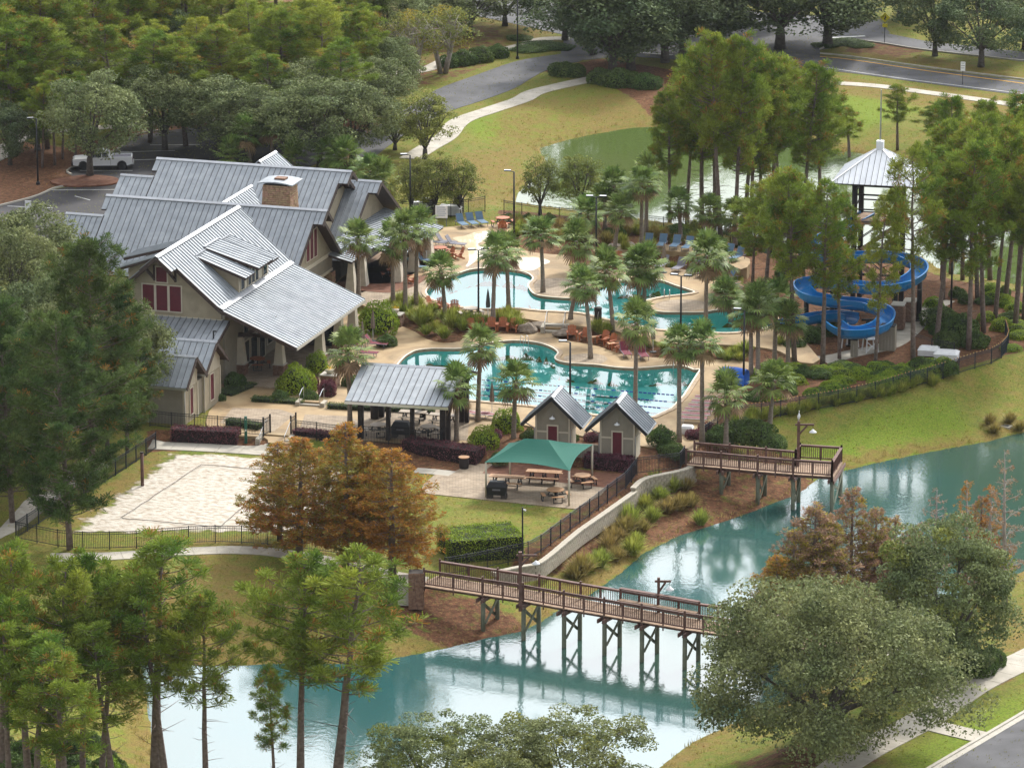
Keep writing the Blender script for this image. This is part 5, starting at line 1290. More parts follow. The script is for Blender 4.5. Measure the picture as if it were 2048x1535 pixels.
for u, v in ((1190,684),(1223,697)):
    t = thing('side_table', 'small red wooden side table between adirondack chairs', 'side table', gz(u,v,LOW), .3, 'small red side tables'); MB().box(-.3,.3,-.25,.25,.42,.46).build('table_top', M_tabletop, t)
    for x in (-.25,.25):
        for y in (-.2,.2): MB().box(x-.03,x+.03,y-.03,y+.03,0,.42).build('leg', M_red, t)
for i, (u, v) in enumerate(((1297,492),(1325,493),(1352,495),(1377,498),(1403,502),(1432,507),(1457,513),(1477,519))): blue(gz(u,v,1.3), R(-10-i*3), 'slate blue lounger in the row on the raised terrace', 'blue loungers on the terrace')
for u, v in ((922,452),(942,450),(961,448)): blue(gz(u,v,UP), R(20), 'slate blue lounger on the splash deck beside the white signs', 'blue loungers by the signs')
for u, v in ((868,491),(886,490),(905,494)): grey(gz(u,v,UP), R(70), 'grey lounger on the splash deck beside the lodge porch', 'grey loungers on the splash deck')
for u, v in ((828,540),(846,527)): blue(gz(u,v,UP), R(70), 'slate blue lounger under the palms beside the lodge porch', 'blue loungers by the porch')
for u, v in ((1326,535),(1360,540),(1390,545),(1410,550)): grey(gz(u,v,UP), R(-25), 'grey lounger below the raised terrace wall', 'grey loungers below the terrace')
for u, v in ((1432,556),(1460,560)): blue(gz(u,v,UP), R(-60), 'slate blue lounger on the deck below the terrace end', 'blue loungers at the deck end')
for u, v in ((1452,572),(1458,578)): tan(gz(u,v,UP), R(80), 'flat tan lounger beside the curved palm', 'tan loungers')
for u, v in ((1250,710),(1284,714)): red(gz(u,v,LOW), R(10), 'maroon lounger on the lower deck under a tall palm', 'maroon loungers')
for u, v, l in ((746,694,'by the clipped bush'),(726,712,'by the terrace palm')): red(gz(u,v,LOW), R(75), 'maroon lounger near the lodge '+l, 'maroon loungers')
for k in range(6): pink(gz(1381+6.6*k, 844-8.2*k, LOW), R(82), 'flat faded red lounger in the row at the end of the lap pool', 'faded red loungers by the lap pool')
for u, v in ((965,836),(948,833)): pink(gz(u,v,LOW), R(75), 'flat faded red lounger beside the pavilion', 'faded red loungers by the pavilion')
u1 = Maker(mk_umb(M_umb, '')); u2 = Maker(mk_umb(M_umb2, ''))
for u, v, z, l, m_ in ((976,640,UP,'closed charcoal umbrella at the near edge of the upper pool',u2),(746,682,LOW,'closed taupe umbrella in front of the clipped round bush',u1),(853,524,UP,'closed taupe umbrella beside the red octagonal table',u1),(984,830,LOW,'closed brown umbrella by the lap pool behind the round bushes',u1),(1306,704,LOW,'closed taupe umbrella in the planting by the maroon loungers',u1),(1328,545,UP,'closed small umbrella below the lounger terrace',u1),(725,705,LOW,'closed taupe umbrella behind the terrace palm crown',u1)):
    m_(gz(u,v,z), 0, l, 'closed umbrellas')
for u, v, z, d, l in ((957,647,LOW,1,'black double light pole in the grasses by the upper pool'),(1140,842,LOW,0,'black light pole behind the sheds at the lap pool'),(1361,702,LOW,1,'black double light pole between the two pools'),(1192,536,UP,1,'black double light pole in the planting by the splash deck'),(1028,482,UP,0,'black light pole beside the back red picnic table'),(821,446,0,0,'black light pole behind the lodge by the fence'),(1487,775,0,0,'black light pole beside the blue tarpaulin'),(1035,118,0,0,'black light pole on the verge of the entry road'),(76,369,0,0,'black light pole in the straw by the parking lot'),(1902,625,.1,0,'black light pole among the pines by the slide path')):
    (pole2 if d else pole1)(gz(u,v,z), R(rnd.uniform(-20,20)), l, 'black light poles')
lp = thing('floodlight_pole', 'slim dark pole with a small white floodlight at the lawn corner', 'light pole', gz(1045,1120,LAWN)); MB().tube([(0,0,0),(0,0,3.7)], .055, 7).build('pole', M_black, lp); MB().tube([(.05,0,3.55),(.22,-.08,3.5)], [.05,.07], 7).build('floodlight', M_white, lp)

# grills, bins, boxes, signs
def grill(p, rot, label):
    t = thing('covered_grill', label, 'grill', p, rot, 'covered grills'); mb = MB(); mb.taper(0,0,.28,.85,1.3,.72,1.42,.75); mb.taper(0,0,.85,1.22,1.42,.75,1.0,.45); b = mb.build('grill_cover', M_black, t)
    for x in (-.5,.5): MB().box(x-.2,x+.2,-.28,.28,0,.3).build('cart_leg', M_dark, t)
    MB().box(-.28,.28,-.38,-.36,.62,.74).build('cover_badge', M_greyf, b)
grill(gz(994,995,LAWN+.05), R(-8), 'black covered grill standing by the canopy post'); grill(gz(803,874,.01), R(-13), 'black covered grill inside the pavilion')
def bin_(p, label, m, r=.3, hh_=.95, lid=None):
    t = thing('litter_bin', label, 'bin', p); MB().lathe([(r*.92,0),(r,.05),(r,hh_),(r*.97,hh_+.02)], 14).build('drum', m, t, True); MB().lathe([(r*1.05,0),(r*1.05,.05),(r*.8,.1)], 14, (0,0,hh_+.02)).build('lid', lid or m, t)
bin_(gz(749,836,.01), 'dark brown round bin inside the pavilion', M_post); bin_(gz(1196,640,UP), 'dark round bin behind the leaning palm at the upper pool', M_post)
t = thing('barrel_table', 'dark barrel stand with a round tan top by the dark hedge', 'table', gz(928,937,LAWN)); MB().lathe([(.3,0),(.36,.3),(.34,.62),(.3,.85)], 14).build('barrel', M_post, t, True); MB().lathe([(.4,0),(.4,.05)], 16, (0,0,.85)).build('round_top', M_tabletop, t)
def cover(px, z, w, d, hgt, label, rot=-13):
    t = thing('equipment_cover', label, 'cover', gz(*px,z), R(rot), 'white equipment covers'); mb = MB(); mb.box(-w/2,w/2,-d/2,d/2,0,hgt*.72); mb.build('box', M_white, t); MB().taper(0,0,hgt*.72+.004,hgt,w*1.06,d*1.06,w*.8,d*.75).build('lid', M_white, t)
cover((1857,708),.1,1.5,1.3,.6,'low white filter cover nearest the slide in the small fence'); cover((1893,716),.1,1.8,1.4,.6,'larger low white filter cover in the small fence'); cover((1374,866),0,.9,.7,.6,'white deck box at the end of the lap pool')
cover((840,424),0,1.6,1.0,.9,'white boat-shaped cover beside the lodge fence'); cover((899,428),0,2.0,1.0,.8,'long white cover behind the blue loungers')
for (u, v, l) in ((855,424,'dark grey air conditioner unit behind the lodge fence'),(917,424,'pale tall air conditioner unit behind the lodge fence')):
    t = thing('air_conditioner', l, 'air conditioner', gz(u,v,0), .1); MB().box(-.45,.45,-.45,.45,0,1.2).build('casing', M_black if 'dark' in l else M_cream, t); MB().lathe([(.36,0),(.36,.04)], 12, (0,0,1.2)).build('fan_grille', M_greyf, t)
    for k in range(5): MB().box(-.4,.4,-.47,-.45,.15+k*.2,.27+k*.2).build('louvre', M_greyf, t)
M_blueink = mat('blue sign lettering', (.10,.20,.38), .6)
def sign(p, label, w, hgt, z0, m, posts=2, lines=5, ink=None, rot=-5):
    t = thing('sign_board', label, 'sign', p, R(rot))
    for x in ((-w*.4, w*.4) if posts == 2 else (0,)): MB().box(x-.03,x+.03,.03,.09,0,z0+hgt).build('post', M_greyf if posts == 2 else M_black, t)
    b = MB().box(-w/2,w/2,-.02,.02,z0,z0+hgt).build('board', m, t)
    for k in range(lines): zz = z0+hgt*(.86-.8*k/max(lines,1)); MB().box(-w*.4,w*(.4 if k % 2 else .3),-.026,-.021,zz-.02,zz+.02).build('text_line', ink or M_blueink, b)
sign(gz(883,452,UP), 'white rules sign board with rows of blue text by the loungers', 1.05, 1.1, .7, M_white); sign(gz(57,442,0), 'white parking sign on a green post at the lot edge', .55, .8, 1.0, M_white, 1, 0)
sign(gz(1925,170,0), 'white road sign on a post beside the main road', .45, .9, 1.4, M_white, 1, 3, M_black)
def arrow_sign():
    t = thing('crossing_sign', 'bright yellow diamond road sign with a black figure by the junction', 'sign', gz(1769,88,0), 0); MB().tube([(0,0,0),(0,0,3.1)], .04, 6).build('post', M_black, t)
    my = mat('fluorescent yellow sheet', (.75,.68,.02), .5); b = MB().prism([(0,-.5),(.5,0),(0,.5),(-.5,0)], -.02, .02, Matrix.Translation((0,-.05,2.75)) @ Matrix.Rotation(R(90),4,'X')).build('diamond_plate', my, t)
    MB().box(-.25,.25,-.075,-.04,1.75,2.1).build('lower_plate', my, t); MB().beam((-.02,-.08,2.5),(.05,-.08,2.95),.02,.1).build('figure', M_black, b); MB().beam((-.12,-.08,2.62),(.14,-.08,2.78),.02,.07).build('figure_limb', M_black, b)
arrow_sign()
t = thing('covered_cart', 'bright blue tarpaulin pulled over a cart beside the planting', 'cart', gz(1470,770,LOW), R(-25)); mb = MB(); n = 9
for x in (-.95,-.5,0,.5,.95):
    for k in range(n): a = math.pi*k/(n-1); q = 1-.06*abs(x)+rnd.uniform(-.03,.03); mb.v.append((x, .62*math.cos(a)*q, .35+1.05*math.sin(a)**.7*q if 0 < k < n-1 else .15))
for i in range(4):
    for k in range(n-1): mb.f.append((i*n+k, i*n+k+1, (i+1)*n+k+1, (i+1)*n+k))
mb.f += [tuple(range(n)), tuple(range(4*n,5*n))[::-1]]; mb.build('tarpaulin', M_tarp, t, True)
MB().box(-1.2,-.95,-.5,.5,.3,1.2).build('cart_end', M_umb, t)
for x in (-.6,.6): MB().lathe([(.2,-.04),(.22,0),(.2,.04)], 12, (x,-.5,.2)).build('wheel', M_black, t)
def guard(p, rot, label):
    t = thing('lifeguard_chair', label, 'lifeguard chair', p, rot, 'white lifeguard chairs')
    for x in (-.38,.38):
        for y in (-.4,.4): MB().beam((x*1.25,y*1.25,0),(x,y,1.3),.08,.08).build('leg', M_white, t)
    MB().box(-.42,.42,-.42,.42,1.0,1.06).build('seat', M_white, t)
    for k in range(5): MB().box(-.4+k*.17,-.4+k*.17+.14,.38,.42,1.06,1.85).build('back_slat', M_white, t)
    for x in (-.45,.45): MB().box(x-.06,x+.06,-.42,.42,1.3,1.35).build('arm', M_white, t)
    MB().beam((-.45,-.47,.1),(.45,-.45,.9),.05,.07).build('cross_brace', M_white, t); MB().beam((.45,-.47,.1),(-.45,-.45,.9),.05,.07).build('cross_brace', M_white, t)
guard(gz(1740,702,.1), R(15), 'white lifeguard chair standing below the front slide loop'); guard(gz(1700,695,.1), R(60), 'white lifeguard chair half hidden behind a slide pillar')
# volleyball posts, boundary ropes and the green shower post
for u, v, l in ((285,971,'under the big pine'),(551,968,'behind the cypress')):
    t = thing('volleyball_post', 'brown timber volleyball post '+l, 'post', gz(u,v,LAWN)); MB().tube([(0,0,-.2),(0,0,2.4)], .12, 8).build('post', M_rail, t, True); MB().lathe([(.14,0),(.14,.08)], 8, (0,0,2.4)).build('post_cap', M_post, t)
cq = [gz(u,v,LAWN+.07) for u, v in ((242,1035),(402,928),(566,942),(440,1053))]
for i in range(4):
    t = thing('court_rope', ['dark boundary rope on the pine side of the sand court','dark boundary rope along the terrace side of the sand court','dark boundary rope on the cypress side of the sand court','dark boundary rope along the fence side of the sand court'][i], 'rope', cq[i]); a = cq[i]; b = cq[(i+1)%4]; n = 12
    P = [(b-a)*(k/n)+Vector((rnd.uniform(-.05,.05),rnd.uniform(-.05,.05),0)) for k in range(n+1)]
    MB().tube(P, .022, 4).build('rope', M_dark, t)
t = thing('shower_post', 'dark green outdoor shower post beside the steps', 'shower', gz(492,888,LAWN)); mg = mat('dark green enamel', (.005,.085,.055), .5)
MB().box(-.1,.1,-.1,.1,0,2.1).build('column', mg, t); MB().tube([(0,-.1,1.9),(0,-.3,1.95)], .03, 6).build('shower_head', M_steel, t); MB().box(-.05,.05,-.13,-.1,1.0,1.15).build('push_button', M_steel, t)
# stone planter piers with flowers by the lodge, boulders
for u, v, l in ((660,772,'near the clipped hedge'),(790,650,'beside the round bush')):
    t = thing('planter_pier', 'stone planter pier with yellow flowers '+l, 'planter', gz(u,v,0), R(-17)); stones(t, (-.6,-.5), (1.2,1.0), 0, .9, .18, .4, 'stone', M_stone2); MB().box(-.65,.65,-.55,.55,.9,.98).build('pier_cap', M_curb, t)
    MB().lathe([(.2,0),(.34,.25),(.36,.3)], 12, (0,0,.98)).build('bowl', M_cream, t, True); mb = MB()
    for k in range(40): a, q = rnd.uniform(0,6.3), rnd.uniform(0,.33); x, y, z = q*math.cos(a), q*math.sin(a), 1.3+rnd.uniform(0,.22); s = .07; mb.add([(x-s,y,z),(x+s,y,z+.03),(x,y+s,z+.05)], [(0,1,2)])
    mb.build('flowers', mat('yellow flower', (.65,.42,.02), .7, island=.3), t)['kind'] = 'stuff'
def boulder(p, s, label):
    import bmesh
    bm = bmesh.new(); bmesh.ops.create_icosphere(bm, subdivisions=3, radius=1)
    sx, sy, sz = s; k = rnd.uniform(0,50)
    from mathutils import noise
    for v in bm.verts:
        d = noise.noise(v.co*1.2+Vector((k,0,0)))*.35+noise.noise(v.co*3+Vector((k,5,0)))*.12; v.co *= 1+d; v.co = Vector((v.co.x*sx, v.co.y*sy, max(v.co.z,-.3)*sz))
    me = bpy.data.meshes.new('boulder'); bm.to_mesh(me); bm.free()
    o = place('boulder', me, M_rock); o.location = p+Z_*.12; return tag(o, label, 'boulder', 'boulders by the deck steps')
for u, v, s, l in ((1056,662,(.7,.5,.55),'large pale boulder left of the deck steps'),(1080,655,(.8,.5,.35),'long low boulder against the upper deck edge'),(1135,664,(.5,.4,.5),'upright dark boulder right of the deck steps'),(1128,670,(.9,.5,.35),'broad low boulder below the steps'),(1212,678,(.25,.25,.55),'narrow standing stone in the planting strip'),(1255,690,(.25,.25,.55),'narrow standing stone by the maroon loungers'),(1230,497,(.6,.4,.3),'flat dark boulder at the terrace end'),(1260,494,(.6,.4,.3),'low boulder behind the terrace')):
    boulder(gz(u,v,.1 if v > 600 else .9), s, l)
# pool ladders / grab rails
for u, v, z, l in ((1195,640,UP,'near side of the upper pool'),(1334,597,UP,'peninsula of the upper pool'),(1385,665,UP,'near edge of the long pool arm'),(1244,568,UP,'far side of the upper pool'),(1048,690,LOW,'rounded end of the lap pool'),(1352,738,LOW,'corner steps of the lap pool')):
    t = thing('grab_rail', 'curved steel grab rail at the '+l, 'handrail', gz(u,v,z), rnd.uniform(-.6,.6))
    for x in (-.22,.22): MB().tube([(x,-.35,-.5),(x,-.35,.5),(x,-.25,.72),(x,0,.78),(x,.2,.6),(x,.25,0)], .022, 6).build('rail_tube', M_steel, t)

# ------------------------------------------------------------------ pickup truck
def pickup(p, rot):
    t = thing('pickup_truck', 'white extended cab pickup truck parked facing the pine straw', 'truck', p, rot)
    mw = mat('white car paint', (.68,.69,.70), .25, var=.02, spec=.6); mt = mat('tyre rubber', (.012,.012,.013), .85); mgl = mat('car glass', (.015,.022,.03), .05, spec=.8)
    def extr(prof, y0, y1, n, m, inset=0.0):
        mb = MB(); k = len(prof); mb.v += [(x, y0+ (inset if z > 1.1 else 0), z) for x, z in prof] + [(x, y1-(inset if z > 1.1 else 0), z) for x, z in prof]
        mb.f += [tuple(range(k)), tuple(range(k,2*k))[::-1]] + [(i,i+k,(i+1)%k+k,(i+1)%k) for i in range(k)]
        return mb.build(n, m, t)
    def arch(cx, r, n=7): return [(cx+r*math.cos(math.pi*k/n), .42+r*math.sin(math.pi*k/n)) for k in range(n+1)]
    lower = [(-2.68,.5),(-2.7,.85),(-2.55,1.02),(-1.2,1.10),(.25,1.10),(2.66,1.10),(2.7,.55)]+[(2.2,.42)]+arch(1.72,.45)[0:]+[(1.2,.42)] + [(-1.3,.42)] + arch(-1.78,.45) + [(-2.3,.42)]
    body = extr(lower, -.9, .9, 'body', mw)
    extr([(-1.35,1.09),(-.72,1.68),(.55,1.70),(.72,1.09)], -.86, .86, 'cab', mw, .12)
    cabg = [(-1.16,1.13),(-.70,1.60),(.45,1.62),(.58,1.13)]
    for s in (-1,1):
        mb = MB(); vs = [(x, s*(.865-(.10 if z > 1.3 else .0)), z) for x, z in ((-1.05,1.15),(-.66,1.58),(-.12,1.58),(-.12,1.15))]; mb.add(vs, [(0,1,2,3)]); vs = [(x, s*(.868-(.10 if z > 1.3 else .0)), z) for x, z in ((-.04,1.15),(-.04,1.58),(.42,1.58),(.55,1.15))]; mb.add(vs, [(0,1,2,3)]); mb.build('side_windows', mgl, t)
    mb = MB(); mb.add([(-1.36,-.72,1.12),(-1.36,.72,1.12),(-.75,.66,1.66),(-.75,-.66,1.66)], [(0,1,2,3)]); mb.build('windscreen', mgl, t)
    mb = MB(); mb.box(.85,2.58,-.74,.74,.65,.7); mb.build('bed_floor', M_greyf, t); MB().box(.86,2.56,-.72,.72,1.104,1.112).build('bed_liner', M_greyf, t)
    for s in (-1,1): MB().box(.78,2.66,s*.82-.07,s*.82+.07,1.10,1.17).build('bed_rail', mw, t)
    MB().box(2.58,2.68,-.82,.82,1.10,1.17).build('tailgate_top', mw, t); MB().box(2.68,2.82,-.85,.85,.48,.62).build('rear_bumper', M_steel, t); MB().box(-2.84,-2.68,-.86,.86,.42,.62).build('front_bumper', M_black, t)
    for s in (-1,1):
        MB().box(2.69,2.715,s*.8-.08,s*.8+.08,.7,1.02).build('tail_light', M_lred, t); MB().box(-2.72,-2.6,s*.66-.16,s*.66+.16,.78,.95).build('headlight', M_steel, t); MB().box(-1.02,-.86,s*1.0-.09,s*1.0+.09,1.14,1.32).build('door_mirror', M_black, t)
        mb = MB(); mb.box(-.22,-.05,s*.905-.01,s*.905+.01,.93,.98); mb.build('door_handle', M_black, t); MB().box(.70,.72,s*.902-.004,s*.902+.004,.45,1.08).build('bed_gap', M_black, t)
        for x in (-1.78,1.72):
            w = bpy.data.objects.new('wheel', MB().lathe([(.24,-.11),(.36,-.11),(.385,-.05),(.385,.05),(.36,.11),(.24,.11)], 18).mesh('tyre', True)); col.objects.link(w); w.data.materials.append(mt); w.parent = t; w.location = (x, s*.82, .385); w.rotation_euler = (R(90),0,0)
            MB().lathe([(.05,.09*(-s)+.0),(.22,.085*(-s)),(.23,.06*(-s))] if s < 0 else [(.23,-.06),(.22,-.085),(.05,-.09)], 14).build('rim', M_steel, w)
    return t
pickup(gz(206,336,.03), R(-176+180))
# ------------------------------------------------------------------ vegetation kit
def np_mesh(name, V, F, mats, midx=None):
    V = np.asarray(V, np.float32); F = np.asarray(F, np.int32); k = F.shape[1]; me = bpy.data.meshes.new(name)
    me.vertices.add(len(V)); me.vertices.foreach_set('co', V.ravel()); me.loops.add(F.size); me.loops.foreach_set('vertex_index', F.ravel())
    me.polygons.add(len(F)); me.polygons.foreach_set('loop_start', np.arange(0, F.size, k, dtype=np.int32)); me.polygons.foreach_set('loop_total', np.full(len(F), k, np.int32))
    for m in mats: me.materials.append(m)
    if midx is not None: me.polygons.foreach_set('material_index', np.asarray(midx, np.int32))
    me.update(calc_edges=True); return me
def unit(v): return v/np.maximum(np.linalg.norm(v, axis=-1, keepdims=True), 1e-9)
def wedges(C, D, ln, w, rs, k, spread=1.0):
    """k needle wedges fanned round each tuft centre"""
    n = len(C); d = unit(D[:,None,:]*.55 + rs.normal(0, spread, (n,k,3))*.6)
    L = ln*rs.uniform(.7,1.2,(n,k,1)); tip = C[:,None,:]+d*L; s = unit(np.cross(d, rs.normal(0,1,(n,k,3))))*w*rs.uniform(.6,1.2,(n,k,1))
    b = np.repeat(C[:,None,:], k, 1)+d*L*.1
    V = np.stack([b, tip-s, tip+s], 2).reshape(-1,3); return V, np.arange(len(V)).reshape(-1,3)
def leaves(C, size, rs, up=.5, asp=.6, N=None):
    n = len(C); nn = unit(rs.normal(0,1,(n,3)) + (0 if N is None else N) + np.array([0,0,up])); t = unit(np.cross(nn, rs.normal(0,1,(n,3)))); b = np.cross(nn, t)
    s = size*rs.uniform(.6,1.3,(n,1)); t = t*s; b = b*s*asp
    V = np.stack([C-t*.5, C+b*.5, C+t*.5, C-b*.5], 1).reshape(-1,3); return V, np.arange(len(V)).reshape(-1,4)
def cat_mesh(name, parts, mats):
    V, F, I, o = [], [], [], 0
    for v, f, mi in parts: V.append(v); F.append(f+o); I.append(np.full(len(f), mi)); o += len(v)
    return np_mesh(name, np.concatenate(V), np.concatenate(F), mats, np.concatenate(I))
PINE_G = leaf_mat('pine needles', (.075,.135,.020), (.225,.265,.036), .40, .012, .35, .3)
PINE_D = leaf_mat('dark pine needles', (.036,.076,.022), (.100,.135,.036), .45, .012, .35, .25)
PINE_Y = leaf_mat('yellowing pine needles', (.115,.170,.026), (.285,.310,.045), .40, .015, .35, .35)
PINE_B = leaf_mat('browning needles', (0.224,0.105,0.028), (0.336,0.182,0.042), .3, .01, .5, .25)
OAK_G = leaf_mat('live oak leaves', (.092,.122,.050), (.205,.225,.094), .45, .012, .35, .25)
OAK_D = leaf_mat('dark oak leaves', (.050,.080,.038), (.125,.150,.062), .45, .012, .35, .2)
OAK_L = leaf_mat('olive oak leaves', (.12,.145,.038), (.26,.26,.065), .45, .012, .35, .3)
PALM_G = leaf_mat('palm fronds', (.080,.135,.032), (.195,.245,.065), .4, .012, 1.0, .25, .5)
PALM_D = leaf_mat('dead palm fronds', (.15,.095,.05), (.24,.16,.09), .3, .01, 1.0, .15)
CYP_R = leaf_mat('rust cypress needles', (.21,.088,.018), (.40,.19,.035), .4, .012, .35, .35)
CYP_O = leaf_mat('olive cypress needles', (.17,.155,.025), (.33,.245,.045), .4, .012, .35, .35)
CYP_B = leaf_mat('faded cypress needles', (.20,.115,.075), (.34,.21,.14), .4, .012, .35, .3)
BUSH_G = leaf_mat('bright clipped leaves', (.11,.185,.018), (.23,.30,.03), .35, .01, .8, .3)
BUSH_D = leaf_mat('shrub leaves', (0.045,0.083,0.021), (0.105,0.150,0.039), .4, .01, .8, .25)
BUSH_P = leaf_mat('purple hedge leaves', (0.074,0.024,0.035), (0.176,0.061,0.074), .4, .01, .8, .25)
GRASS_G = leaf_mat('ornamental grass blades', (.145,.190,.030), (.34,.35,.075), .4, .015, 1.0, .35)
GRASS_Y = leaf_mat('dry grass blades', (0.172,0.144,0.040), (0.322,0.247,0.086), .4, .012, 1.0, .35)
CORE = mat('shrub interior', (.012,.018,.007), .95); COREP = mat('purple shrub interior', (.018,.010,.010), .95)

def pine_proto(seed, hgt=15.0, cs=.38, rad=3.0, mats=None, dens=1.0, brown=.06):
    rs = np.random.RandomState(seed); r = random.Random(seed); tr = MB(); lean = (r.uniform(-.055,.055), r.uniform(-.055,.055)); P = []
    for k in range(9): t = k/8; P.append(Vector((lean[0]*hgt*t+r.uniform(-.08,.08)*t, lean[1]*hgt*t+r.uniform(-.08,.08)*t, hgt*t*.97)))
    tr.tube(P, [.21*(1-.86*k/8)+.012 for k in range(9)], 7); C, D = [], []
    def at(z): f = min(max(z/(hgt*.97)*8, 0), 7.999); i = int(f); return P[i].lerp(P[i+1], f-i)
    n = int(46*dens); gap = r.uniform(0,6.28)
    for i in range(n):
        t = (i+r.random())/n; z = hgt*(cs+(.985-cs)*t); az = i*2.4+r.uniform(-.6,.6)
        prof = max(.12, (1-t**2.0))**.62*(.50+.50*min(1, t/.35)); ln = max(.45, rad*prof*r.uniform(.42,1.16)*(1 if math.cos(az-gap) < .75 else .62))
        b = at(z); e = Vector((math.cos(az), math.sin(az), 0)); up = (.05+.30*t)*r.uniform(.5,1.4); pts = [b+e*ln*q+Z_*(ln*(up*q+.28*q*q)) for q in (0,.33,.66,1)]
        tr.tube(pts, [.055*(1-t*.6),.04*(1-t*.5),.026,.012], 4, False)
        for j in range(max(3, int(ln*3.3))):
            q = r.uniform(.42,1.0); p = pts[0].lerp(pts[3], q); p.z = b.z+ln*(up*q+.28*q*q)
            sd = Vector((-e.y, e.x, 0))*r.choice((-1,1)); tl = r.uniform(.25,.9)*(1.15-q*.5)*min(1, ln/1.6); tip = p+(sd*r.uniform(.3,1)+e*.55+Z_*r.uniform(.2,.9)).normalized()*tl
            tr.tube([p, tip], [.016,.007], 3, False)
            for m in range(r.randint(1,3)): C.append(tuple(p.lerp(tip, r.uniform(.6,1.1))+Vector((r.uniform(-.1,.1),r.uniform(-.1,.1),r.uniform(-.02,.14))))); D.append(tuple((tip-p).normalized()*.6+Z_*.8))
        C.append(tuple(pts[3])); D.append(tuple(e*.6+Z_*.7))
    for i in range(9):
        z = hgt*r.uniform(cs*.45, cs); az = r.uniform(0,6.28); b = at(z); ln = r.uniform(.4,1.6); e = Vector((math.cos(az), math.sin(az), r.uniform(-.1,.35)))
        tr.tube([b, b+e*ln*.5, b+e*ln+Z_*r.uniform(-.2,.2)], [.03,.02,.008], 3, False)
    C, D = np.array(C), unit(np.array(D)); V, F = wedges(C, D, .48, .028, rs, 23); mi = np.repeat((rs.uniform(0,1,len(C)) < brown).astype(int), 23)
    return tr.mesh('trunk', True), np_mesh('crown', V, F, mats or [PINE_G, PINE_B], mi), hgt, rad
def lobes(rs, n):
    return [(unit(rs.normal(0,1,3)), rs.uniform(.3,1)) for _ in range(n)]
def oak_proto(seed, hgt, rad, n_cl, per, leaf, mats, trunk_h=.16, flat_=.7, bare=.0, shell=.5, multi=1, droop=0.0, czf=.48, crel=.21):
    """broad crown of separate leaf clumps: each clump is a domed pad of leaves with gaps round it"""
    rs = np.random.RandomState(seed); r = random.Random(seed); tr = MB(); th = hgt*trunk_h; cz = hgt*czf
    cl = []; lob = lobes(rs, 9)
    for i in range(n_cl):
        d = unit(rs.normal(0,1,3)); 
        if d[2] < -.25 and rs.uniform() < .6: d[2] = -d[2]
        bulge = 1+.22*sum(max(0, d@l-.55)*w for l, w in lob)-.16*rs.uniform(0,1); q = rs.uniform(shell,1.0)**.55*bulge
        cl.append((d[0]*rad*q*.9, d[1]*rad*q*.9, cz+d[2]*((hgt-cz) if d[2] > 0 else (cz-th*.7))*q*.92))
    cl = np.array(cl)
    for m in range(multi):
        az0 = m*6.28/multi; base = Vector((.25*math.cos(az0), .25*math.sin(az0), 0))*(multi > 1); fork = Vector((base.x*3, base.y*3, th*r.uniform(.85,1.15)))
        tr.tube([base-Z_*.1, base.lerp(fork,.5), fork], [.05*rad/multi**.5+.1, .04*rad/multi**.5+.08, .036*rad/multi**.5+.06], 8)
        nl_ = 9 if multi == 1 else 4
        for k in range(nl_):
            az = az0+k*6.28/nl_+r.uniform(-.3,.3); el = r.uniform(.1,1.2); tip = Vector((math.cos(az)*math.cos(el)*rad*.72, math.sin(az)*math.cos(el)*rad*.72, cz+math.sin(el)*(hgt-cz)*.7)); mid = fork.lerp(tip, .5)+Z_*rad*.06
            tr.tube([fork, fork.lerp(mid,.5)+Z_*.05*rad, mid, tip], [.022*rad+.04, .018*rad+.03, .012*rad+.02, .015], 5, False)
            dd = ((cl-np.array(tip))**2).sum(1)
            for j in np.argsort(dd)[:9]: tr.tube([mid.lerp(tip, r.uniform(.2,1)), Vector(cl[j])], [.026,.010], 3, False)
    crad = rs.uniform(.55,1.3,(n_cl,1,1))*rad*crel; off = unit(rs.normal(0,1,(n_cl,per,3)) + np.array([0,0,.35])); rr = rs.uniform(.45,1.08,(n_cl,per,1))**.5
    off = off*rr*crad*np.array([1.08,1.08,flat_]); Cc = cl[:,None,:]+off; N = unit(off.reshape(-1,3))*1.0
    V, F = leaves(Cc.reshape(-1,3), leaf, rs, .5, .6, N); mi = np.repeat((rs.uniform(0,1,n_cl) < bare).astype(int), per)
    return tr.mesh('trunk', True), np_mesh('crown', V, F, mats, mi if len(mats) > 1 else None), hgt, rad
def rad_z(hgt, th): return hgt*(1-th)*.52
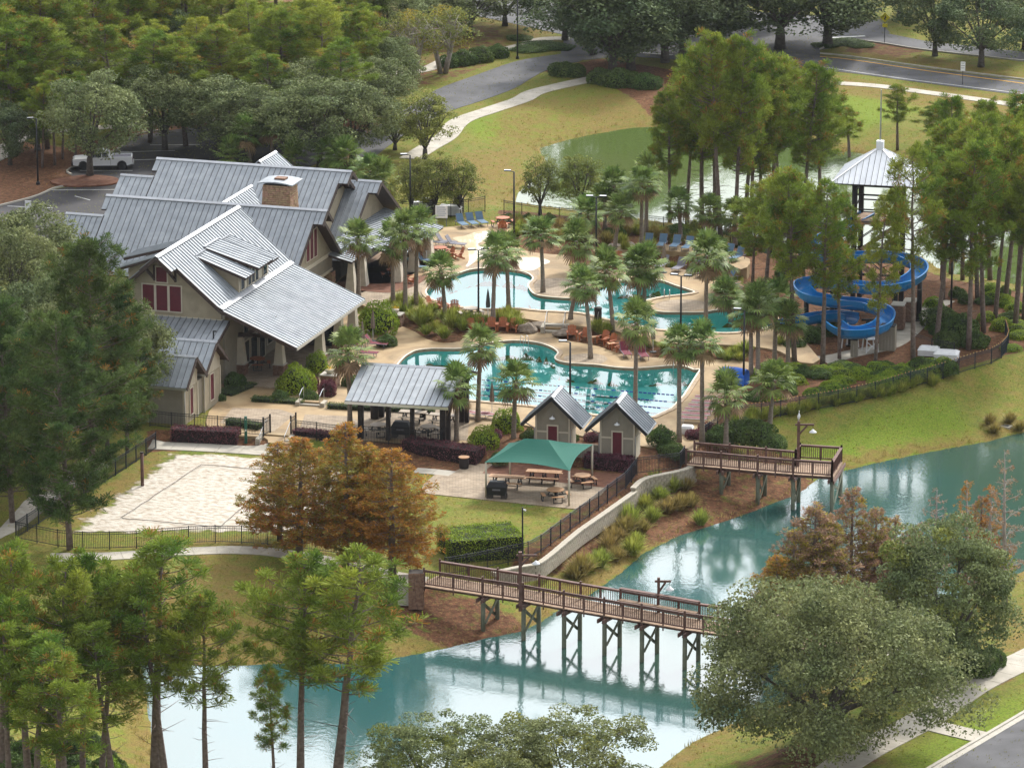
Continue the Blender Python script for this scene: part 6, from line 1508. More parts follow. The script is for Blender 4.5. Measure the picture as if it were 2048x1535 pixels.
def cypress_proto(seed, hgt, rad, mats, dens=1.0, leafy=1.0, wood=None, split=.3):
    rs = np.random.RandomState(seed); r = random.Random(seed); tr = MB(); C = []; D = []
    tr.tube([(0,0,-.1),(r.uniform(-.1,.1),r.uniform(-.1,.1),hgt*.5),(0,0,hgt*.98)], [.2,.11,.02], 7)
    n = int(62*dens)
    for i in range(n):
        t = (i+r.random())/n; z = hgt*(.10+.87*t); ln = rad*(1-t)**.72*r.uniform(.7,1.12)*(.6+.4*min(1,t/.18)); az = i*2.4+r.uniform(-.4,.4); e = Vector((math.cos(az), math.sin(az), 0)); b = Vector((0,0,z))
        pts = [b, b+e*ln*.5+Z_*ln*.20, b+e*ln+Z_*ln*.30]; tr.tube(pts, [.035,.02,.007], 4, False)
        for j in range(max(4, int(ln*7))):
            q = r.uniform(.18,1.0); p = pts[0].lerp(pts[2], q)+Z_*ln*.06; sd = Vector((-e.y, e.x, 0))*r.choice((-1,1)); tip = p+(sd*r.uniform(.3,1)+e*.5+Z_*r.uniform(-.15,.35)).normalized()*r.uniform(.3,.7)*min(1,.4+ln/2.4)
            tr.tube([p, tip], [.011,.005], 3, False)
            for m in range(int(4*leafy+r.random())): C.append(tuple(p.lerp(tip, r.uniform(.1,1.1))+Vector((r.uniform(-.07,.07),r.uniform(-.07,.07),r.uniform(-.14,.06))))); D.append(tuple((tip-p).normalized()+Z_*-.1))
    if not C: C = [(0,0,hgt)]; D = [(0,0,1)]
    C, D = np.array(C), unit(np.array(D)); V, F = wedges(C, D, .23, .030, rs, 9, .8)
    mi = np.repeat((rs.uniform(0,1,len(C))+.25*np.sin(C[:,2]*.7+C[:,0]) < split).astype(int), 9)
    return tr.mesh('trunk', True), np_mesh('crown', V, F, mats, mi if len(mats) > 1 else None), hgt, rad
def palm_crown(seed):
    rs = np.random.RandomState(seed); r = random.Random(seed); parts = []; pet = MB()
    for i in range(38):
        az = i*2.39996+r.uniform(-.25,.25); t = i/37; el = R(84-145*t+r.uniform(-10,10)); dead = t > .86
        d = Vector((math.cos(az)*math.cos(el), math.sin(az)*math.cos(el), math.sin(el))); ln = r.uniform(.75,1.15); p0 = d*.08; hub = d*ln-Z_*.10*ln*(1-abs(math.sin(el)))
        pet.tube([p0, hub], [.022,.014], 3, False); side = d.cross(Z_)
        side = side.normalized() if side.length > .05 else Vector((1,0,0)); nrm = side.cross(d).normalized(); K = 13; V = []
        for k in range(K):
            a = R(-105+210*k/(K-1)); L = (.60+.40*math.cos(a*.62))*r.uniform(.78,.96); dirn = (d*math.cos(a)+side*math.sin(a)); m_ = hub+dirn*L*.6+nrm*.05; tip = hub+dirn*L-Z_*L*r.uniform(.06,.26); w = (side*math.cos(a)-d*math.sin(a))*.068
            V += [hub, m_-w, m_+w, tip]
        V = np.array([tuple(v) for v in V]); o = np.arange(K)*4
        parts.append((V, np.concatenate([np.stack([o,o+1,o+2],1), np.stack([o+1,o+3,o+2],1)]), 1 if dead else 0))
    return cat_mesh('crown', parts, [PALM_G, PALM_D]), pet.mesh('petioles')
PROTO = {}
def P_(key, fn):
    if key not in PROTO: PROTO[key] = fn()
    return PROTO[key]
def plant_tree(name, label, cat_, p, proto, hgt, width, bark, rot=None, group=None):
    tm, cm, ph, pr = proto
    t = thing(name, label, cat_, p, rnd.uniform(0,6.28) if rot is None else rot, group); sx = width/(2*pr); t.scale = (sx, sx, hgt/ph)
    t.rotation_euler = (rnd.uniform(-.025,.025), rnd.uniform(-.025,.025), t.rotation_euler.z)
    place('trunk', tm, bark, t); place('crown', cm, None, t)
    return t
for k in range(5): PROTO['pine%d'%k] = pine_proto(11+k, 15, (.42,.36,.46,.33,.44)[k], (2.9,3.1,2.7,3.2,2.9)[k], dens=(1.15,1.25,.95,1.25,.9)[k])
PROTO['pine5'] = pine_proto(17, 15, .48, 3.2, dens=1.0)
for k in range(3): PROTO['pineF%d'%k] = pine_proto(21+k, 15, (.36,.44,.32)[k], 3.2, dens=1.6)
for k in range(2): PROTO['pineY%d'%k] = pine_proto(31+k, 15, .30, 3.0, [PINE_Y, PINE_B], dens=1.1, brown=.03)
PROTO['pineBig'] = pine_proto(41, 17, .12, 5.2, [PINE_D, PINE_B], dens=2.9, brown=.02); PROTO['pineBig2'] = pine_proto(42, 18, .15, 4.4, [PINE_D, PINE_B], dens=3.2, brown=.04)
for k in range(3): PROTO['oak%d'%k] = oak_proto(51+k, 9, 4.2, 95, 190, .20, [OAK_G], czf=.50)
PROTO['oakD0'] = oak_proto(61, 10, 4.4, 95, 190, .22, [OAK_D], czf=.5); PROTO['oakD1'] = oak_proto(62, 10, 4.4, 95, 190, .22, [OAK_D], czf=.5)
PROTO['oakL0'] = oak_proto(64, 6, 2.3, 80, 110, .14, [OAK_L], trunk_h=.14, shell=.25, czf=.45); PROTO['oakL1'] = oak_proto(65, 6, 2.3, 80, 110, .14, [OAK_L], trunk_h=.14, shell=.25, czf=.45)
PROTO['oakBig'] = oak_proto(71, 12, 10.0, 230, 340, .24, [OAK_G], trunk_h=.12, shell=.42, czf=.36, crel=.155); PROTO['oakBig2'] = oak_proto(72, 11, 5.2, 130, 300, .22, [OAK_G, OAK_L], trunk_h=.10, bare=.12, czf=.42, crel=.19)
PROTO['oakBig3'] = oak_proto(73, 11, 5.2, 150, 170, .19, [OAK_G, OAK_L], trunk_h=.10, bare=.25, czf=.42, crel=.14, shell=.25)
PROTO['myrtle'] = oak_proto(75, 7, 2.9, 70, 60, .16, [OAK_L, CYP_O], trunk_h=.35, multi=4, bare=.3, shell=.3, czf=.6)
for k in range(3): PROTO['cyp%d'%k] = cypress_proto(81+k, 10, 2.9, [CYP_R, CYP_O], 1.15, .82, split=(.62,.5,.2)[k])
for k in range(2): PROTO['cypB%d'%k] = cypress_proto(91+k, 9, 2.2, [CYP_B, CYP_O], .8, .55, split=.3)
PROTO['cypB2'] = cypress_proto(93, 10, 2.7, [CYP_B, CYP_O], 1.0, .75, split=.3)
PROTO['bare0'] = cypress_proto(95, 9, 2.0, [CYP_B], .55, .16); PROTO['bare1'] = cypress_proto(96, 9, 1.7, [CYP_R], .5, .4)
PALMS = [palm_crown(101+k) for k in range(4)]
pm_bark = M_palmbark
# ------------------------------------------------------------------ pines
def pines(rows, label, group, keys, z=None):
    for i, row in enumerate(rows):
        u, vb, vt, w = row[:4]; key = row[4] if len(row) > 4 else keys[i % len(keys)]
        p = G(u, vb) if vb < 1400 else gz(u, vb, -.7); lb = row[5] if len(row) > 5 else label
        plant_tree('pine_tree', lb, 'tree', p, PROTO[key], height_px(vb, vt), w/pxm(vb), M_bark, group=group)
K5 = ['pine%d'%k for k in range(5)]
pines([(25,1045,610,290,'pineBig','big dark pine beside the path left of the sand court'),(255,905,640,170,'pineBig2','shorter dark pine before the low front wing'),(140,1098,640,330,'pineBig','big dark green pine with a thick trunk beside the sand court fence'),(185,955,474,270,'pineBig2','tall pine with brown needles in front of the lodge gable')], '', 'tall pines left of the sand court', K5)
pines([(60,1590,1088,220),(115,1605,1120,200),(165,1575,1098,210),(310,1575,1072,300),(338,1605,1140,230),(412,1615,1190,220),(5,1565,1120,220),(235,1625,1240,220),(-40,1570,1160,200),(70,1660,1260,230),(200,1580,1140,200),(20,1640,1200,230),(140,1690,1290,240)], 'green pine in the cluster beside the pond below the sand court', 'pines beside the pond by the left bank', ['pine2','pine4','pine5'])
pines([(600,1600,1112,280,'pine5','slender pine standing over the pond nearer the sand court side'),(668,1605,1098,330,'pine4','broad crowned pine with bare lower limbs over the pond'),(552,1640,1330,120,'pine2','small thin pine over the pond between taller ones')], '', 'pines standing over the pond', K5)
pines([(1589,724,350,170,'pineF1','pine standing before the left bend of the water slide'),(1645,730,375,150,'pine0','pine whose trunk crosses the short slide run-out'),(1679,718,400,120,'pineF0','slim pine before the lower slide loop and its columns'),(1750,733,395,110,'pineY0','thin yellow green pine in front of the slide'),(1826,726,300,150,'pine4','pine in the junipers beside the tower stone piers'),(1872,690,330,170,'pineF1','pine beside the dark shrubs along the slide path'),(1885,600,300,150),(1937,700,300,170,'pineF0','pine next to the fenced white filter covers'),(1967,665,270,150),(1990,640,260,150),(2030,655,270,170),(2048,640,300,150),(1925,560,250,140),(1902,548,250,140),(1530,600,360,150),(1610,590,380,130),(1575,560,350,150),(1505,570,400,110),(2010,600,240,150),(2075,680,300,170),(1955,600,255,150),(1885,560,255,140),(2035,580,225,150),(1980,560,230,150)], 'green pine with a bare trunk in the grove round the water slide', 'pines round the water slide', ['pineF1','pine0','pineF0','pine4','pineF1'])
pines([(1915,470,195,130),(1985,450,205,140),(2040,440,215,150),(1795,300,172,90,'pine0','small pine beyond the back pond beside the tower mast'),(1700,330,215,100,'pine2','small bushy pine beyond the back pond near the tall stand'),(1870,300,205,110),(2060,400,190,140)], 'green pine beyond the back pond below the main road', 'pines beyond the back pond', ['pineF2','pineF0'])
pines([(1404,455,95,165),(1441,478,80,160),(1469,478,84,150),(1522,470,130,150),(1545,460,118,160),(1603,440,130,150),(1640,430,150,140),(1372,440,150,140),(1490,450,115,150),(1340,445,185,120),(1560,450,120,150),(1500,474,105,150),(1430,450,90,150)], 'tall pine in the stand at the near shore of the back pond', 'tall pines at the back pond', ['pineF0','pineF1','pineF2'])
pines([(400,255,40,150),(560,245,20,150),(640,240,10,150),(500,240,10,150),(720,230,30,130),(330,235,50,130),(350,165,-60,150),(290,150,-90,150),(450,235,40,120),(700,215,40,130),(430,200,-20,160),(520,190,-30,170),(600,205,-10,180),(650,195,0,150),(560,215,20,140),(480,160,-60,160),(690,170,-20,140),(620,150,-80,160)], 'light green pine in the back wood behind the parking lot', 'light green pines in the wood', ['pineY0','pineF1','pineY1'])
pines([(30,312,70,170),(95,298,50,170),(232,285,60,160),(300,285,70,160),(372,292,80,160),(462,275,60,160),(560,292,115,150),(680,285,85,150),(20,260,-40,180),(70,245,-20,170),(130,228,-60,180),(190,215,-50,170),(250,200,-60,160),(300,188,-70,150),(0,180,-120,170),(100,150,-130,170),(380,150,-100,160),(740,120,-80,140),(220,120,-150,160),(340,110,-150,160),(460,100,-150,160),(560,90,-150,160),(660,80,-150,150),(-20,300,0,160),(40,90,-200,170),(160,80,-200,170),(290,60,-200,170),(800,60,-150,140),(110,330,150,90),(85,335,170,80),(150,318,150,90),(125,318,160,80)], 'green pine in the wood behind the parking lot', 'green pines in the wood', ['pineF0','pineF1','pineF2','pine1'])
# ------------------------------------------------------------------ oaks
def oaks(rows, label, group, keys, bark=None):
    for i, row in enumerate(rows):
        u, vb, vt, w = row[:4]; key = row[4] if len(row) > 4 else keys[i % len(keys)]
        p = G(u, vb) if vb < 1560 else gz(u, vb, -.7)
        plant_tree('oak_tree', row[5] if len(row) > 5 else label, 'tree', p, PROTO[key], height_px(vb, vt), w/pxm(vb), bark or M_barkdark, group=group)
OK3 = ['oak0','oak1','oak2']
oaks([(180,354,140,230,'oak1','live oak on the parking island in front of the white pickup')], '', None, OK3)
oaks([(75,300,165,200),(330,300,120,200),(440,305,150,230),(500,318,170,210),(640,335,150,240),(705,325,160,210),(600,285,120,210),(740,255,110,190),(780,215,70,160),(250,258,110,190),(560,260,130,190)], 'grey green live oak in the band behind the parking lot', 'live oaks behind the parking lot', OK3)
oaks([(340,185,10,160),(150,250,110,150),(20,330,200,150)], 'dark live oak among the pines of the wood', 'dark oaks in the wood', ['oakD0','oakD1'])
oaks([(1225,152,-90,320),(1262,140,-110,300),(1330,125,-90,280),(1365,115,-100,270),(1440,100,-110,320),(1560,98,-120,350),(1655,92,-110,330),(1130,80,-80,210),(1185,110,-40,180),(1300,60,-150,260),(1480,40,-160,280)], 'dark live oak in the row along the road junction', 'dark live oaks along the junction', ['oakD0','oakD1'])
oaks([(1870,112,-50,190,'oakD0','dark live oak on the road median with a straight trunk'),(1962,134,-40,215,'oakD1','dark live oak on the road verge with forked limbs'),(2050,100,-60,210,'oakD0','dark live oak beyond the far carriageway'),(1800,40,-110,210,'oakD1','dark live oak behind the yellow road sign')], '', 'oaks along the main road', OK3)
oaks([(850,318,175,140,'oakL0','olive young oak beside the entry walkway'),(870,432,298,120),(918,430,312,110),(1080,430,305,100,'oakL0','small olive oak at the corner of the back pond'),(1160,433,300,115,'oakL1','small olive oak beside the back pond fence'),(822,430,310,105),(790,300,215,110)], 'olive young oak behind the lodge fence', 'young oaks behind the lodge', ['oakL0','oakL1'])
oaks([(860,80,-40,190),(940,72,-60,210),(1010,52,-60,190),(780,112,-30,170),(900,30,-110,200)], 'grey green oak beside the upper walkway', 'oaks by the upper walkway', OK3)
oaks([(70,650,405,250),(10,700,430,230),(255,845,590,190),(10,905,640,240),(-20,1010,760,210),(90,820,600,190),(150,760,500,200),(60,980,760,170,'oakD0'),(20,820,560,200,'oakD1'),(215,900,680,150)], 'grey green oak at the left of the lodge', 'oaks left of the lodge', OK3)
oaks([(1645,1500,1150,600,'oakBig','large spreading live oak beside the near sidewalk'),(1885,1350,1035,310,'oakBig2','dense dark live oak beside the sidewalk and pond'),(870,1650,1400,310,'oakBig3','live oak with yellow leaves at the near pond shore'),(1150,1660,1388,370,'oakBig3','wide live oak crown at the near pond shore'),(1000,1690,1440,300,'oakBig3','lower live oak between two crowns at the near shore')], '', 'large near oaks', OK3)
for u, vb, vt, w in ((820,160,18,150),(886,146,10,160)): plant_tree('myrtle_tree', 'thin multi stemmed tree with yellowing leaves beside the upper walkway', 'tree', G(u,vb), PROTO['myrtle'], height_px(vb,vt), w/pxm(vb), M_pale, group='multi stemmed trees by the walkway')
# ------------------------------------------------------------------ cypresses
for u, vb, vt, w, k, l in ((560,1085,880,210,'cyp1','olive and rust cypress nearest the sand court fence'),(598,1120,866,260,'cyp0','olive topped rust cypress beside the sand court'),(690,1135,838,270,'cyp1','tallest rust cypress between the court and the lawn'),(785,1158,888,270,'cyp2','bright rust orange cypress beside the bridge'),(742,1130,880,220,'cyp0','rust cypress behind the taller ones'),
                         (1622,1235,955,240,'cypB2','faded brown cypress standing in front of the pier'),(1650,1228,975,200,'cypB2','wispy brown cypress between two taller ones past the pier'),(1590,1248,1010,190,'cypB2','wispy brown cypress at the bend of the pond shore'),(1750,1195,965,160,'cypB2','wispy brown cypress over the green water'),(1960,1185,965,130,'cypB0','wispy faded cypress near the bare tall tree'),(1555,1262,1060,200,'cyp1','olive cypress at the far bridge end'),(1706,1205,925,190,'cypB2','thin cypress with bare lower stem past the pier'),(1660,1300,1150,130,'cyp0','small green and rust cypress behind the large oak'),
                         (1868,1165,930,120,'bare0','bare pale grey tree over the green water'),(1930,1170,925,100,'bare1','nearly bare rust tipped tree over the green water'),(1790,1175,985,150,'cypB2','faded short cypress beside the bare pale tree'),(1978,1195,950,110,'bare1','thin rust tree with bare branches near the bank'),(2010,1215,890,130,'bare0','tall bare branched tree at the water edge'),(1760,1190,1020,100,'cypB1','small faded cypress behind the dense oak'),(1830,1180,1000,110,'cypB0','faded brown cypress beside the dense oak')):
    p = gz(u, vb, -1.6 if u > 1500 else LAWN); p.z = max(h(p.x,p.y), POND_Z-.4)
    plant_tree('cypress_tree', l, 'tree', p, PROTO[k], height_px(vb,vt)*1.0, w/pxm(vb), M_pale if 'bare' in k else M_bark, group='cypress trees')
# ------------------------------------------------------------------ palms
def palm(u, v, cu, cv, z=None, s=1.0, label='', group=None):
    p = G(u, v) if z is None else gz(u, v, z); hgt = height_px(v, cv)+.1; top = Vector(((cu-u)/pxm(v), 0, hgt)); t = thing('palm_tree', label, 'palm', p, 0, group); r = rnd
    n = 9; P = []
    for k in range(n+1): q = k/n; P.append(Vector((top.x*q**1.6, .12*math.sin(q*3), hgt*q)))
    rad = [.19-.05*math.sin(min(1,q/n*1.2)*1.5)+.015*(q % 2) for q in range(n+1)]; rad[0] = .24; rad[-1] = .17
    MB().tube([(p_.x,p_.y,p_.z-.15 if i == 0 else p_.z) for i, p_ in enumerate(P)], rad, 8).build('trunk', M_palmbark, t, True)
    bt = MB()
    for k in range(12): a = k*2.4; zz = hgt-.15-.075*k; bt.beam((top.x*(zz/hgt)**1.6+.13*math.cos(a),.13*math.sin(a),zz),(top.x+.26*math.cos(a),.26*math.sin(a),zz+.28),.09,.03)
    bt.build('leaf_bases', PALM_D, t)['kind'] = 'stuff'
    cm, pm = PALMS[r.randrange(4)]; M4 = Matrix.Translation(top) @ Matrix.Rotation(r.uniform(-.16,.16),4,'X') @ Matrix.Rotation(r.uniform(0,6.28),4,'Z') @ Matrix.Diagonal((s*r.uniform(.88,1.12), s*r.uniform(.88,1.12), s*r.uniform(.85,1.2), 1))
    c = place('crown', cm, None, t, M4); place('petioles', pm, PALM_G, c)
for row in ((717,594,717,482,UP,'sabal palm beside the curtained lodge porch'),(786,609,785,487,UP,'dark trunked palm nearest the red table under the lodge palms'),(811,622,810,465,UP,'tallest palm in the group between lodge and upper pool'),(832,610,836,462,UP,'palm behind the tallest one between lodge and upper pool'),
            (890,634,882,547,UP,'short leaning palm at the left end of the upper pool'),(986,642,992,512,UP,'palm left of a close pair at the upper pool edge'),(1017,619,1012,508,UP,'palm right of a close pair at the upper pool edge'),(1086,584,1081,472,UP,'curved palm on the upper pool peninsula'),(1155,545,1152,485,UP,'palm in the planting behind the splash deck'),
            (1141,638,1162,568,UP,'small leaning palm by the deck steps'),(1181,717,1168,575,LOW,'tall leaning palm standing on the lower deck'),(1226,672,1212,542,LOW,'curved palm in the strip between the pools'),(1278,630,1276,540,UP,'palm of a twin pair at the peninsula tip'),(1288,628,1290,536,UP,'second palm of the twin pair at the peninsula tip'),
            (1270,858,1272,648,LOW,'tall palm behind the shed at the lap pool'),(1358,884,1357,692,LOW,'tall palm beside the white deck box'),(1404,884,1402,688,LOW,'tall palm beside the faded red loungers'),(1411,690,1412,515,LOW,'tall palm between the two pools at the slide side'),(1451,594,1436,525,UP,'curved palm in the small round bed'),
            (1452,892,1452,792,-.1,'short palm behind the pier rail'),(1539,872,1548,762,-.3,'palm outside the light strung fence'),(700,852,697,708,0,'palm in front of the lodge at the pavilion corner'),(913,885,914,777,-.1,'short palm at the pavilion front corner'),(1027,884,1032,767,-.3,'palm between round bushes by the canopy'),(956,842,962,694,0,'tall palm by the lap pool next to the pavilion'),
            (1283,500,1283,372,1.0,'tall thin palm behind the lounger terrace'),(1292,470,1294,350,.3,'second tall thin palm behind the lounger terrace'),(1229,508,1242,425,.9,'curved palm beside the terrace end'),(1180,482,1176,432,.4,'short palm in the back planting'),(1361,474,1357,412,.4,'palm behind the blue loungers'),(1421,484,1418,425,.4,'bright palm behind the blue loungers'),(1470,486,1468,432,.4,'palm near the pine stand trunks'),(1232,452,1226,375,.2,'palm at the back pond fence'),(1210,455,1208,405,.2,'shorter palm at the back pond fence'),
            (1502,752,1500,632,.1,'palm with pale trunk beside the tarpaulin'),(1516,754,1514,612,.1,'taller palm with pale trunk beside the tarpaulin'),(1549,728,1552,602,.1,'palm in the bed before the slide'),(1576,736,1574,640,.1,'short palm in the bed before the slide'),(1462,640,1450,590,UP,'small palm at the slide splash end'),
            (500,335,492,268,0,'palm behind the lodge roof at the parking lot'),(545,330,542,258,0,'taller palm behind the lodge roof at the parking lot'),(662,352,660,312,0,'palm behind the back wing of the lodge'),(692,358,690,318,0,'bushy palm behind the back wing of the lodge'),(746,384,742,345,0,'palm behind the right gable of the lodge'),(470,340,462,315,0,'low palm at the lodge roof edge'),(590,345,585,320,0,'low palm behind the lodge ridge'),(770,392,764,360,0,'low palm by the lodge fence')):
    palm(*row[:5], label=row[5], group='sabal palms', s=1.06)
# ------------------------------------------------------------------ shrubs, hedges and grasses
def bush_mesh(seed, n, leaf, m, box=None, lump=.12, core=None):
    """clipped plant: leaf shell over a solid dark core that blocks the view through"""
    rs = np.random.RandomState(seed)
    if box is None:
        d = unit(rs.normal(0,1,(n,3))); d[:,2] = np.abs(d[:,2])*1.0-.12*(rs.uniform(0,1,n) < .3); d = unit(d); ph = rs.uniform(0,6,4)
        q = 1+lump*(np.sin(d[:,0]*4+ph[0])*np.cos(d[:,1]*5+ph[1])+.6*np.sin(d[:,2]*7+ph[2]))-rs.uniform(0,.14,n); C = d*q[:,None]; N = d*1.2
    else:
        bx, by, bz = box; f = rs.choice(5, n, p=np.array([bx*by*1.4, bx*bz, bx*bz, by*bz, by*bz])/(bx*by*1.4+2*bx*bz+2*by*bz)); u, v = rs.uniform(-1,1,n), rs.uniform(-1,1,n); C = np.zeros((n,3)); N = np.zeros((n,3))
        for k, (a, s) in enumerate(((2,1),(1,-1),(1,1),(0,1),(0,-1))):
            i = f == k
            if k == 0: C[i] = np.stack([u[i]*bx/2, v[i]*by/2, np.full(i.sum(), bz)], 1); N[i,2] = 1
            elif a == 1: C[i] = np.stack([u[i]*bx/2, np.full(i.sum(), s*by/2), (v[i]*.5+.5)*bz], 1); N[i,1] = s
            else: C[i] = np.stack([np.full(i.sum(), s*bx/2), u[i]*by/2, (v[i]*.5+.5)*bz], 1); N[i,0] = s
        C += rs.normal(0,.035,C.shape)+N*(lump*np.sin(C[:,0:1]*2.1+seed)*np.cos(C[:,1:2]*2.7)); N *= 1.2
    V, F = leaves(C, leaf, rs, .3, .6, N); return np_mesh('foliage', V, F, [m])
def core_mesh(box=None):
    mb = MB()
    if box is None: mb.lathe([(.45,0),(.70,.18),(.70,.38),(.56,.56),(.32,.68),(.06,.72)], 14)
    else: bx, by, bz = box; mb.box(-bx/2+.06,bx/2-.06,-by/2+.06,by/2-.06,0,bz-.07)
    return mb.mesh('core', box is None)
BM = {'g': [bush_mesh(1+k, 2600, .105, BUSH_G) for k in range(2)], 'd': [bush_mesh(11+k, 3000, .115, BUSH_D) for k in range(2)], 'p': [bush_mesh(21, 2200, .12, BUSH_P)]}
CM = core_mesh()
def bush(p, w, hgt, kind, label, group=None, name='shrub', stem=0.0, d=None):
    t = thing(name, label, 'shrub', p, rnd.uniform(0,6.28), group); M4 = Matrix.Translation((0,0,stem)) @ Matrix.Diagonal((w/2, (d or w)/2, hgt-stem, 1))
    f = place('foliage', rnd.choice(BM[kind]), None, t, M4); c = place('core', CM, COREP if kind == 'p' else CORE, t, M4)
    if stem > .2:
        mb = MB()
        for k in range(4): a = k*1.57; mb.tube([(.05*math.cos(a),.05*math.sin(a),0),(.3*math.cos(a),.3*math.sin(a),stem+.3)], [.05,.03], 5)
        mb.build('stem', M_barkdark, t)
    return t
def wpx(px, v): return px/pxm(v)
for u, v, w, hp, kind, st, l in ((592,782,78,56,'g',0,'large bright dome shaped clipped bush by the lodge steps'),(635,748,52,44,'g',.2,'bright round bush between lodge columns and planter'),(757,664,88,62,'g',.2,'large bright round bush at the lodge corner'),(968,900,68,50,'g',.3,'clipped round bush next to the short pavilion palm'),(1014,866,70,48,'g',.3,'clipped round bush behind the canopy by the palm'),(1322,900,60,50,'d',.6,'round topped shrub with bare stems beside the shed'),(775,690,44,22,'d',0,'low spreading shrub by the maroon lounger'),(470,772,46,30,'d',0,'dark shrub at the foot of the lodge column'),(560,800,36,22,'d',0,'low shrub beside the dome bush'),(618,800,40,22,'d',0,'low shrub beside the handrail'),(442,800,22,14,'d',0,'small clipped shrub at the gable wall corner'),(625,775,30,26,'p',0,'small purple shrub by the dome bush'),(655,790,40,34,'p',0,'purple clipped shrub by the stone planter'),(700,770,40,22,'d',0,'dark low shrub behind the terrace palm')):
    p = gz(u, v, 0 if v < 890 and u < 960 else (LAWN+.2)); bush(p, wpx(w,v), hp/(pxm(v)*.966), kind, l, 'clipped bushes', 'clipped_bush', st)
def hedge(pa, pb, z, w, hgt, m, core, label, n=3200, leaf=.11, lump=.05):
    a, b = gz(*pa, z), gz(*pb, z); ln = (b-a).length; t = thing('hedge', label, 'hedge', (a+b)/2, math.atan2((b-a).y,(b-a).x))
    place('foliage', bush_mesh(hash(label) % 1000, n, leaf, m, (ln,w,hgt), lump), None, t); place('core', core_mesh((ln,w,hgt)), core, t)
hedge((345,880),(478,886), LAWN, 1.3, 1.05, BUSH_P, COREP, 'long purple clipped hedge below the terrace fence')
hedge((812,905),(962,926), LAWN, 1.6, 1.1, BUSH_P, COREP, 'long dark purple hedge below the pavilion fence')
hedge((1172,932),(1262,942), LAWN, 1.2, 1.0, BUSH_P, COREP, 'dark purple hedge between the shed and canopy')
hedge((1068,925),(1140,932), LAWN, 1.2, .9, BUSH_P, COREP, 'dark purple hedge behind the canopy tables')
hedge((590,880),(700,893), LAWN, 1.0, .9, BUSH_P, COREP, 'purple hedge behind the cypress tops')
hedge((888,1112),(1034,1100), LAWN, 3.6, 1.55, BUSH_G, CORE, 'large bright green clipped hedge block at the bridge end', 9000, .12, .10)
hedge((455,848),(522,858), 0, .8, .45, BUSH_D, CORE, 'low green hedge inside the terrace fence', 1500, .09)
hedge((505,800),(610,806), 0, 1.0, .3, BUSH_D, CORE, 'low green edging in front of the dome bush', 1800, .09)
hedge((655,815),(870,826), 0, .7, .35, BUSH_D, CORE, 'low green edging behind the pavilion', 2500, .09)
hedge((446,790),(500,768), 0, 1.6, .25, BUSH_D, CORE, 'low green ground cover beside the porch walk', 1500, .09)
for u, v, w in ((1060,880,40),(1090,890,40),(1140,885,36),(1185,885,40),(1215,880,36),(1390,880,44),(1340,905,56),(1360,915,40),(1415,865,40),(985,880,44),(1040,905,44),(1000,925,40)):
    bush(gz(u, v, -.2), wpx(w,v), 24/(pxm(v)*.966), 'p' if u % 20 else 'd', 'reddish purple shrub in the straw bed round the sheds', 'purple shrubs round the sheds')
for u, v, w, hp in ((1480,880,90,45),(1515,885,80,50),(1545,895,60,30),(1440,885,60,36)):
    bush(gz(u, v, -.3), wpx(w,v), hp/(pxm(v)*.966), 'd', 'dark green leafy shrub behind the pier railing', 'dark shrubs behind the pier')
for i in range(84):                                  # juniper bank below the slide
    u = rnd.uniform(1505, 1890); f = (u-1500)/390; v = rnd.uniform(738-6*f, 812-62*f); w = rnd.uniform(34,64)
    p = G(u, v); bush(p, wpx(w,v), rnd.uniform(.45,.8), 'd' if rnd.random() < .3 else 'g', 'low spreading juniper in the bank below the slide', 'junipers below the slide', 'juniper')
for i in range(26):                                  # shrubs along the back fence
    u = rnd.uniform(975, 1560); v = 446+(u-1000)*.07+rnd.uniform(-8,16); p = G(u, v); bush(p, rnd.uniform(1.0,2.0), rnd.uniform(.5,1.0), 'd', 'green shrub in the planting along the back fence', 'shrubs along the back fence')
for u, v, w, hp in ((1880,650,80,40),(1920,670,80,45),(1950,690,60,30),(1895,690,60,30),(1840,740,50,28),(1895,745,46,28),(1660,665,60,30),(1620,680,60,30),(1590,700,50,26)):
    bush(gz(u, v, .1), wpx(w,v), hp/(pxm(v)*.966), 'd', 'dark olive shrub among the trunks below the slide', 'shrubs among the slide pines')
for u, v, w, hp in ((925,128,60,30),(960,122,60,30),(995,114,50,26),(900,132,50,26),(1125,150,60,28),(1150,152,50,26),(1240,170,90,34),(1290,175,70,30),(1200,165,60,30)):
    bush(gz(u, v, 0), wpx(w,v), hp/(pxm(v)*.966), 'd', 'dark clipped shrub beside the entry road', 'dark shrubs beside the entry road')
for u, v, w, hp in ((1950,1345,90,50),(1985,1330,60,40),(1900,1360,60,30)):
    bush(gz(u, v, -.5), wpx(w,v), hp/(pxm(v)*.966), 'd', 'dark green shrub beside the near sidewalk', 'shrubs beside the near sidewalk')
for i in range(16):                                  # undergrowth in the lower left corner
    u = rnd.uniform(-20, 270); v = rnd.uniform(1500, 1600); bush(gz(u, v, -.7 if u < 300 else -2), rnd.uniform(1.5,2.6), rnd.uniform(1.0,1.9), rnd.choice('dg'), 'leafy undergrowth shrub below the near pines', 'undergrowth below the near pines')
for i in range(14):
    u = rnd.uniform(-20, 330); v = rnd.uniform(620, 1010); 
    if u < 90 or v < 860: bush(gz(u, v, 0), rnd.uniform(1.5,3), rnd.uniform(1.2,2.6), 'd', 'dark undergrowth shrub left of the lodge', 'undergrowth left of the lodge')
for u, v, w in ((1690,86,80),(1720,92,60),(1650,92,60),(1080,92,90),(1060,100,80),(1110,96,80),(1040,78,60)):
    bush(gz(u, v, 0), wpx(w,v), .35, 'd', 'low green ground cover patch by the junction', 'ground cover by the junction')

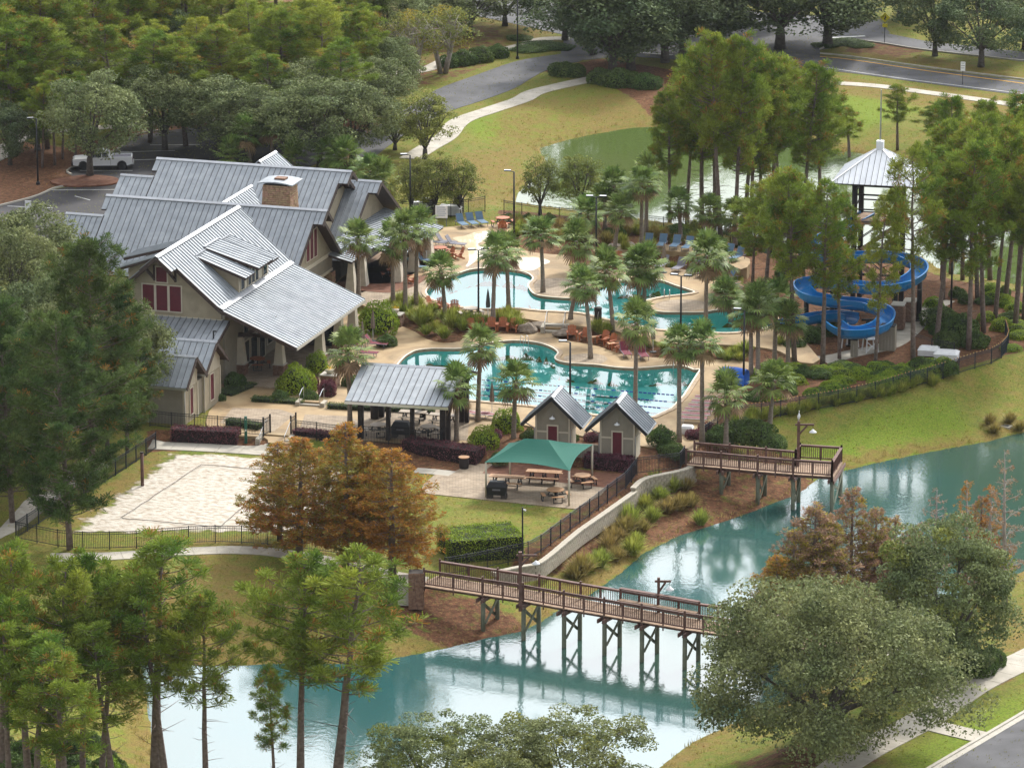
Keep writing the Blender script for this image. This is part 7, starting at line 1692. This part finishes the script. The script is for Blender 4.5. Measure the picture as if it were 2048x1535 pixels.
def grass_mesh(seed, m, n=420, L=1.0):
    rs = np.random.RandomState(seed); az = rs.uniform(0,6.28,n); el = np.radians(rs.uniform(38,88,n)); ln = L*rs.uniform(.6,1.1,n); b = np.stack([np.cos(az),np.sin(az)],1)*rs.uniform(0,.22,(n,1))
    d = np.stack([np.cos(az)*np.cos(el), np.sin(az)*np.cos(el), np.sin(el)], 1); p0 = np.column_stack([b, np.zeros(n)]); p1 = p0+d*ln[:,None]*.6; p2 = p0+d*ln[:,None]*1.0; p2[:,2] -= ln*.28*np.cos(el)
    s = np.stack([-np.sin(az), np.cos(az), np.zeros(n)], 1)*.020; V = np.stack([p0-s, p0+s, p1+s, p1-s, p2], 1).reshape(-1,3); o = np.arange(n)*5
    F4 = np.stack([o,o+1,o+2,o+3],1); F3 = np.stack([o+3,o+2,o+4,o+4],1)
    me = bpy.data.meshes.new('blades'); me.from_pydata(V.tolist(), [], F4.tolist()+F3[:,:3].tolist()); me.materials.append(m); me.update(); return me
GM = {'g': [grass_mesh(1, GRASS_G), grass_mesh(2, GRASS_G)], 'y': [grass_mesh(3, GRASS_Y), grass_mesh(4, GRASS_Y)]}
def clump(p, s, kind, label, group):
    o = place('grass_clump', rnd.choice(GM[kind])); o.location = p; o.rotation_euler = (0,0,rnd.uniform(0,6.28)); o.scale = (s,s,s*rnd.uniform(.85,1.15)); return tag(o, label, 'grass clump', group)
for u, v in ((782,617),(795,625),(812,630),(833,616),(826,640),(842,650),(858,645),(872,664),(888,676),(852,668),(905,655),(925,660),(936,650),(955,652),(973,648),(1000,646),(1020,650),(1036,655),(846,632),(866,628),(890,642),(910,640),(1015,636),(1030,640),(802,612)):
    clump(gz(u,v,.15), rnd.uniform(1.0,1.35), 'g', 'arching ornamental grass clump in the bed between the pools', 'ornamental grasses between the pools')
for i in range(46):
    u = rnd.uniform(1005,1420); v = 458+(u-1000)*.06+rnd.uniform(-16,20); clump(G(u,v), rnd.uniform(.8,1.3), 'g' if rnd.random() < .7 else 'y', 'ornamental grass clump along the back fence planting', 'ornamental grasses along the back fence')
for u, v in ((1205,670),(1215,665),(1195,662),(1260,690),(1300,694),(1330,700),(1275,692),(1440,715),(1470,712),(1490,705),(1455,722),(1480,722),(1560,690),(1590,688),(1440,588),(1465,590),(1250,520),(1300,520),(1345,520),(1275,524)):
    clump(G(u,v), rnd.uniform(.8,1.2), 'g', 'ornamental grass clump in the strip beside the pool arm', 'ornamental grasses beside the pool arm')
for u, v in ((1345,985),(1320,1000),(1290,1015),(1360,1008),(1402,1025),(1258,1042),(1240,1068),(1218,1085),(1272,1068),(1200,1112),(1162,1132),(1232,1098),(1382,1002),(1305,1030),(1285,1048),(1250,1055),(1335,1015),(1180,1122),(1150,1140),(1225,1070),(1265,1085),(1310,985),(1370,980)):
    p = gz(u, v, -1.6); p.z = h(p.x,p.y); clump(p, rnd.uniform(1.1,1.6), 'y' if rnd.random() < .55 else 'g', 'tall dry grass clump on the bank below the block wall', 'dry grasses on the bank')
for i in range(70):
    f = rnd.random(); u = 1460+f*420+rnd.uniform(-5,5); v = 850-f*85+rnd.uniform(-2,8)-4; clump(G(u,v), rnd.uniform(.6,1.0), 'g', 'grass clump growing along the light strung fence', 'grasses along the light strung fence')
for u, v in ((1980,850),(2020,845),(2040,860),(1990,865)):
    clump(G(u,v), 1.0, 'y', 'dry grass clump on the bare bank by the drain', 'dry grasses by the drain')
t = thing('drain_outlet', 'small concrete drain box set in the pond bank', 'drain', G(2005,850)-Z_*.05, R(-30)); t.scale = (.7,.6,.5); MB().box(-1.0,1.0,-.55,.55,-.6,.12).build('concrete_box', M_curb, t); MB().box(-.8,.8,-.35,.35,.1,.128).build('opening', M_black, t)

for i in range(40):                                  # understorey of the wood
    u = rnd.uniform(-20, 760); v = rnd.uniform(20, 215); bush(gz(u, v, 0), rnd.uniform(2,4.5), rnd.uniform(1.2,3), rnd.choice('dg'), 'green understorey shrub in the wood behind the parking lot', 'understorey shrubs in the wood')
for i in range(30):                                  # green growth among the trunks of the slide grove
    u = rnd.uniform(1850, 2048); v = rnd.uniform(585, 700)
    if i < 10: u = rnd.uniform(1500, 1600); v = rnd.uniform(500, 600)
    bush(G(u, v), rnd.uniform(1.0,2.2), rnd.uniform(.4,.9), rnd.choice('dg'), 'low green shrub growing among the slide grove trunks', 'low shrubs in the slide grove')
# ragged grass along the shores and lawn edges, and fallen leaves: too many to count
def scatter_blades(name, pts, rs, m, ln=.28, k=5):
    P = np.repeat(np.array(pts), k, 0); n = len(P); P = P+np.column_stack([rs.normal(0,.09,(n,2)), np.zeros(n)]); d = unit(np.column_stack([rs.normal(0,.45,(n,2)), np.ones(n)])); L = ln*rs.uniform(.5,1.3,(n,1)); s = unit(np.column_stack([rs.normal(0,1,(n,2)), np.zeros(n)]))*.022
    V = np.stack([P-s, P+s, P+d*L], 1).reshape(-1,3); return tag(place(name, np_mesh(name, V, np.arange(len(V)).reshape(-1,3), [m])), kind='stuff')
rs6 = np.random.RandomState(66); shore = []
for px, z in ((pond_px, POND_Z), (back_px, BACK_Z)):
    lp = smooth_loop(W(px, z), 14)
    for a, b in zip(lp, lp[1:]+lp[:1]):
        dd = (b-a); nrm = Vector((dd.y,-dd.x,0)).normalized() if dd.length > 0 else Vector((1,0,0))
        for k in range(max(1, int(dd.length/.16))):
            if rs6.uniform() < .55:
                q = a.lerp(b, rs6.uniform()); o = rs6.normal(.35,.5); 
                for s_ in (1,-1):
                    x, y = q.x+nrm.x*o*s_, q.y+nrm.y*o*s_; hz_ = h(x,y)
                    if hz_ > z-.05: shore.append((x,y,hz_-.02)); break
scatter_blades('shore_grass', shore, rs6, GRASS_Y, .34, 6)
lawnp = []
ok = (zone[fine,0] < .25) & (zone[fine,3] < .1) & (pond_d > .3) & (back_d > .3) & (FP[:,0] > -58) & (FP[:,0] < 58) & (FP[:,1] < 160)
for px, z in ((deck_low_px,0),(deck_up_px,UP),([(842,985),(846,968),(880,940),(905,944),(985,905),(1012,905),(965,945),(1262,948),(1150,1017)],LAWN)): ok &= sdist(FP, W(px, z)) > .2
cand = FP[ok]; ch_ = fh[ok]; sel = rs6.choice(len(cand), min(26000, len(cand)), replace=False)
for i in sel: x, y = cand[i]+rs6.uniform(-.3,.3,2); lawnp.append((x, y, h(x,y)-.01))
scatter_blades('lawn_grass', lawnp, rs6, leaf_mat('lawn grass blades', (.15,.17,.024), (.27,.25,.04), .4, 0, .3, .3), .13, 5)
lit = []
for i in rs6.choice(len(FP), 16000, replace=False):
    x, y = FP[i]+rs6.uniform(-.3,.3,2)
    if pond_d[i] > .4 and back_d[i] > .4 and abs(x) < 58 and y < 160 and (zone[fine[i],0] > .2 or rs6.uniform() < .18) and zone[fine[i],3] < .1: lit.append((x,y,h(x,y)+.03))
C6 = np.array(lit); V6, F6 = leaves(C6, .16, rs6, 3.0, .5); tag(place('fallen_leaves', np_mesh('fallen_leaves', V6, F6, [PINE_B])), kind='stuff')
# ------------------------------------------------------------------ thin haze in the air over the whole place
hz = MB().box(-330, 330, -380, 330, -8, 97).build('haze', None); hz['kind'] = 'stuff'
hm = bpy.data.materials.new('haze air'); hm.use_nodes = True; hn, hl = hm.node_tree.nodes, hm.node_tree.links
for n in list(hn): hn.remove(n)
ho = hn.new('ShaderNodeOutputMaterial'); hv = hn.new('ShaderNodeVolumePrincipled'); hv.inputs['Density'].default_value = .00003; hv.inputs['Color'].default_value = (.86,.92,1,1); hv.inputs['Anisotropy'].default_value = .3
hl.new(hv.outputs[0], ho.inputs['Volume']); hz.data.materials.append(hm)
